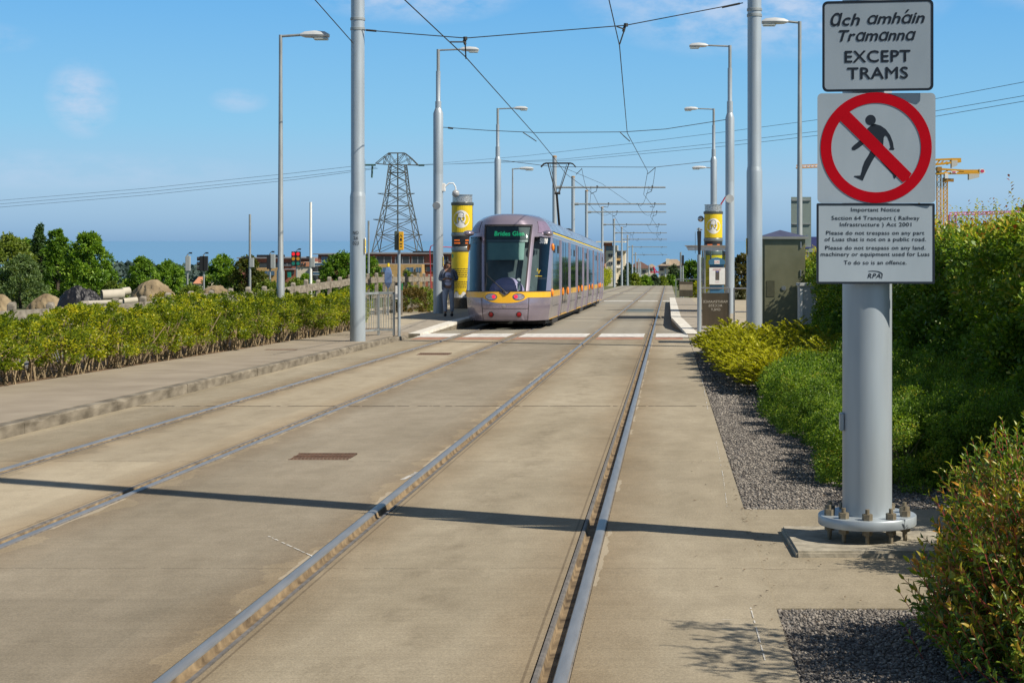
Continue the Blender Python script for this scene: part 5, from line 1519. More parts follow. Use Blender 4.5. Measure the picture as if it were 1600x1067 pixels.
# jacket: back, two fronts left open, sleeves
skin('jacket', [(0, .06, .80), (0, .06, 1.1), (0, .055, 1.3), (0, .03, 1.415),
                (-.19, .0, 1.38), (-.265, .03, 1.13), (-.135, -.21, 1.145), (.19, .0, 1.38), (.265, .03, 1.13), (.135, -.21, 1.145)],
     [(0, 1), (1, 2), (2, 3), (3, 4), (4, 5), (5, 6), (3, 7), (7, 8), (8, 9)], [(.20, .07), (.185, .08), (.18, .09), (.12, .09), .075, .066, .048, .075, .066, .048], M_JACK, per, root=2)
for s in (-1, 1):
    skin('jacket_front', [(s * .15, -.07, .80), (s * .150, -.095, 1.1), (s * .135, -.10, 1.28), (s * .10, -.06, 1.41)], [(0, 1), (1, 2), (2, 3)], [(.05, .03), (.05, .032), (.052, .034), (.04, .04)], M_JACK, per)
skin('trousers', [(0, 0, .96), (-.085, 0, .86), (-.10, -.035, .5), (-.085, -.015, .12), (.085, .02, .86), (.10, .03, .5), (.105, .10, .12)],
     [(0, 1), (1, 2), (2, 3), (0, 4), (4, 5), (5, 6)], [(.15, .125), .108, .078, .062, .108, .078, .062], M_TROU, per)
for (x, y) in ((-.085, -.03), (.105, .09)):
    MB().sphere((x, y - .055, .045), (.048, .135, .05), 12, 8).build('shoe', M_SHOE, per, smooth=60)
ph = MB().box(-.035, .035, -.006, .006, -.01, .13)
o = ph.build('phone', M_WHITE, bevel=.003); o.location = (PXX + .0, PYY - .306, G(PYY) + .25 + 1.165); o.rotation_euler = (R(-55), 0, R(20))
tag(o, 'white phone held in both hands of the person on the platform', 'phone')

# ================================================================ PLANTS
M_BARK = mat('shrub_bark', (.27, .205, .12), .9, var=.35, scale=20)
M_TRUNK = mat('tree_bark', (.09, .07, .05), .9, var=.35, scale=6)
L_HEDGE = leaf_mat('hedge_leaf', [(0, (.045, .08, .010)), (.35, (.15, .21, .016)), (.7, (.34, .36, .022)), (1, (.56, .49, .03))], .45, .45)
L_TALL = leaf_mat('tall_hedge_leaf', [(0, (.06, .125, .016)), (.45, (.15, .25, .026)), (.72, (.36, .40, .035)), (.86, (.46, .34, .05)), (1, (.28, .07, .03))], .42, .28)
L_LOW = leaf_mat('low_shrub_leaf', [(0, (.06, .12, .016)), (.5, (.16, .26, .03)), (.85, (.30, .38, .04)), (1, (.40, .33, .05))], .5, .42)
L_YEL = leaf_mat('yellow_shrub_leaf', [(0, (.13, .17, .008)), (.4, (.31, .33, .012)), (1, (.52, .49, .02))], .5, .35, tcol=(1.3, 1.3, .5))
L_NEAR = leaf_mat('near_bush_leaf', [(0, (.045, .10, .014)), (.35, (.115, .20, .022)), (.55, (.25, .31, .03)), (.74, (.38, .31, .04)), (.88, (.42, .19, .06)), (1, (.6, .27, .03))], .35, .35, spec=.5)
L_TREE = leaf_mat('tree_leaf', [(0, (.05, .11, .014)), (.5, (.13, .24, .024)), (1, (.26, .38, .035))], .5, .3)
L_OLIVE = leaf_mat('olive_tree_leaf', [(0, (.07, .11, .02)), (.5, (.17, .23, .035)), (1, (.29, .33, .05))], .5, .3)
L_CON = leaf_mat('conifer_leaf', [(0, (.03, .065, .02)), (.5, (.065, .125, .035)), (1, (.12, .20, .05))], .5, .25)
L_FAR = leaf_mat('far_leaf', [(0, (.04, .07, .035)), (.5, (.065, .105, .05)), (1, (.10, .14, .06))], .6, .2)
L_RUSTY = leaf_mat('rusty_leaf', [(0, (.05, .055, .015)), (.5, (.14, .10, .025)), (1, (.26, .15, .03))], .5, .3)
M_REDSTEM = mat('red_stem', (.42, .08, .06), .5, var=.2, scale=20)

def stems_mb(n, spread, h0, h1, r, rg, base=.12, bend=.1):
    mb = MB()
    for k in range(n):
        a = rg.uniform(0, 2 * math.pi); b = rg.uniform(.1, 1) * base
        p0 = Vector((b * math.cos(a), b * math.sin(a), -.03)); sp = rg.uniform(.3, 1) * spread
        a2 = a + rg.uniform(-.5, .5); h = rg.uniform(h0, h1)
        p2 = Vector((sp * math.cos(a2), sp * math.sin(a2), h)); p1 = p0.lerp(p2, .45) + Vector((rg.uniform(-bend, bend), rg.uniform(-bend, bend), .06))
        mb.tube([p0, p1, p2], [r, r * .8, r * .45], 5)
        for q in range(2):
            m_ = p1.lerp(p2, rg.uniform(0, .5)); e_ = m_ + Vector((rg.uniform(-.2, .2), rg.uniform(-.2, .2), rg.uniform(.12, .3)))
            mb.tube([m_, e_], [r * .5, r * .25], 4)
    return mb

# --- left hedge of stemmy shrubs
def hedge_shrub(seed):
    rg = random.Random(seed)
    t = thing('hedge_shrub', 'bright yellow-green shrub of the clipped row along the left footway, bare stems below', 'shrub', group='row of hedge shrubs along the left footway')
    stems_mb(18, .45, .65, .95, .014, rg, .25).build('stems', M_BARK, t, fix=False)
    c = []; r = []
    for k in range(34):
        z = rg.uniform(.42, 1.0)
        wx = .5 * (1 - .35 * abs(z - .72) / .3)
        c.append((rg.uniform(-wx, wx), rg.uniform(-.48, .48), z)); r.append(rg.uniform(.09, .19))
    for k in range(7):
        c.append((rg.uniform(-.4, .4), rg.uniform(-.45, .45), rg.uniform(1.02, 1.14))); r.append(rg.uniform(.05, .09))
    for k in range(5):
        c.append((rg.uniform(-.45, .45), rg.uniform(-.45, .45), rg.uniform(.22, .4))); r.append(rg.uniform(.06, .11))
    c = np.array(c); r = np.array(r); n = 4600
    P, d, k = clump_points(n, c, r, .35)
    D = d + RNG.normal(size=(n, 3)) * .6 + np.array([0, 0, .5]); N = rand_dirs(n) * .7 + np.array([0, 0, .8])
    tint = np.clip(.45 + RNG.normal(size=n) * .2 + RNG.normal(size=len(c))[k] * .16, 0, 1)
    leaf_mesh('foliage', P, D, N, RNG.uniform(.035, .06, n), RNG.uniform(.02, .034, n), tint, L_HEDGE, t)
    return t
vs_ = [hedge_shrub(s) for s in (1, 2, 3, 4)]
rg = random.Random(21); y = 18.6; i = 0
while y < 42.5:
    o = vs_[i] if i < 4 else copy_tree(vs_[i % 4])
    u = (y - 18) / 24
    o.location = (-8.78 + .72 * u + rg.uniform(-.06, .06), y, G(y) + .13); o.rotation_euler = (0, 0, rg.choice((0, math.pi)) + rg.uniform(-.25, .25))
    o.scale = (rg.uniform(.92, 1.1), 1, rg.uniform(.84, 1.12) * float(np.interp(y, [18, 24, 32, 42], [.74, .76, .84, .90]))); y += .74; i += 1

# --- tall clipped hedge on the right
def tall_shrub(seed):
    rg = random.Random(seed)
    t = thing('tall_hedge_shrub', 'tall shrub of the dense dark hedge behind the sign mast, red-tipped shoots on top', 'shrub', group='tall hedge shrubs on the right')
    stems_mb(9, .5, 1.3, 1.9, .022, rg, .25).build('stems', M_BARK, t, fix=False)
    c = []; r = []
    for k in range(70):
        a = rg.uniform(0, 2 * math.pi); z = rg.uniform(.12, 1.95); q = math.sqrt(rg.random()) 
        c.append((.72 * q * math.cos(a), .68 * q * math.sin(a), z)); r.append(rg.uniform(.13, .24))
    c = np.array(c); r = np.array(r); n = 20000
    P, d, k = clump_points(n, c, r, .3)
    D = d + RNG.normal(size=(n, 3)) * .5 + np.array([0, 0, .4]); N = rand_dirs(n) * .7 + np.array([0, 0, .7])
    top = np.clip((P[:, 2] - 1.75) / .4, 0, 1)
    tint = np.clip(.36 + RNG.normal(size=n) * .17 + top * .42 + RNG.normal(size=len(c))[k] * .08, 0, 1)
    # upright young shoots on top, bronze at their tips
    PP = []; DD = []
    for k in range(17):
        p = np.array([rg.uniform(-.6, .6), rg.uniform(-.6, .6), 1.9]); h = rg.uniform(.18, .45); e = p + np.array([rg.uniform(-.07, .07), rg.uniform(-.07, .07), h])
        for j in range(14):
            PP.append(p + (e - p) * j / 13); a = rg.uniform(0, 6.28); DD.append((math.cos(a), math.sin(a), .7))
    q = len(PP); P = np.concatenate([P, np.array(PP)]); D = np.concatenate([D, np.array(DD)]); N = np.concatenate([N, np.tile([0, 0, 1.0], (q, 1)) + rand_dirs(q) * .3])
    tint = np.concatenate([tint, .82 + RNG.normal(size=q) * .12])
    L_ = np.concatenate([RNG.uniform(.04, .07, n), RNG.uniform(.035, .055, q)]); W2 = np.concatenate([RNG.uniform(.026, .042, n), RNG.uniform(.016, .024, q)])
    leaf_mesh('foliage', P, D, N, L_, W2, tint, L_TALL, t)
    return t
vs_ = [tall_shrub(s) for s in (11, 12, 13)]
rg = random.Random(5); y = 9.6; i = 0
while y < 42:
    for col in range(1):
        o = vs_[i] if i < 3 else copy_tree(vs_[i % 3])
        o.location = (3.78 + rg.uniform(-.1, .1), y, G(y)); o.rotation_euler = (0, 0, rg.uniform(0, 6.28)); o.scale = (1.1, 1.1, rg.uniform(.98, 1.09) * (1.0 if y < 30 else .93)); i += 1
    y += .92

# --- low green shrubs over the gravel
def low_shrub(seed, n=4200, lm=L_LOW, lsz=(.016, .028), h=.56, rx=.62, name='low_shrub', label='', grp=''):
    rg = random.Random(seed)
    t = thing(name, label, 'shrub', group=grp or None)
    stems_mb(14, rx * .6, h * .25, h * .5, .005, rg, .1).build('stems', M_BARK, t, fix=False)
    c = []; r = []
    for k in range(95):
        a = rg.uniform(0, 2 * math.pi); q = math.sqrt(rg.random()) if k % 3 else rg.uniform(.85, 1.0)
        zz = h * max(.05, 1 - q ** 6) ** .5 * (rg.uniform(.82, 1.05) if k % 3 else rg.uniform(.15, .8))
        c.append((rx * q * math.cos(a), rx * q * math.sin(a), max(.07, zz - .06))); r.append(rg.uniform(.055, .11))
    c = np.array(c); r = np.array(r)
    P, d, k = clump_points(n, c, r, .45)
    P[:, 2] = np.maximum(P[:, 2], .015)
    D = d * .7 + RNG.normal(size=(n, 3)) * .7 + np.array([0, 0, .25]); N = rand_dirs(n) * .6 + d * .3 + np.array([0, 0, .7])
    tint = np.clip(.45 + RNG.normal(size=n) * .2 + RNG.normal(size=len(c))[k] * .12, 0, 1)
    leaf_mesh('foliage', P, D, N, RNG.uniform(*lsz, n), RNG.uniform(lsz[0] * .6, lsz[1] * .6, n), tint, lm, t)
    return t
lowl = 'small-leaved green shrub of the low bed spreading over the gravel'
near_v = [low_shrub(s, 22000, L_LOW, (.015, .026), label=lowl, grp='low green shrubs over the gravel') for s in (31, 32)]
far_v = [low_shrub(s, 10000, L_LOW, (.021, .034), label=lowl, grp='low green shrubs over the gravel') for s in (33, 34)]
rg = random.Random(8); ni = fi = 0
for y in np.arange(12.3, 31.5, .66):
    for ci, x in enumerate((1.84, 2.5, 3.2)):
        if y > 21.5 and ci < 2: continue
        if y > 31: continue
        xx = x - .012 * (y - 12) + rg.uniform(-.09, .09)
        if y < 17: o = near_v[ni] if ni < 2 else copy_tree(near_v[ni % 2]); ni += 1
        else: o = far_v[fi] if fi < 2 else copy_tree(far_v[fi % 2]); fi += 1
        yy = y + rg.uniform(-.12, .12)
        o.location = (xx, yy, G(yy) - .01); o.rotation_euler = (0, 0, rg.uniform(0, 6.28)); s = rg.uniform(.88, 1.1); o.scale = (s, s, s * rg.uniform(.88, 1.1) * (1.15 if ci else 1.0))
# --- yellow shrubs at the end of the bed: arching sprays
def yellow_shrub(seed, label):
    rg = random.Random(seed); t = thing('yellow_shrub', label, 'shrub', group='golden shrubs before the right-hand mast')
    PP = []; DD = []; mb = MB()
    for k in range(320):
        a = rg.uniform(0, 6.28); q = rg.random() ** .5; z0 = .08 + .42 * (1 - q * .7) * rg.random()
        p = np.array([.42 * q * math.cos(a), .42 * q * math.sin(a), z0]); L0 = rg.uniform(.11, .24)
        dr = np.array([math.cos(a) * .9, math.sin(a) * .9, rg.uniform(.25, 1.1)]); dr /= np.linalg.norm(dr); pts = []
        for j in range(9):
            u = j / 8; pts.append(p + dr * L0 * u + np.array([0, 0, -.22 * L0 * u * u]))
        mb.tube([pts[0], pts[4], pts[8]], [.003, .002, .0015], 4)
        for j in range(30):
            u = j / 30; b = pts[int(u * 8)] + (pts[min(8, int(u * 8) + 1)] - pts[int(u * 8)]) * (u * 8 % 1)
            s = np.cross(dr, [0, 0, 1]) * (1 if j % 2 else -1) + dr * .7 + rand_dirs(1)[0] * .3
            PP.append(b); DD.append(s)
    mb.build('stems', M_BARK, t, fix=False); n = len(PP)
    leaf_mesh('foliage', np.array(PP), np.array(DD), np.tile([0, 0, 1.0], (n, 1)) + rand_dirs(n) * .5, RNG.uniform(.026, .042, n), RNG.uniform(.016, .026, n), .5 + RNG.normal(size=n) * .22, L_YEL, t)
    return t
yl = 'golden-leaved shrub with arching sprays at the far end of the gravel bed'
yv = [yellow_shrub(41, yl), yellow_shrub(42, yl)]
rg = random.Random(19); ysp = []
for y in np.arange(21.6, 33.0, .78):
    for c in range(2 if y < 25 else 3):
        ysp.append((1.42 - .026 * (y - 22) + c * .66 + rg.uniform(-.08, .08), y + rg.uniform(-.15, .15), rg.uniform(1.0, 1.3)))
for i, (x, y, s) in enumerate(ysp):
    o = yv[i] if i < 2 else copy_tree(yv[i % 2]); o.location = (x, y, G(y)); o.rotation_euler = (0, 0, i * 1.9); o.scale = (s, s, s * 1.05)

# --- near bush with red stems, and its neighbour outside the frame
def near_bush(seed, x, y, rx, ry, h, nshoot, label, tall=False):
    rg = random.Random(seed); t = thing('near_bush', label, 'bush', (x, y, G(y)))
    mb = MB(); rs = MB(); PP = []; DD = []; NN = []; LL = []; TT = []
    for k in range(26):
        a = rg.uniform(0, 6.28); mb.tube([(.06 * math.cos(a), .06 * math.sin(a), -.02), (rx * .4 * math.cos(a), ry * .4 * math.sin(a), h * .4), (rx * .7 * math.cos(a), ry * .7 * math.sin(a), h * .75)], [.009, .007, .004], 5)
    for k in range(nshoot):
        a = rg.uniform(0, 6.28); q = rg.uniform(.55, 1.0); z = rg.random() ** .75
        el = math.asin(min(1, z)); rad = math.cos(el) ** .6
        dirv = np.array([math.cos(a) * rad, math.sin(a) * rad, max(.02, math.sin(el))])
        end = np.array([rx * dirv[0], ry * dirv[1], h * dirv[2]]) * (rg.uniform(.68, 1.0) if k % 6 else rg.uniform(.98, 1.15))
        if tall and k % 16 == 0:      # loose tall sprays away from the tracks, out of view, added for dappled shade
            h_ = rg.uniform(1.3, 2.05); end = np.array([rg.uniform(.0, .5) + .06 * h_, rg.uniform(-1.1, -.1), h_])
        gd = np.array([dirv[0] * .7, dirv[1] * .7, dirv[2] * .7 + .55]) + np.array([rg.uniform(-.3, .3), rg.uniform(-.3, .3), rg.uniform(-.15, .2)]); gd /= np.linalg.norm(gd)
        L0 = rg.uniform(.10, .21); st = end - gd * L0
        if st[2] < .03: st[2] = .03
        rs.tube([st, st + gd * L0 * .5, st + gd * L0], [.0022, .002, .0012], 4)
        m_ = rg.randint(4, 6); a0 = rg.uniform(0, 3.14); o1 = np.cross(gd, [.3, .2, 1.0]); o1 /= np.linalg.norm(o1); o2 = np.cross(gd, o1)
        old = rg.random()
        for j in range(m_):
            u = (j + .6) / m_
            for sd in (0, math.pi):
                an = a0 + j * math.pi / 2 + sd
                ou = o1 * math.cos(an) + o2 * math.sin(an)
                PP.append(st + gd * L0 * u); DD.append(ou * (.95 - .55 * u) + gd * (.35 + .6 * u)); NN.append(gd - ou * .3)
                LL.append(rg.uniform(.034, .060) * (1 - .2 * u)); TT.append(min(1, max(0, .15 + .38 * u * (1 if z > .25 else .4) + rg.gauss(0, .13) + (.25 if old > .93 else 0) + (.13 if j >= m_ - 2 and z > .3 and rg.random() < .7 else 0))))
    mb.build('branches', M_BARK, t, fix=False); rs.build('red_stems', M_REDSTEM, t, fix=False)
    LL = np.array(LL)
    leaf_mesh('foliage', np.array(PP), np.array(DD), np.array(NN), LL, LL * RNG.uniform(.30, .44, len(LL)), np.array(TT), L_NEAR, t, shape='lance')
    return t
near_bush(51, 1.76, 6.62, .76, .76, .75, 3600, 'nearest bush with red stems and pointed bronze-tipped leaves at the right edge', tall=True)
near_bush(52, 2.02, 8.72, .62, .58, .72, 1300, 'red-stemmed bush behind the nearest one, brushing the right of the bolted base plate')

# --- shrubs by the left platform fence
for i, (xp, yb, d, h, lm, lab) in enumerate(((641, 483, 57, 1.0, L_RUSTY, 'rust and olive shrub nearest the notice stand'), (654, 482, 59, 1.0, L_OLIVE, 'olive shrub in the middle of the three by the platform fence'), (670, 480, 61, .85, L_RUSTY, 'low brownish shrub beside the lamp mast on the left platform'))):
    P = px(xp, yb, d); o = low_shrub(60 + i, 4200, lm, (.05, .08), h, .62, 'platform_shrub', lab); o.location = (P.x, d, G(d) + .1)

# ================================================================ BACKGROUND
from mathutils import noise as mnoise
def tree(label, xp, ytop, wpx, d, lm, n, lsz, seed, kind='round', ybase=None, name='tree', group=None, trunk=.28, dens=1.0):
    rg = random.Random(seed); g = G(d) - .3
    P = px(xp, ytop, d); h = P.z - g; rx = wpx * d / F / 2 * (1.22 if d < 150 else 1.0)
    t = thing(name, label, 'tree', (P.x, d, g), group=group)
    mb = MB(); mb.tube([(0, 0, -.2), (rg.uniform(-.1, .1), 0, h * .35), (rg.uniform(-.2, .2), 0, h * .8)], [.035 * h, .026 * h, .01 * h], 8)
    c = []; r = []
    K = 110; trunk = min(trunk, .06) if kind != 'round' else trunk; n = int(n * 1.7)
    for k in range(K):
        u = rg.random(); z = trunk * h * .6 + (h * .97 - trunk * h * .6) * u
        prof = {'round': math.sqrt(max(.05, 1 - (1.9 * abs(u - .45)) ** 2)) if u < .97 else .2, 'cone': max(.10, (1 - u) ** .8), 'bushy': max(.25, math.sqrt(max(.02, 1 - u * u)))}[kind]
        a = rg.uniform(0, 6.28); q = rg.random() ** .4 * prof * (.92 if k % 7 else 1.12)
        c.append((rx * q * math.cos(a), rx * q * math.sin(a), z)); r.append(rx * rg.uniform(.08, .24) * (.55 + .45 * prof) * (.55 if k % 7 == 0 else 1))
        if k % 8 == 0: mb.tube([(0, 0, z * .6), (rx * q * .8 * math.cos(a), rx * q * .8 * math.sin(a), z)], [.01 * h, .004 * h], 5)
    c.append((0, 0, h * .93)); r.append(rx * (.22 if kind != 'cone' else .10))
    mb.build('trunk', M_TRUNK, t, fix=False)
    c = np.array(c); r = np.array(r)
    Q, dd, k = clump_points(n, c, r, .3); Q[:, 2] = np.minimum(Q[:, 2], h + .1 * rx); Q[:, 2] = np.maximum(Q[:, 2], .05)
    D = dd + RNG.normal(size=(n, 3)) * .6; N = rand_dirs(n) * .7 + np.array([0, 0, .8])
    tint = np.clip(.45 + RNG.normal(size=n) * .18 + RNG.normal(size=len(c))[k] * .14, 0, 1)
    leaf_mesh('crown', Q, D, N, RNG.uniform(lsz * .7, lsz * 1.3, n), RNG.uniform(lsz * .4, lsz * .7, n), tint, lm, t)
    return t
tree('pale olive bushy tree at the far left edge', 12, 368, 95, 100, L_OLIVE, 7500, .17, 101, 'bushy')
tree('grey-green willowy bush low in front of the left trees', 32, 402, 80, 92, leaf_mat('grey_green_leaf', [(0, (.08, .13, .045)), (.5, (.15, .22, .08)), (1, (.23, .30, .11))], .5, .3), 6500, .14, 102, 'bushy')
tree('dark pointed conifer between the left trees', 62, 349, 52, 108, L_CON, 6500, .14, 103, 'cone')
tree('dark green tree right of the conifer', 89, 357, 48, 106, L_TREE, 5500, .18, 104, 'bushy', trunk=.1)
tree('broad mid-green tree above the black tarpaulin heap', 138, 366, 82, 102, L_TREE, 8500, .19, 105, 'bushy', trunk=.1)
tree('shadowy green tree filling behind the conifer', 78, 384, 90, 114, L_TREE, 6000, .19, 141, 'bushy')
tree('light green low tree between the conifer and the broad tree', 112, 398, 60, 110, L_TREE, 4500, .18, 142, 'bushy')
tree('green tree topping the far left edge behind the olive one', 38, 372, 60, 112, L_TREE, 5000, .18, 143, 'bushy')
tree('yellowish low bush beside the concrete pipes', 178, 440, 40, 98, L_OLIVE, 1800, .14, 106, 'bushy')
tree('round dark tree behind the soil mound', 222, 403, 48, 128, L_TREE, 4200, .2, 107, 'bushy', trunk=.1)
tree('rounded dark tree right of the soil mound', 264, 409, 54, 132, L_TREE, 4200, .2, 108, 'bushy', trunk=.1)
tree('leafy green tree before the red-brick block, left of a pair', 347, 399, 52, 140, L_TREE, 4500, .2, 109, 'bushy', trunk=.05)
tree('brownish green tree before the red-brick block, right of a pair', 386, 402, 54, 138, leaf_mat('autumn_tint_leaf', [(0, (.04, .06, .012)), (.6, (.10, .12, .02)), (1, (.2, .15, .03))], .5, .3), 4500, .2, 110, 'bushy', trunk=.05)
tree('small bush below the pale gable', 478, 428, 30, 150, L_TREE, 1500, .2, 111, 'bushy')
tree('full green tree to the left of the stout mast, before the brick flats', 535, 396, 70, 125, L_TREE, 6000, .2, 112, 'bushy', trunk=.05)
tree('green tree showing between the stout mast and the pylon', 578, 402, 40, 128, L_TREE, 2600, .2, 113, 'bushy', trunk=.05)
tree('pale green sapling at the foot of the pylon', 636, 423, 22, 110, L_OLIVE, 900, .16, 114, 'bushy')
tree('dark thicket by the tallest bare signal pole', 420, 440, 44, 110, L_OLIVE, 1800, .15, 115, 'bushy')
tree('low thicket along the fence below the traffic lights', 462, 436, 44, 105, L_OLIVE, 1800, .15, 117, 'bushy')
tree('scrubby weed bush between the two soil mounds', 300, 446, 40, 92, L_OLIVE, 1800, .13, 118, 'bushy')
tree('yellow-flowered weeds on the flank of the soil mound', 255, 458, 44, 88, leaf_mat('ragwort_leaf', [(0, (.1, .13, .02)), (.5, (.25, .24, .02)), (1, (.6, .45, .01))], .5, .3), 1500, .09, 119, 'bushy')
# right and beyond
tree('round olive bush behind the right-hand masts', 1160, 397, 46, 95, leaf_mat('brown_olive_leaf', [(0, (.05, .05, .015)), (.5, (.11, .10, .03)), (1, (.18, .15, .05))], .5, .3), 3000, .16, 120, 'bushy')
tree('dark tree beyond the far gate, behind the slim posts', 1080, 408, 42, 170, L_TREE, 3000, .26, 121, 'bushy', trunk=.05)
tree('dark tree beyond the shelter posts', 1102, 404, 40, 165, L_TREE, 2600, .26, 122, 'bushy', trunk=.05)
tree('yellow-green shrub by the far gate', 1090, 441, 24, 112, L_YEL, 1400, .11, 123, 'bushy')
tree('small grey-green tree beside the last mast', 1052, 414, 20, 330, L_FAR, 1200, .45, 124, 'round', trunk=.1)
tree('tall dark tree behind the row of cantilever masts', 983, 411, 22, 310, L_FAR, 1300, .42, 125, 'round', trunk=.1)
for i, (xp, yt, w) in enumerate(((975, 424, 22), (992, 428, 22), (1008, 432, 26), (1022, 430, 20), (1036, 434, 20), (1048, 430, 22), (1062, 424, 24), (1000, 436, 20), (1030, 438, 24), (1016, 438, 22), (1044, 437, 20))):
    tree('bushy clump in the scrub beyond the crest of the tracks', xp, yt, w, 262 + i * 3, (L_FAR, L_OLIVE, L_TREE)[i % 3], 900, .4, 130 + i, 'bushy', group='scrub beyond the crest')
# bright hedge along the far tracks
hv = []
for s in (1, 2, 3):
    rg = random.Random(200 + s)
    t = thing('far_hedge_shrub', 'bright yellow-green shrub in the hedge beyond the tram, left of the far tracks', 'shrub', group='hedge along the far tracks')
    stems_mb(6, .7, .8, 1.8, .03, rg, .3).build('stems', M_BARK, t, fix=False)
    c = np.array([(rg.uniform(-.8, .8), rg.uniform(-1.3, 1.3), rg.uniform(.2, 2.0)) for _ in range(30)]); r = np.array([rg.uniform(.25, .5) for _ in range(30)])
    n = 1500; P, d_, k = clump_points(n, c, r, .3); P[:, 2] = np.maximum(P[:, 2], .02)
    leaf_mesh('foliage', P, d_ + rand_dirs(n) * .5, rand_dirs(n) * .7 + np.array([0, 0, .7]), RNG.uniform(.12, .2, n), RNG.uniform(.07, .12, n), .5 + RNG.normal(size=n) * .2 + RNG.normal(size=30)[k] * .12, L_HEDGE, t)
    hv.append(t)
i = 0; rg = random.Random(77)
for y in np.arange(118, 226, 2.6):
    o = hv[i] if i < 3 else copy_tree(hv[i % 3]); o.location = (-8.55 + rg.uniform(-.15, .15), y, G(y)); o.scale = (1, 1, rg.uniform(.9, 1.12)); i += 1
# far coastal woodland seen over the drop, one mass
n = 9000; P = np.stack([RNG.uniform(-150, -60, n), RNG.uniform(380, 470, n), np.zeros(n)], 1)
ZT = np.interp(P[:, 0] / P[:, 1] * F + VX, [100, 190, 205, 280, 300, 318, 330, 420, 560, 660], [428, 414, 416, 420, 417, 422, 428, 430, 428, 430])
P[:, 2] = HC + (HZ - ZT - RNG.random(n) ** 1.5 * 60) * P[:, 1] / F
o = leaf_mesh('far_woodland', P, rand_dirs(n), rand_dirs(n) * .5 + np.array([0, -.3, .8]), RNG.uniform(1.0, 2.2, n), RNG.uniform(.8, 1.6, n), .4 + RNG.normal(size=n) * .2, leaf_mat('blue_far_leaf', [(0, (.03, .055, .05)), (.5, (.05, .085, .075)), (1, (.08, .12, .09))], .7, .1))
tag(o, 'dark bluish woodland on the slope down to the sea at the left', 'woodland', kind='stuff')

# --- post and rail fence of weathered concrete along the left
M_FENCE = mat('weathered_fence', (.20, .175, .135), .9, var=.35, scale=6, col2=(.34, .305, .245), detail=8, stretch=(1, 1, 2))
def fh(y): return float(np.interp(y, [20, 30, 40, 48, 55, 90], [1.10, 1.12, 1.24, 1.42, 1.58, 1.55]))
ft = thing('post_and_rail_fence', 'weathered pale fence of short posts and flat rails behind the left hedge', 'fence', (-10.1, 24, G(24)))
z0 = G(24); ys_ = [22.4 + 1.6 * k for k in range(44)]; rg = random.Random(12)
for k, y in enumerate(ys_):
    h = fh(y) + rg.uniform(-.03, .03); g = G(y) - z0
    dk = 61.5 < y < 62.5 or 66 < y < 67
    MB().hexa([(-.055, y - 24 - .06, g - .2), (.055, y - 24 - .06, g - .2), (.055, y - 24 + .06, g - .2), (-.055, y - 24 + .06, g - .2)],
              [(-.055, y - 24 - .06, g + h - .03), (.055, y - 24 - .06, g + h - .05), (.055, y - 24 + .06, g + h), (-.055, y - 24 + .06, g + h)]).build('post', M_FENCE, ft, bevel=.012)
for k in range(len(ys_) - 1):
    a, b = ys_[k] + .062, ys_[k + 1] - .062
    mb = MB()
    for top, w in ((.13, .2), (.66, .2)):
        za, zb = G(a) - z0 + fh(a) - top + rg.uniform(-.01, .01), G(b) - z0 + fh(b) - top + rg.uniform(-.01, .01)
        mb.hexa([(-.03, a - 24, za - w), (.03, a - 24, za - w), (.03, b - 24, zb - w), (-.03, b - 24, zb - w)], [(-.03, a - 24, za), (.03, a - 24, za), (.03, b - 24, zb), (-.03, b - 24, zb)])
    mb.build('rail', M_FENCE, ft)

# --- building-site clutter: soil heaps, tarpaulin, concrete pipes
M_HEAP = mat('dry_soil', (.23, .165, .09), .95, var=.35, scale=1.6, bump=.12, detail=10, col2=(.32, .25, .15))
def heap(label, x0, x1, yt, yb, d, seed, name='soil_heap', m=M_HEAP, rough=.07, cat='heap', steep=1.9):
    A = px(x0, yb, d); B = px(x1, yb, d); g = A.z - .3; h = px(0, yt, d).z - g; cx = (A.x + B.x) / 2; rx = (B.x - A.x) / 2
    mb = MB(); nu, nv = 56, 20; rg = np.random.default_rng(seed); ph = rg.uniform(0, 6.28, 8); vs = []
    for j in range(nv + 1):
        u = j / nv
        for i in range(nu):
            a = 2 * math.pi * i / nu
            w = 1 + rough * (math.sin(3 * a + ph[0] + u * 3) + .6 * math.sin(7 * a + ph[1] + u * 9) + .5 * math.sin(13 * a + ph[2] - u * 14))
            r = u * rx * w
            z = h * (1 - u ** steep) * (1 + rough * .8 * math.sin(5 * a + ph[3] + u * 8) * u) 
            q_ = (mnoise.fractal(Vector((r * math.cos(a) * 2.2, r * math.sin(a) * 2.2, seed * 3.1)), 1.0, 2.0, 5) * .06 + rg.normal() * .012) * h * min(1, u * 4 + .2); vs.append((r * math.cos(a) + q_, r * math.sin(a) * .8 + q_, max(0, z + q_ * .8)))
    mb.add(vs, [(j * nu + i, (j + 1) * nu + i, (j + 1) * nu + (i + 1) % nu, j * nu + (i + 1) % nu) for j in range(nv) for i in range(nu)])
    o = mb.build(name, m, smooth=85, loc=(cx, d, g)); tag(o, label, cat); return o
heap('brown soil mound behind the concrete pipes', 196, 282, 437, 474, 90, 1)
heap('low grey-brown soil mound right of the larger one', 296, 378, 446, 470, 94, 2)
heap('low buff soil bank left of the black tarpaulin', 42, 104, 459, 478, 86, 3)
heap('buff soil bank at the left edge', -25, 24, 460, 480, 84, 4)
M_TARP = mat('black_tarpaulin', (.014, .014, .018), .5, var=.2, scale=5, spec=.35)
d = 84; A = px(90, 476, d); B = px(161, 476, d); g = A.z - .1; h = px(0, 446, d).z - g; rx = (B.x - A.x) / 2
mb = MB(); nu, nv = 84, 30; vs = []
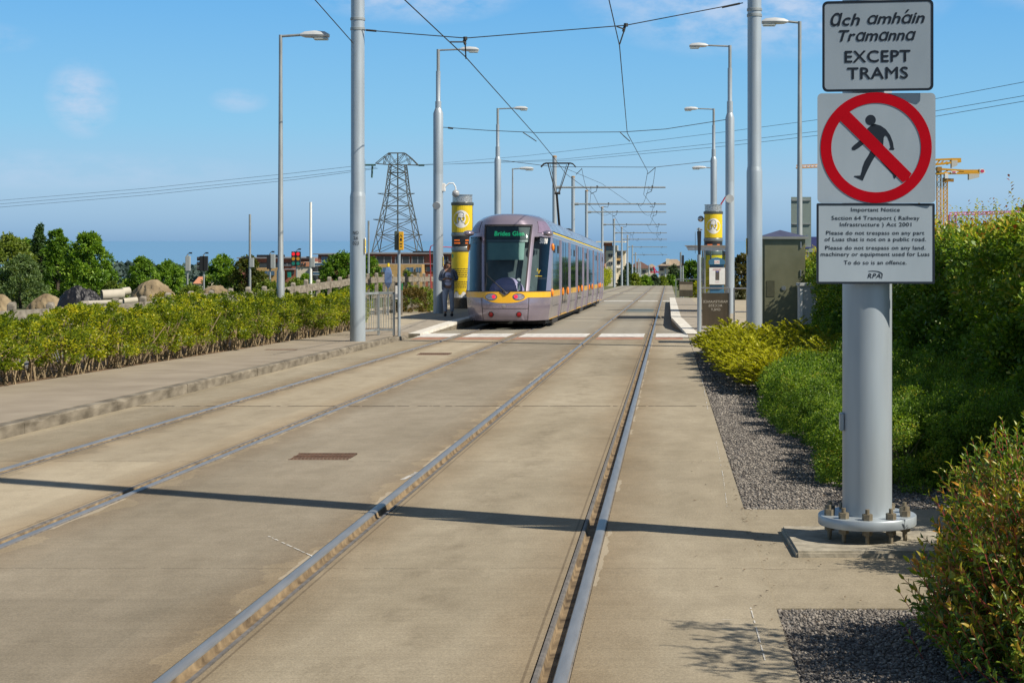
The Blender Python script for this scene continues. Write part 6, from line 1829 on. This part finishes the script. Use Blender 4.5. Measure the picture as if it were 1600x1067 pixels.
for j in range(nv + 1):
    u = j / nv
    for i in range(nu):
        a = 2 * math.pi * i / nu; x0, y0 = u * math.cos(a), u * math.sin(a)
        # crumpled sheet: ridged folds over a lumpy heap
        rid = sum((.5 - abs(mnoise.noise(Vector((x0 * f_ + 3, y0 * f_ * 1.6, f_ * 2.7))))) * am for f_, am in ((2.6, .34), (5.5, .22), (11, .12)))
        lump = mnoise.noise(Vector((x0 * 1.4 + 7, y0 * 1.4, 2.2))) * .28
        k_ = min(1, (1 - u) * 5)
        vs.append((x0 * rx * (1 + .06 * rid), y0 * rx * .8, max(0, h * (1 - u ** 3.0) * (1.0 + lump - .12 * x0) + h * (rid - .28) * k_ * .9)))
mb.add(vs, [(j * nu + i, (j + 1) * nu + i, (j + 1) * nu + (i + 1) % nu, j * nu + (i + 1) % nu) for j in range(nv) for i in range(nu)])
tag(mb.build('tarpaulin_heap', M_TARP, smooth=14, loc=((A.x + B.x) / 2, d, g)), 'creased black tarpaulin over a heap behind the left fence', 'tarpaulin')
M_PIPE = mat('pale_concrete_pipe', (.46, .42, .34), .8, var=.12, scale=2)
def pipe(label, x0, y0, x1, y1, rpx, d, dd=.6):
    a, b = px(x0, y0, d), px(x1, y1, d + dd); r = rpx * d / F
    ax = (b - a).normalized(); mb = MB(); n = 24; u = ax.orthogonal().normalized(); v = ax.cross(u); vs = []
    for (p, rr) in ((a, r), (b, r), (b, r * .82), (a, r * .82)):
        for k in range(n): t = 2 * math.pi * k / n; vs.append(p + (u * math.cos(t) + v * math.sin(t)) * rr)
    fs = [(q * n + k, q * n + (k + 1) % n, ((q + 1) % 4) * n + (k + 1) % n, ((q + 1) % 4) * n + k) for q in range(4) for k in range(n)]
    o = mb.add(vs, fs).build('concrete_pipe', M_PIPE, smooth=40); tag(o, label, 'pipe')
pipe('thick pale concrete pipe beside the black tarpaulin', 159, 461.5, 193, 459.5, 8.4, 85)
pipe('short pale pipe end standing past the thick pipe', 191, 456, 202, 454.5, 6.2, 88, .3)
pipe('long low pale pipe lying in front of the tarpaulin', 128, 474.5, 192, 472, 4.2, 83, .4)
pipe('small pale pipe with a collar at the right of the stack', 193, 471, 214, 469, 5.0, 83, .4)
P = px(323, 463, 86); tag(MB().box(-.25, .25, -.2, .2, 0, .62).build('concrete_block', M_PIPE, bevel=.03, loc=(P.x, 86, P.z - .5)), 'white concrete block before the low grey-brown mound', 'block')
P = px(248, 468, 84); tag(MB().box(-.3, .5, -.2, .2, 0, .4).build('concrete_block', M_PIPE, bevel=.03, loc=(P.x, 84, P.z - .3)), 'pale broken concrete block below the brown soil mound', 'block')

# --- traffic signals beyond the site
M_HEADB = mat('signal_backboard', (.02, .02, .022), .5, var=.1)
M_SGREY = mat('signal_back_grey', (.33, .35, .35), .5, var=.08)
def tlight(xp, yt, d, label, heads, white=False, camera=True, grey=False):
    P = px(xp, yt, d); g = G(d) - .3; h = P.z - g; t = thing('traffic_light', label, 'traffic light', (P.x, d, g))
    MB().cyl((0, 0, 0), (0, 0, h), .06, n=10).build('post', M_ZINC, t, smooth=40)
    for (dx, face, dz) in heads:
        hb = MB().box(dx - .15, dx + .15, -.16, .12, h - 1.05 - dz, h - .05 - dz).build('signal_head', M_HEADB if face != 'back' else M_SGREY, t, bevel=.02)
        if face == 'front':
            for k, cn in enumerate((('red_aspect', (.55, .01, .02), (.9, .02, .03)), ('amber_aspect', (.45, .2, .01), (.4, .18, .01)), ('green_aspect', (.01, .16, .12), (.01, .12, .09)))):
                z_ = h - .22 - .33 * k - dz
                MB().cyl((dx, -.17, z_), (dx, -.161, z_), .12, n=16).build('aspect', mat(cn[0], cn[1], .3, var=0, emit=cn[2], emit_s=.45 if k == 0 else .15), hb)
        elif face == 'side':
            for k in range(3): MB().cyl((dx - .15, -.02, h - .22 - .33 * k - dz), (dx - .34, -.05, h - .24 - .33 * k - dz), .13, .14, n=12).build('visor', M_HEADB, hb)
        elif face == 'green':
            pass
    if camera: MB().tube([(0, 0, h), (.05, 0, h + .08), (.18, 0, h + .1)], .025, 6).box(.12, .3, -.06, .06, h + .06, h + .16).build('detector', M_HEADB, t)
    return t
tlight(293, 398, 112, 'traffic light seen from behind, leftmost of those beyond the site', [(0.04, 'back', .05)])
tlight(318.5, 398, 112, 'traffic light turned sideways with three dark visors', [(-.10, 'side', .05), (.12, 'plain', .05)])
tlight(422, 396, 116, 'traffic light seen edge on, left of the slim street lamp', [(-.05, 'plain', .05), (.2, 'back', .0)])
tl_ = tlight(463.5, 392, 116, 'traffic light showing two red lamps side by side', [(-.19, 'front', .0), (.13, 'front', .0)])
P = px(0, 0, 116); MB().box(-.62, -.40, -.1, .1, 1.62, 1.98).cyl((-.51, -.11, 1.8), (-.51, -.101, 1.8), .09, n=14).build('side_signal', mat('green_aspect', (.01, .16, .12), .3), tl_)
def slim_pole(xp, yt, d, label, r, head=True, m=None):
    P = px(xp, yt, d); g = G(d) - .3; h = P.z - g; t = thing('slim_pole', label, 'pole', (P.x, d, g))
    MB().cyl((0, 0, 0), (0, 0, h), r * 1.15, r, n=10).build('shaft', m or M_ZINC, t, smooth=40)
    if head:
        zz = px(0, 403, d).z - g; zl = px(0, 412, d).z - g
        MB().box(-.02, .26, -.12, .12, zl - .25, zz).build('signal_box', M_SGREY, t, bevel=.02)
        MB().box(-.3, -.05, -.05, .05, zz - .02, zz + .1).build('detector', M_HEADB, t)
    return t
slim_pole(390.5, 335, 112, 'tall slim dark pole with a signal box, left of the street lamp', .075)
slim_pole(485.5, 316, 116, 'tall slim white pole with a traffic signal, left of the stout mast', .085, m=M_WHITE)
slim_pole(576, 345, 100, 'thin dark pole just right of the stout mast', .06, head=False)
slim_pole(570.5, 250, 100.5, 'whip-thin aerial rising beside the stout mast', .012, head=False)

# --- buildings far to the left
M_BRICK = mat('red_brick', (.25, .095, .065), .85, var=.2, scale=3)
M_YBRICK = mat('yellow_brick', (.42, .27, .11), .85, var=.15, scale=3)
M_ORB = mat('orange_render', (.50, .22, .12), .85, var=.08)
M_ROOFG = mat('roof_edge_grey', (.20, .21, .23), .6, var=.1)
M_WIN = mat('window_glass_dark', (.03, .04, .055), .1, var=.1, scale=.5, spec=.8)
M_WINB = mat('window_glass_blue', (.06, .13, .22), .1, var=.1, scale=.5, spec=.8)
def building(name, label, cat, d, x0, x1, yt, m, depth=10, yb=470, roof=None):
    A, B = px(x0, yt, d), px(x1, yt, d); zb = px(0, yb, d).z
    t = thing(name, label, cat, (A.x, d, zb)); t['_d'] = d
    w, h = B.x - A.x, A.z - zb
    MB().box(0, w, 0, depth, 0, h).build('wall', m, t)
    if roof: 
        o = [v * d / F for v in roof]   # overhang left, right, thickness (px)
        MB().box(-o[0], w + o[1], -.5, depth + .5, h + .003, h + o[2]).build('roof', M_ROOFG, t)
    def rect(nm, a, b, ya, yb2, m2, dy=-.04, th=.12, parent=t, frame=False):
        X0, X1 = (a - x0) * d / F, (b - x0) * d / F; Z1, Z0 = px(0, ya, d).z - zb, px(0, yb2, d).z - zb
        o = MB().box(X0, X1, dy - th, dy, Z0, Z1).build(nm, m2, parent)
        if frame:
            n = max(2, int((X1 - X0) / 1.1)); mb = MB()
            for k in range(n + 1):
                xx = X0 + (X1 - X0) * k / n; mb.box(xx - .05, xx + .05, dy - th - .03, dy - th - .003, Z0, Z1)
            mb.build('frame', M_ROOFG, o)
        return o
    del t['_d']
    return t, rect
t, rc = building('apartment_block', 'long low red-brick block with a flat roof behind the left trees', 'building', 236, 373, 492, 404, M_BRICK, roof=(2, 0, 1.6))
rc('window', 402, 438, 411, 419, M_WIN, frame=True); rc('window', 440, 458, 411, 416, M_WIN, frame=True)
rc('lower_wing', 408, 441, 418.5, 462, M_YBRICK, dy=-.1, th=2.5); w_ = rc('window', 415.5, 436, 423, 429.5, M_WINB, dy=-2.65, frame=True)
bl = rc('balcony', 448, 462.5, 419.6, 421, M_ROOFG, dy=-.1, th=1.6); rc('rail', 448, 462.5, 414, 415, M_ROOFG, dy=-1.6, th=.1, parent=bl); rc('window', 448, 460, 423, 428, M_WIN)
rc('roof_plant', 397, 435, 398.5, 402.2, M_HEADB, dy=4, th=2.5); rc('roof_plant', 433, 435.5, 398, 401, mat('red_hose', (.42, .03, .05), .5), dy=1.4, th=.4)
t, rc = building('gabled_house', 'small house with an orange upper storey and cream wall beside the traffic light', 'building', 228, 464.5, 487, 410, M_CREAM, depth=5)
rc('upper_storey', 464.5, 487, 409.5, 416.5, M_ORB, dy=-.02); rc('window', 472.5, 474, 410.5, 415, M_WIN, dy=-.16); rc('window', 477, 478.5, 410.5, 415, M_WIN, dy=-.16)
t, rc = building('apartment_block', 'red-brick flats with white balconies to the left of the stout mast', 'building', 222, 497, 566, 398, M_BRICK, roof=(7, 0, 1.6))
rc('window', 503, 512, 401, 410, M_WINB, frame=True); rc('window', 516, 530, 401, 410, M_WIN, frame=True)
for ya in (414.5, 428.5):
    b_ = rc('balcony', 492.5, 514, ya, ya + 1.2, M_SGREY, dy=-.05, th=1.6); rc('rail', 492.5, 514, ya - 4.2, ya - 3.5, M_WHITE, dy=-1.6, th=.08, parent=b_); rc('glass', 493, 513.5, ya - 3.4, ya - .1, M_WINB, dy=-1.62, th=.04, parent=b_)
rc('window', 497.5, 510, 418, 424, M_WIN); rc('wall_panel', 497.5, 501.5, 401, 414, M_BRICK, th=.2)
t, rc = building('apartment_block', 'long red-brick block with a yellow-brick base behind the pylon', 'building', 216, 566, 716, 397, M_BRICK, roof=(1, 0, 1.8))
for a, b in ((572, 580), (589, 612), (618, 640), (644, 662), (678, 684), (690, 700)): rc('window', a, b, 401, 411.5, M_WIN, frame=True)
rc('lower_wing', 586, 664, 413, 462, M_YBRICK, dy=-.1, th=2.5)
for a, b in ((597, 609.5), (640, 651), (655, 663)): rc('window', a, b, 417.5, 424.5, M_WINB, dy=-2.65, frame=True)
rc('window', 666, 684, 417, 424, M_WINB, frame=True); rc('plinth_band', 566, 716, 411.7, 413.2, M_ROOFG, dy=-.05, th=.5)
rc('roof_plant', 642, 676, 392.5, 395.2, M_HEADB, dy=4, th=2.5)
t, rc = building('terraced_house', 'house with an orange roof low between the traffic lights at the left', 'building', 260, 304, 318, 443, M_CREAM, depth=6)
A = px(304, 443, 260); w_ = 14 * 260 / F
MB().add([(-.2, -.3, 2.7), (w_ + .2, -.3, 2.7), (w_ + .2, 3, 3.7), (-.2, 3, 3.7)], [(0, 1, 2, 3)]).build('roof', M_ORB, t)

# --- buildings beyond the tram
t, rc = building('apartment_block', 'cream apartment block with a brown top storey beyond the tram', 'building', 330, 944, 963, 384, M_CREAM, depth=12, yb=450)
rc('top_storey', 941, 957, 379.2, 384.2, M_BRICK, dy=-.02, th=.8); rc('roof', 932, 977, 377, 379, M_CREAM, dy=8, th=10); rc('window', 946.5, 957, 384.6, 391.8, M_WINB, dy=-.02, frame=True)
for ya in (396.8, 409): rc('window', 950.5, 957, ya, ya + 5, M_WIN, frame=True)
rc('orange_strip', 944, 946, 385, 419, M_ORB, dy=-.02)
t, rc = building('apartment_block', 'narrower wing with balconies to the right of the cream apartment block', 'building', 333, 963.2, 977, 393, M_CREAM, depth=8, yb=450)
rc('roof', 962, 980, 391.8, 392.9, M_ROOFG, dy=6, th=7.5); rc('window', 964, 970.5, 393.5, 400, M_WINB); rc('window', 964, 969, 408, 413, M_WIN)
for ya in (403.5, 415): 
    b_ = rc('balcony', 963.5, 972, ya, ya + 3.5, M_YBRICK if ya < 410 else M_WHITE, dy=-.1, th=1.4)
def hip_house(label, d, x0, x1, ye, ya, m, roofm, wins, yb=452, apex=None):
    t, rc = building('house', label, 'house', d, x0, x1, ye, m, depth=9, yb=yb)
    zb = px(0, yb, d).z; w = (x1 - x0) * d / F; h = px(0, ye, d).z - zb; ha = px(0, ya, d).z - zb
    a, b = apex or (.35, .65)
    MB().add([(-.5, -.5, h + .01), (w + .5, -.5, h + .01), (w + .5, 9.5, h + .01), (-.5, 9.5, h + .01), (w * a, 4.5, ha), (w * b, 4.5, ha)], [(0, 1, 5, 4), (1, 2, 5), (2, 3, 4, 5), (3, 0, 4), (3, 2, 1, 0)]).build('roof', roofm, t)
    for q in wins: rc('window', *q, M_WIN, frame=False)
    return t, rc
M_BROWNR = mat('brown_tile', (.12, .065, .05), .85, var=.15, scale=2)
M_TANR = mat('tan_tile', (.30, .235, .17), .85, var=.15, scale=2)
hip_house('cream house with a brown hipped roof behind the far masts', 400, 985, 1015, 419.5, 409.5, M_CREAM, M_BROWNR, [(1003.5, 1009, 422.5, 427)], apex=(.3, .55))
hip_house('small cream house with a white gable by the red mast', 430, 1014, 1022, 418, 413, M_CREAM, M_TANR, [(1016, 1018, 420, 424)])
t, rc = hip_house('pale house with a broad tan roof right of the red mast', 400, 1029, 1068, 417, 405.5, M_CREAM, M_TANR, [(1031, 1037, 419, 423), (1033, 1037, 428, 433)], apex=(.45, .75))
rc('chimney', 1040.5, 1046, 404.5, 413, M_CREAM, dy=3, th=2); rc('dark_eaves', 1029, 1066, 415.2, 418.2, M_HEADB, dy=-.5, th=.3)
M_RED = mat('red_steel', (.45, .02, .06), .5, var=0)
d = 300; t = thing('red_mast', 'red steel mast with a crossbar beyond the crest', 'mast', (px(1025, 446, d).x, d, G(d) - 1))
Z = lambda y: px(0, y, d).z - G(d) + 1
mb = MB().tube([(0, 0, 0), (-.15, 0, Z(430)), (-.45, 0, Z(417))], .16, 6); mb.build('shaft', M_RED, t)
MB().bar((-1.0, 0, Z(425.5)), (.55, 0, Z(425.5)), .22).build('crossbar', M_RED, t); MB().bar((-.45, 0, Z(417.5)), (.2, 0, Z(425)), .14).build('stay', M_RED, t)

# --- electricity pylon and its lines
M_LATT = mat('pylon_steel', (.13, .14, .135), .6, metal=.4, var=.1)
d = 300; ox = px(621.5, 0, d).x; og = G(d) - .6
pyl = thing('pylon', 'grey lattice electricity pylon behind the left platform', 'pylon', (ox, d, og))
def pv(x, y): p = px(x, y, d); return p.x - ox, p.z - og
lev = [(447, 46.5), (420, 40), (395, 34.5), (367, 29), (343, 24.5), (322, 20.5), (302, 17), (285, 15), (270, 13.5), (258, 12)]
zs = [pv(0, y)[1] for y, _ in lev]; hw = [w_ * d / F for _, w_ in lev]
for sx, sy in ((1, 1), (1, -1), (-1, -1), (-1, 1)):
    MB().tube([(sx * w_, sy * w_, z_) for w_, z_ in zip(hw, zs)], .11, 4).build('leg', M_LATT, pyl)
mb = MB()
for i in range(len(zs) - 1):
    a, b, z0, z1 = hw[i], hw[i + 1], zs[i], zs[i + 1]
    for k in range(4):
        c0 = [(1, 1), (1, -1), (-1, -1), (-1, 1)][k]; c1 = [(1, 1), (1, -1), (-1, -1), (-1, 1)][(k + 1) % 4]
        mb.bar((c0[0] * a, c0[1] * a, z0), (c1[0] * b, c1[1] * b, z1), .11).bar((c1[0] * a, c1[1] * a, z0), (c0[0] * b, c0[1] * b, z1), .11)
        if i in (1, 3, 5, 8): mb.bar((c0[0] * a, c0[1] * a, z0), (c1[0] * a, c1[1] * a, z0), .11)
mb.build('bracing', M_LATT, pyl)
MB().bar((0, 0, zs[3]), (0, 0, pv(0, 240)[1]), .22).build('centre_post', M_LATT, pyl)
ht = [pv(*q) for q in ((588, 255.5), (601, 245), (608.5, 239.5), (632.5, 239.5), (642, 247), (653, 258))]; hb = [pv(*q) for q in ((588, 256), (600, 257), (610, 257.5), (620, 258), (640, 258), (653, 258.5))]
mb = MB()
for sy in (-.8, .8):
    for q in (ht, hb):
        for a, b in zip(q[:-1], q[1:]): mb.bar((a[0], sy, a[1]), (b[0], sy, b[1]), .13)
    for a, b in zip(ht[1:], hb[1:]): mb.bar((a[0], sy, a[1]), (b[0], sy, b[1]), .08)
    for a, b in zip(ht[:-1], hb[1:]): mb.bar((a[0], sy, a[1]), (b[0], sy, b[1]), .08)
    for a, b in zip(hb[:-1], ht[1:]): mb.bar((a[0], sy, a[1]), (b[0], sy, b[1]), .08)
for q in (*ht, *hb): mb.bar((q[0], -.8, q[1]), (q[0], .8, q[1]), .08)
mb.build('top_arm', M_LATT, pyl)
for (xa, xb, ya) in ((590, 648, 302.5), (583, 652, 343), (602, 660, 367)):
    mb = MB(); a, b = pv(xa, ya), pv(xb, ya); mb.bar((a[0], 0, a[1]), (b[0], 0, b[1]), .13).bar((a[0], 0, a[1]), (0, 0, a[1] - .8), .09).bar((b[0], 0, b[1]), (0, 0, b[1] - .8), .09).build('lower_arm', M_LATT, pyl)
M_INS = mat('insulator_green', (.06, .13, .12), .4, var=.1)
for q0, q1 in (((582, 257), (581, 278)), ((570, 258), (587, 258)), ((654, 258.5), (663, 258.5))):
    a, b = pv(*q0), pv(*q1); MB().cyl((a[0], 0, a[1]), (b[0], 0, b[1]), .17, n=8).build('insulator', M_INS, pyl)
for i, (L_, lab) in enumerate((([(-60, 319, 380), (0, 313.5, 370), (230, 294.5, 337), (460, 270.5, 312), (570, 258, 300)], 'top'), ([(-60, 324.5, 380), (0, 319, 370), (230, 300, 337), (460, 277, 312), (588, 262, 300)], 'middle'), ([(-60, 330, 380), (0, 324, 370), (230, 305, 337), (460, 281, 312), (590, 263.5, 300)], 'lowest'))):
    wire('power_line', [px(*q) for q in L_], .032, f'{lab} of the three power lines running left from the pylon', group='power lines', n=5)
for i, (L_, lab) in enumerate((([(655, 258, 300), (820, 244, 255), (1000, 223, 215), (1140, 205.5, 190), (1277, 187.5, 169), (1460, 155, 146), (1600, 128.5, 131), (1680, 113, 124)], 'top'), ([(662, 258.5, 300), (880, 249, 243), (1000, 237, 215), (1140, 222, 190), (1277, 205.5, 169), (1460, 174, 146), (1600, 150, 131), (1680, 136, 124)], 'middle'), ([(648, 258.5, 300), (900, 250.5, 238), (1000, 241, 215), (1140, 228, 190), (1277, 212, 169), (1460, 182.5, 146), (1600, 158.5, 131), (1680, 145, 124)], 'lowest'))):
    wire('power_line', [px(*q) for q in L_], .022, f'{lab} of the three power lines running right from the pylon', group='power lines', n=5)

# --- tower cranes
M_CRANE = mat('crane_yellow', (.62, .32, .02), .5, var=.05)
M_CRANED = mat('crane_ochre', (.33, .17, .03), .6, var=.1)
M_BALL = mat('ballast_concrete', (.52, .50, .45), .8, var=.1)
def crane_tower(mb, xc, w, zb, zt, y, n, t_=.14):
    for sx in (-1, 1):
        for sy in (-1, 1): mb.bar((xc + sx * w, y + sy * w, zb), (xc + sx * w, y + sy * w, zt), t_)
    for k in range(n):
        a, b = zb + (zt - zb) * k / n, zb + (zt - zb) * (k + 1) / n
        for sy in (-1, 1):
            mb.bar((xc - w, y + sy * w, a), (xc + w, y + sy * w, b), t_ * .55).bar((xc + w, y + sy * w, a), (xc - w, y + sy * w, b), t_ * .55).bar((xc - w, y + sy * w, b), (xc + w, y + sy * w, b), t_ * .5)
    return mb
d = 420
def crane(label, xt, ytop, ybase, jib, ballast, m, wpx=3.2):
    o = px(xt, ybase, d); t = thing('tower_crane', label, 'crane', (o.x, d, o.z))
    zz = lambda y: px(0, y, d).z - o.z
    xx = lambda x: (x - xt) * d / F
    crane_tower(MB(), 0, wpx * d / F, 0, zz(ytop), 0, 12).build('tower', m, t)
    mb = MB()
    (xa, ya), (xb, yb2) = jib
    for sy in (-.7, .7):
        mb.bar((xx(xa), sy, zz(ya + 3.5)), (xx(xb), sy, zz(yb2 + 2.5)), .5).bar((xx(xa), sy, zz(ya - 4.0)), (xx(xb) * .65 + xx(xa) * .35, sy, zz(yb2 - 1)), .45)
        for k in range(4):
            u, v = k / 4, (k + 1) / 4; mb.bar((xx(xa + (xb - xa) * u * .6), sy, zz(ya + 3.5)), (xx(xa + (xb - xa) * v * .6), sy, zz(ya - 3.5 + 3 * v)), .22)
    mb.box(xx(xb - (xb - xa) * .42), xx(xb), -.8, .8, zz(yb2 + 3), zz(yb2 - 2.5)).build('counter_jib', m, t)
    MB().hexa([(xx(ballast[0]), -1, zz(ballast[3])), (xx(ballast[1]), -1, zz(ballast[3] - 4)), (xx(ballast[1]), 1, zz(ballast[3] - 4)), (xx(ballast[0]), 1, zz(ballast[3]))],
              [(xx(ballast[0]), -1, zz(ballast[2])), (xx(ballast[1]), -1, zz(ballast[2])), (xx(ballast[1]), 1, zz(ballast[2])), (xx(ballast[0]), 1, zz(ballast[2]))]).build('ballast', M_BALL, t)
    MB().box(xx(xt - 3.5), xx(xt + 3.5), -1.2, 1.2, zz(ytop + 2), zz(ytop - 5)).build('slewing_unit', M_CRANED, t)
    return t, xx, zz
t, xx, zz = crane('left tower crane with a darker ochre counter-jib beside the no-walking sign', 1467, 266, 356, ((1462, 254), (1501, 250)), (1486, 1495, 251, 263), M_CRANE)
t, xx, zz = crane('right tower crane with a long bright yellow counter-jib and white end plate', 1477, 283, 356, ((1462, 268), (1530, 268)), (1513, 1529, 272, 281.5), M_CRANE)
ep = MB().prism([(xx(1529.5), zz(272)), (xx(1537), zz(271)), (xx(1538.5), zz(268)), (xx(1536), zz(264.5)), (xx(1529.5), zz(264.5))], -1.0, 1.0).build('end_plate', M_WHITE, t)
MB().prism(rrect(xx(1531), xx(1536.5), zz(270), zz(265.5), .3), -1.06, -1.02).build('red_badge', mat('badge_pink', (.6, .05, .13), .5), ep)
bp_ = MB().box(xx(1485), xx(1494), -1.12, -1.0, zz(271.5), zz(267.5)).build('name_board', M_WHITE, t); MB().box(xx(1487), xx(1492), -1.17, -1.13, zz(270.5), zz(268.5)).build('red_badge', mat('badge_pink', (.6, .05, .13), .5), bp_)
MB().box(xx(1475), xx(1480), -1.5, 1, zz(279.5), zz(271.5)).build('cab', M_WHITE, t); MB().bar((xx(1481), 0, zz(281.5)), (xx(1490), 0, zz(282)), .8).build('platform', M_CRANED, t)
def flat_jib(label, d, xa, xb, ya, yb2, m, hpx, n, name='tower_crane', tower=None):
    o = px(xa, ya, d); t = thing(name, label, 'crane', (o.x, d, o.z)); L_ = (xb - xa) * d / F; h = hpx * d / F; dz = -(yb2 - ya) * d / F; mb = MB()
    for sy in (-.6, .6): mb.bar((0, sy, 0), (L_, sy, dz), .28)
    mb.bar((0, 0, h), (L_, 0, dz + h), .3)
    for k in range(n):
        u, v = k / n, (k + 1) / n
        for sy in (-.6, .6): mb.bar((L_ * u, sy, dz * u), (L_ * (u + v) / 2, 0, dz * (u + v) / 2 + h), .16).bar((L_ * (u + v) / 2, 0, dz * (u + v) / 2 + h), (L_ * v, sy, dz * v), .16)
    mb.build('jib', m, t)
    if tower:
        mb = MB(); crane_tower(mb, (tower - xa) * d / F, 1.0, -14, 0, 0, 5, .25).build('tower', m, t)
    return t
flat_jib('pale orange crane jib reaching out left of the sign plates', 430, 1244, 1292, 263, 261, mat('pale_orange', (.55, .33, .18), .5), 4.2, 8, tower=1330)
flat_jib('pinkish red crane jib lying level above the tall hedge', 480, 1483, 1660, 336.5, 332.5, mat('pink_red_steel', (.5, .14, .22), .5), 4.0, 24, tower=1488)
P = px(1268, 384, 300); tag(MB().box(-1.2, 2.5, 0, 2.5, -3, 1.6).build('shipping_container', mat('container_blue', (.05, .06, .2), .5), loc=(P.x, 300, P.z)), 'dark blue container glimpsed behind the back of the road sign', 'container')
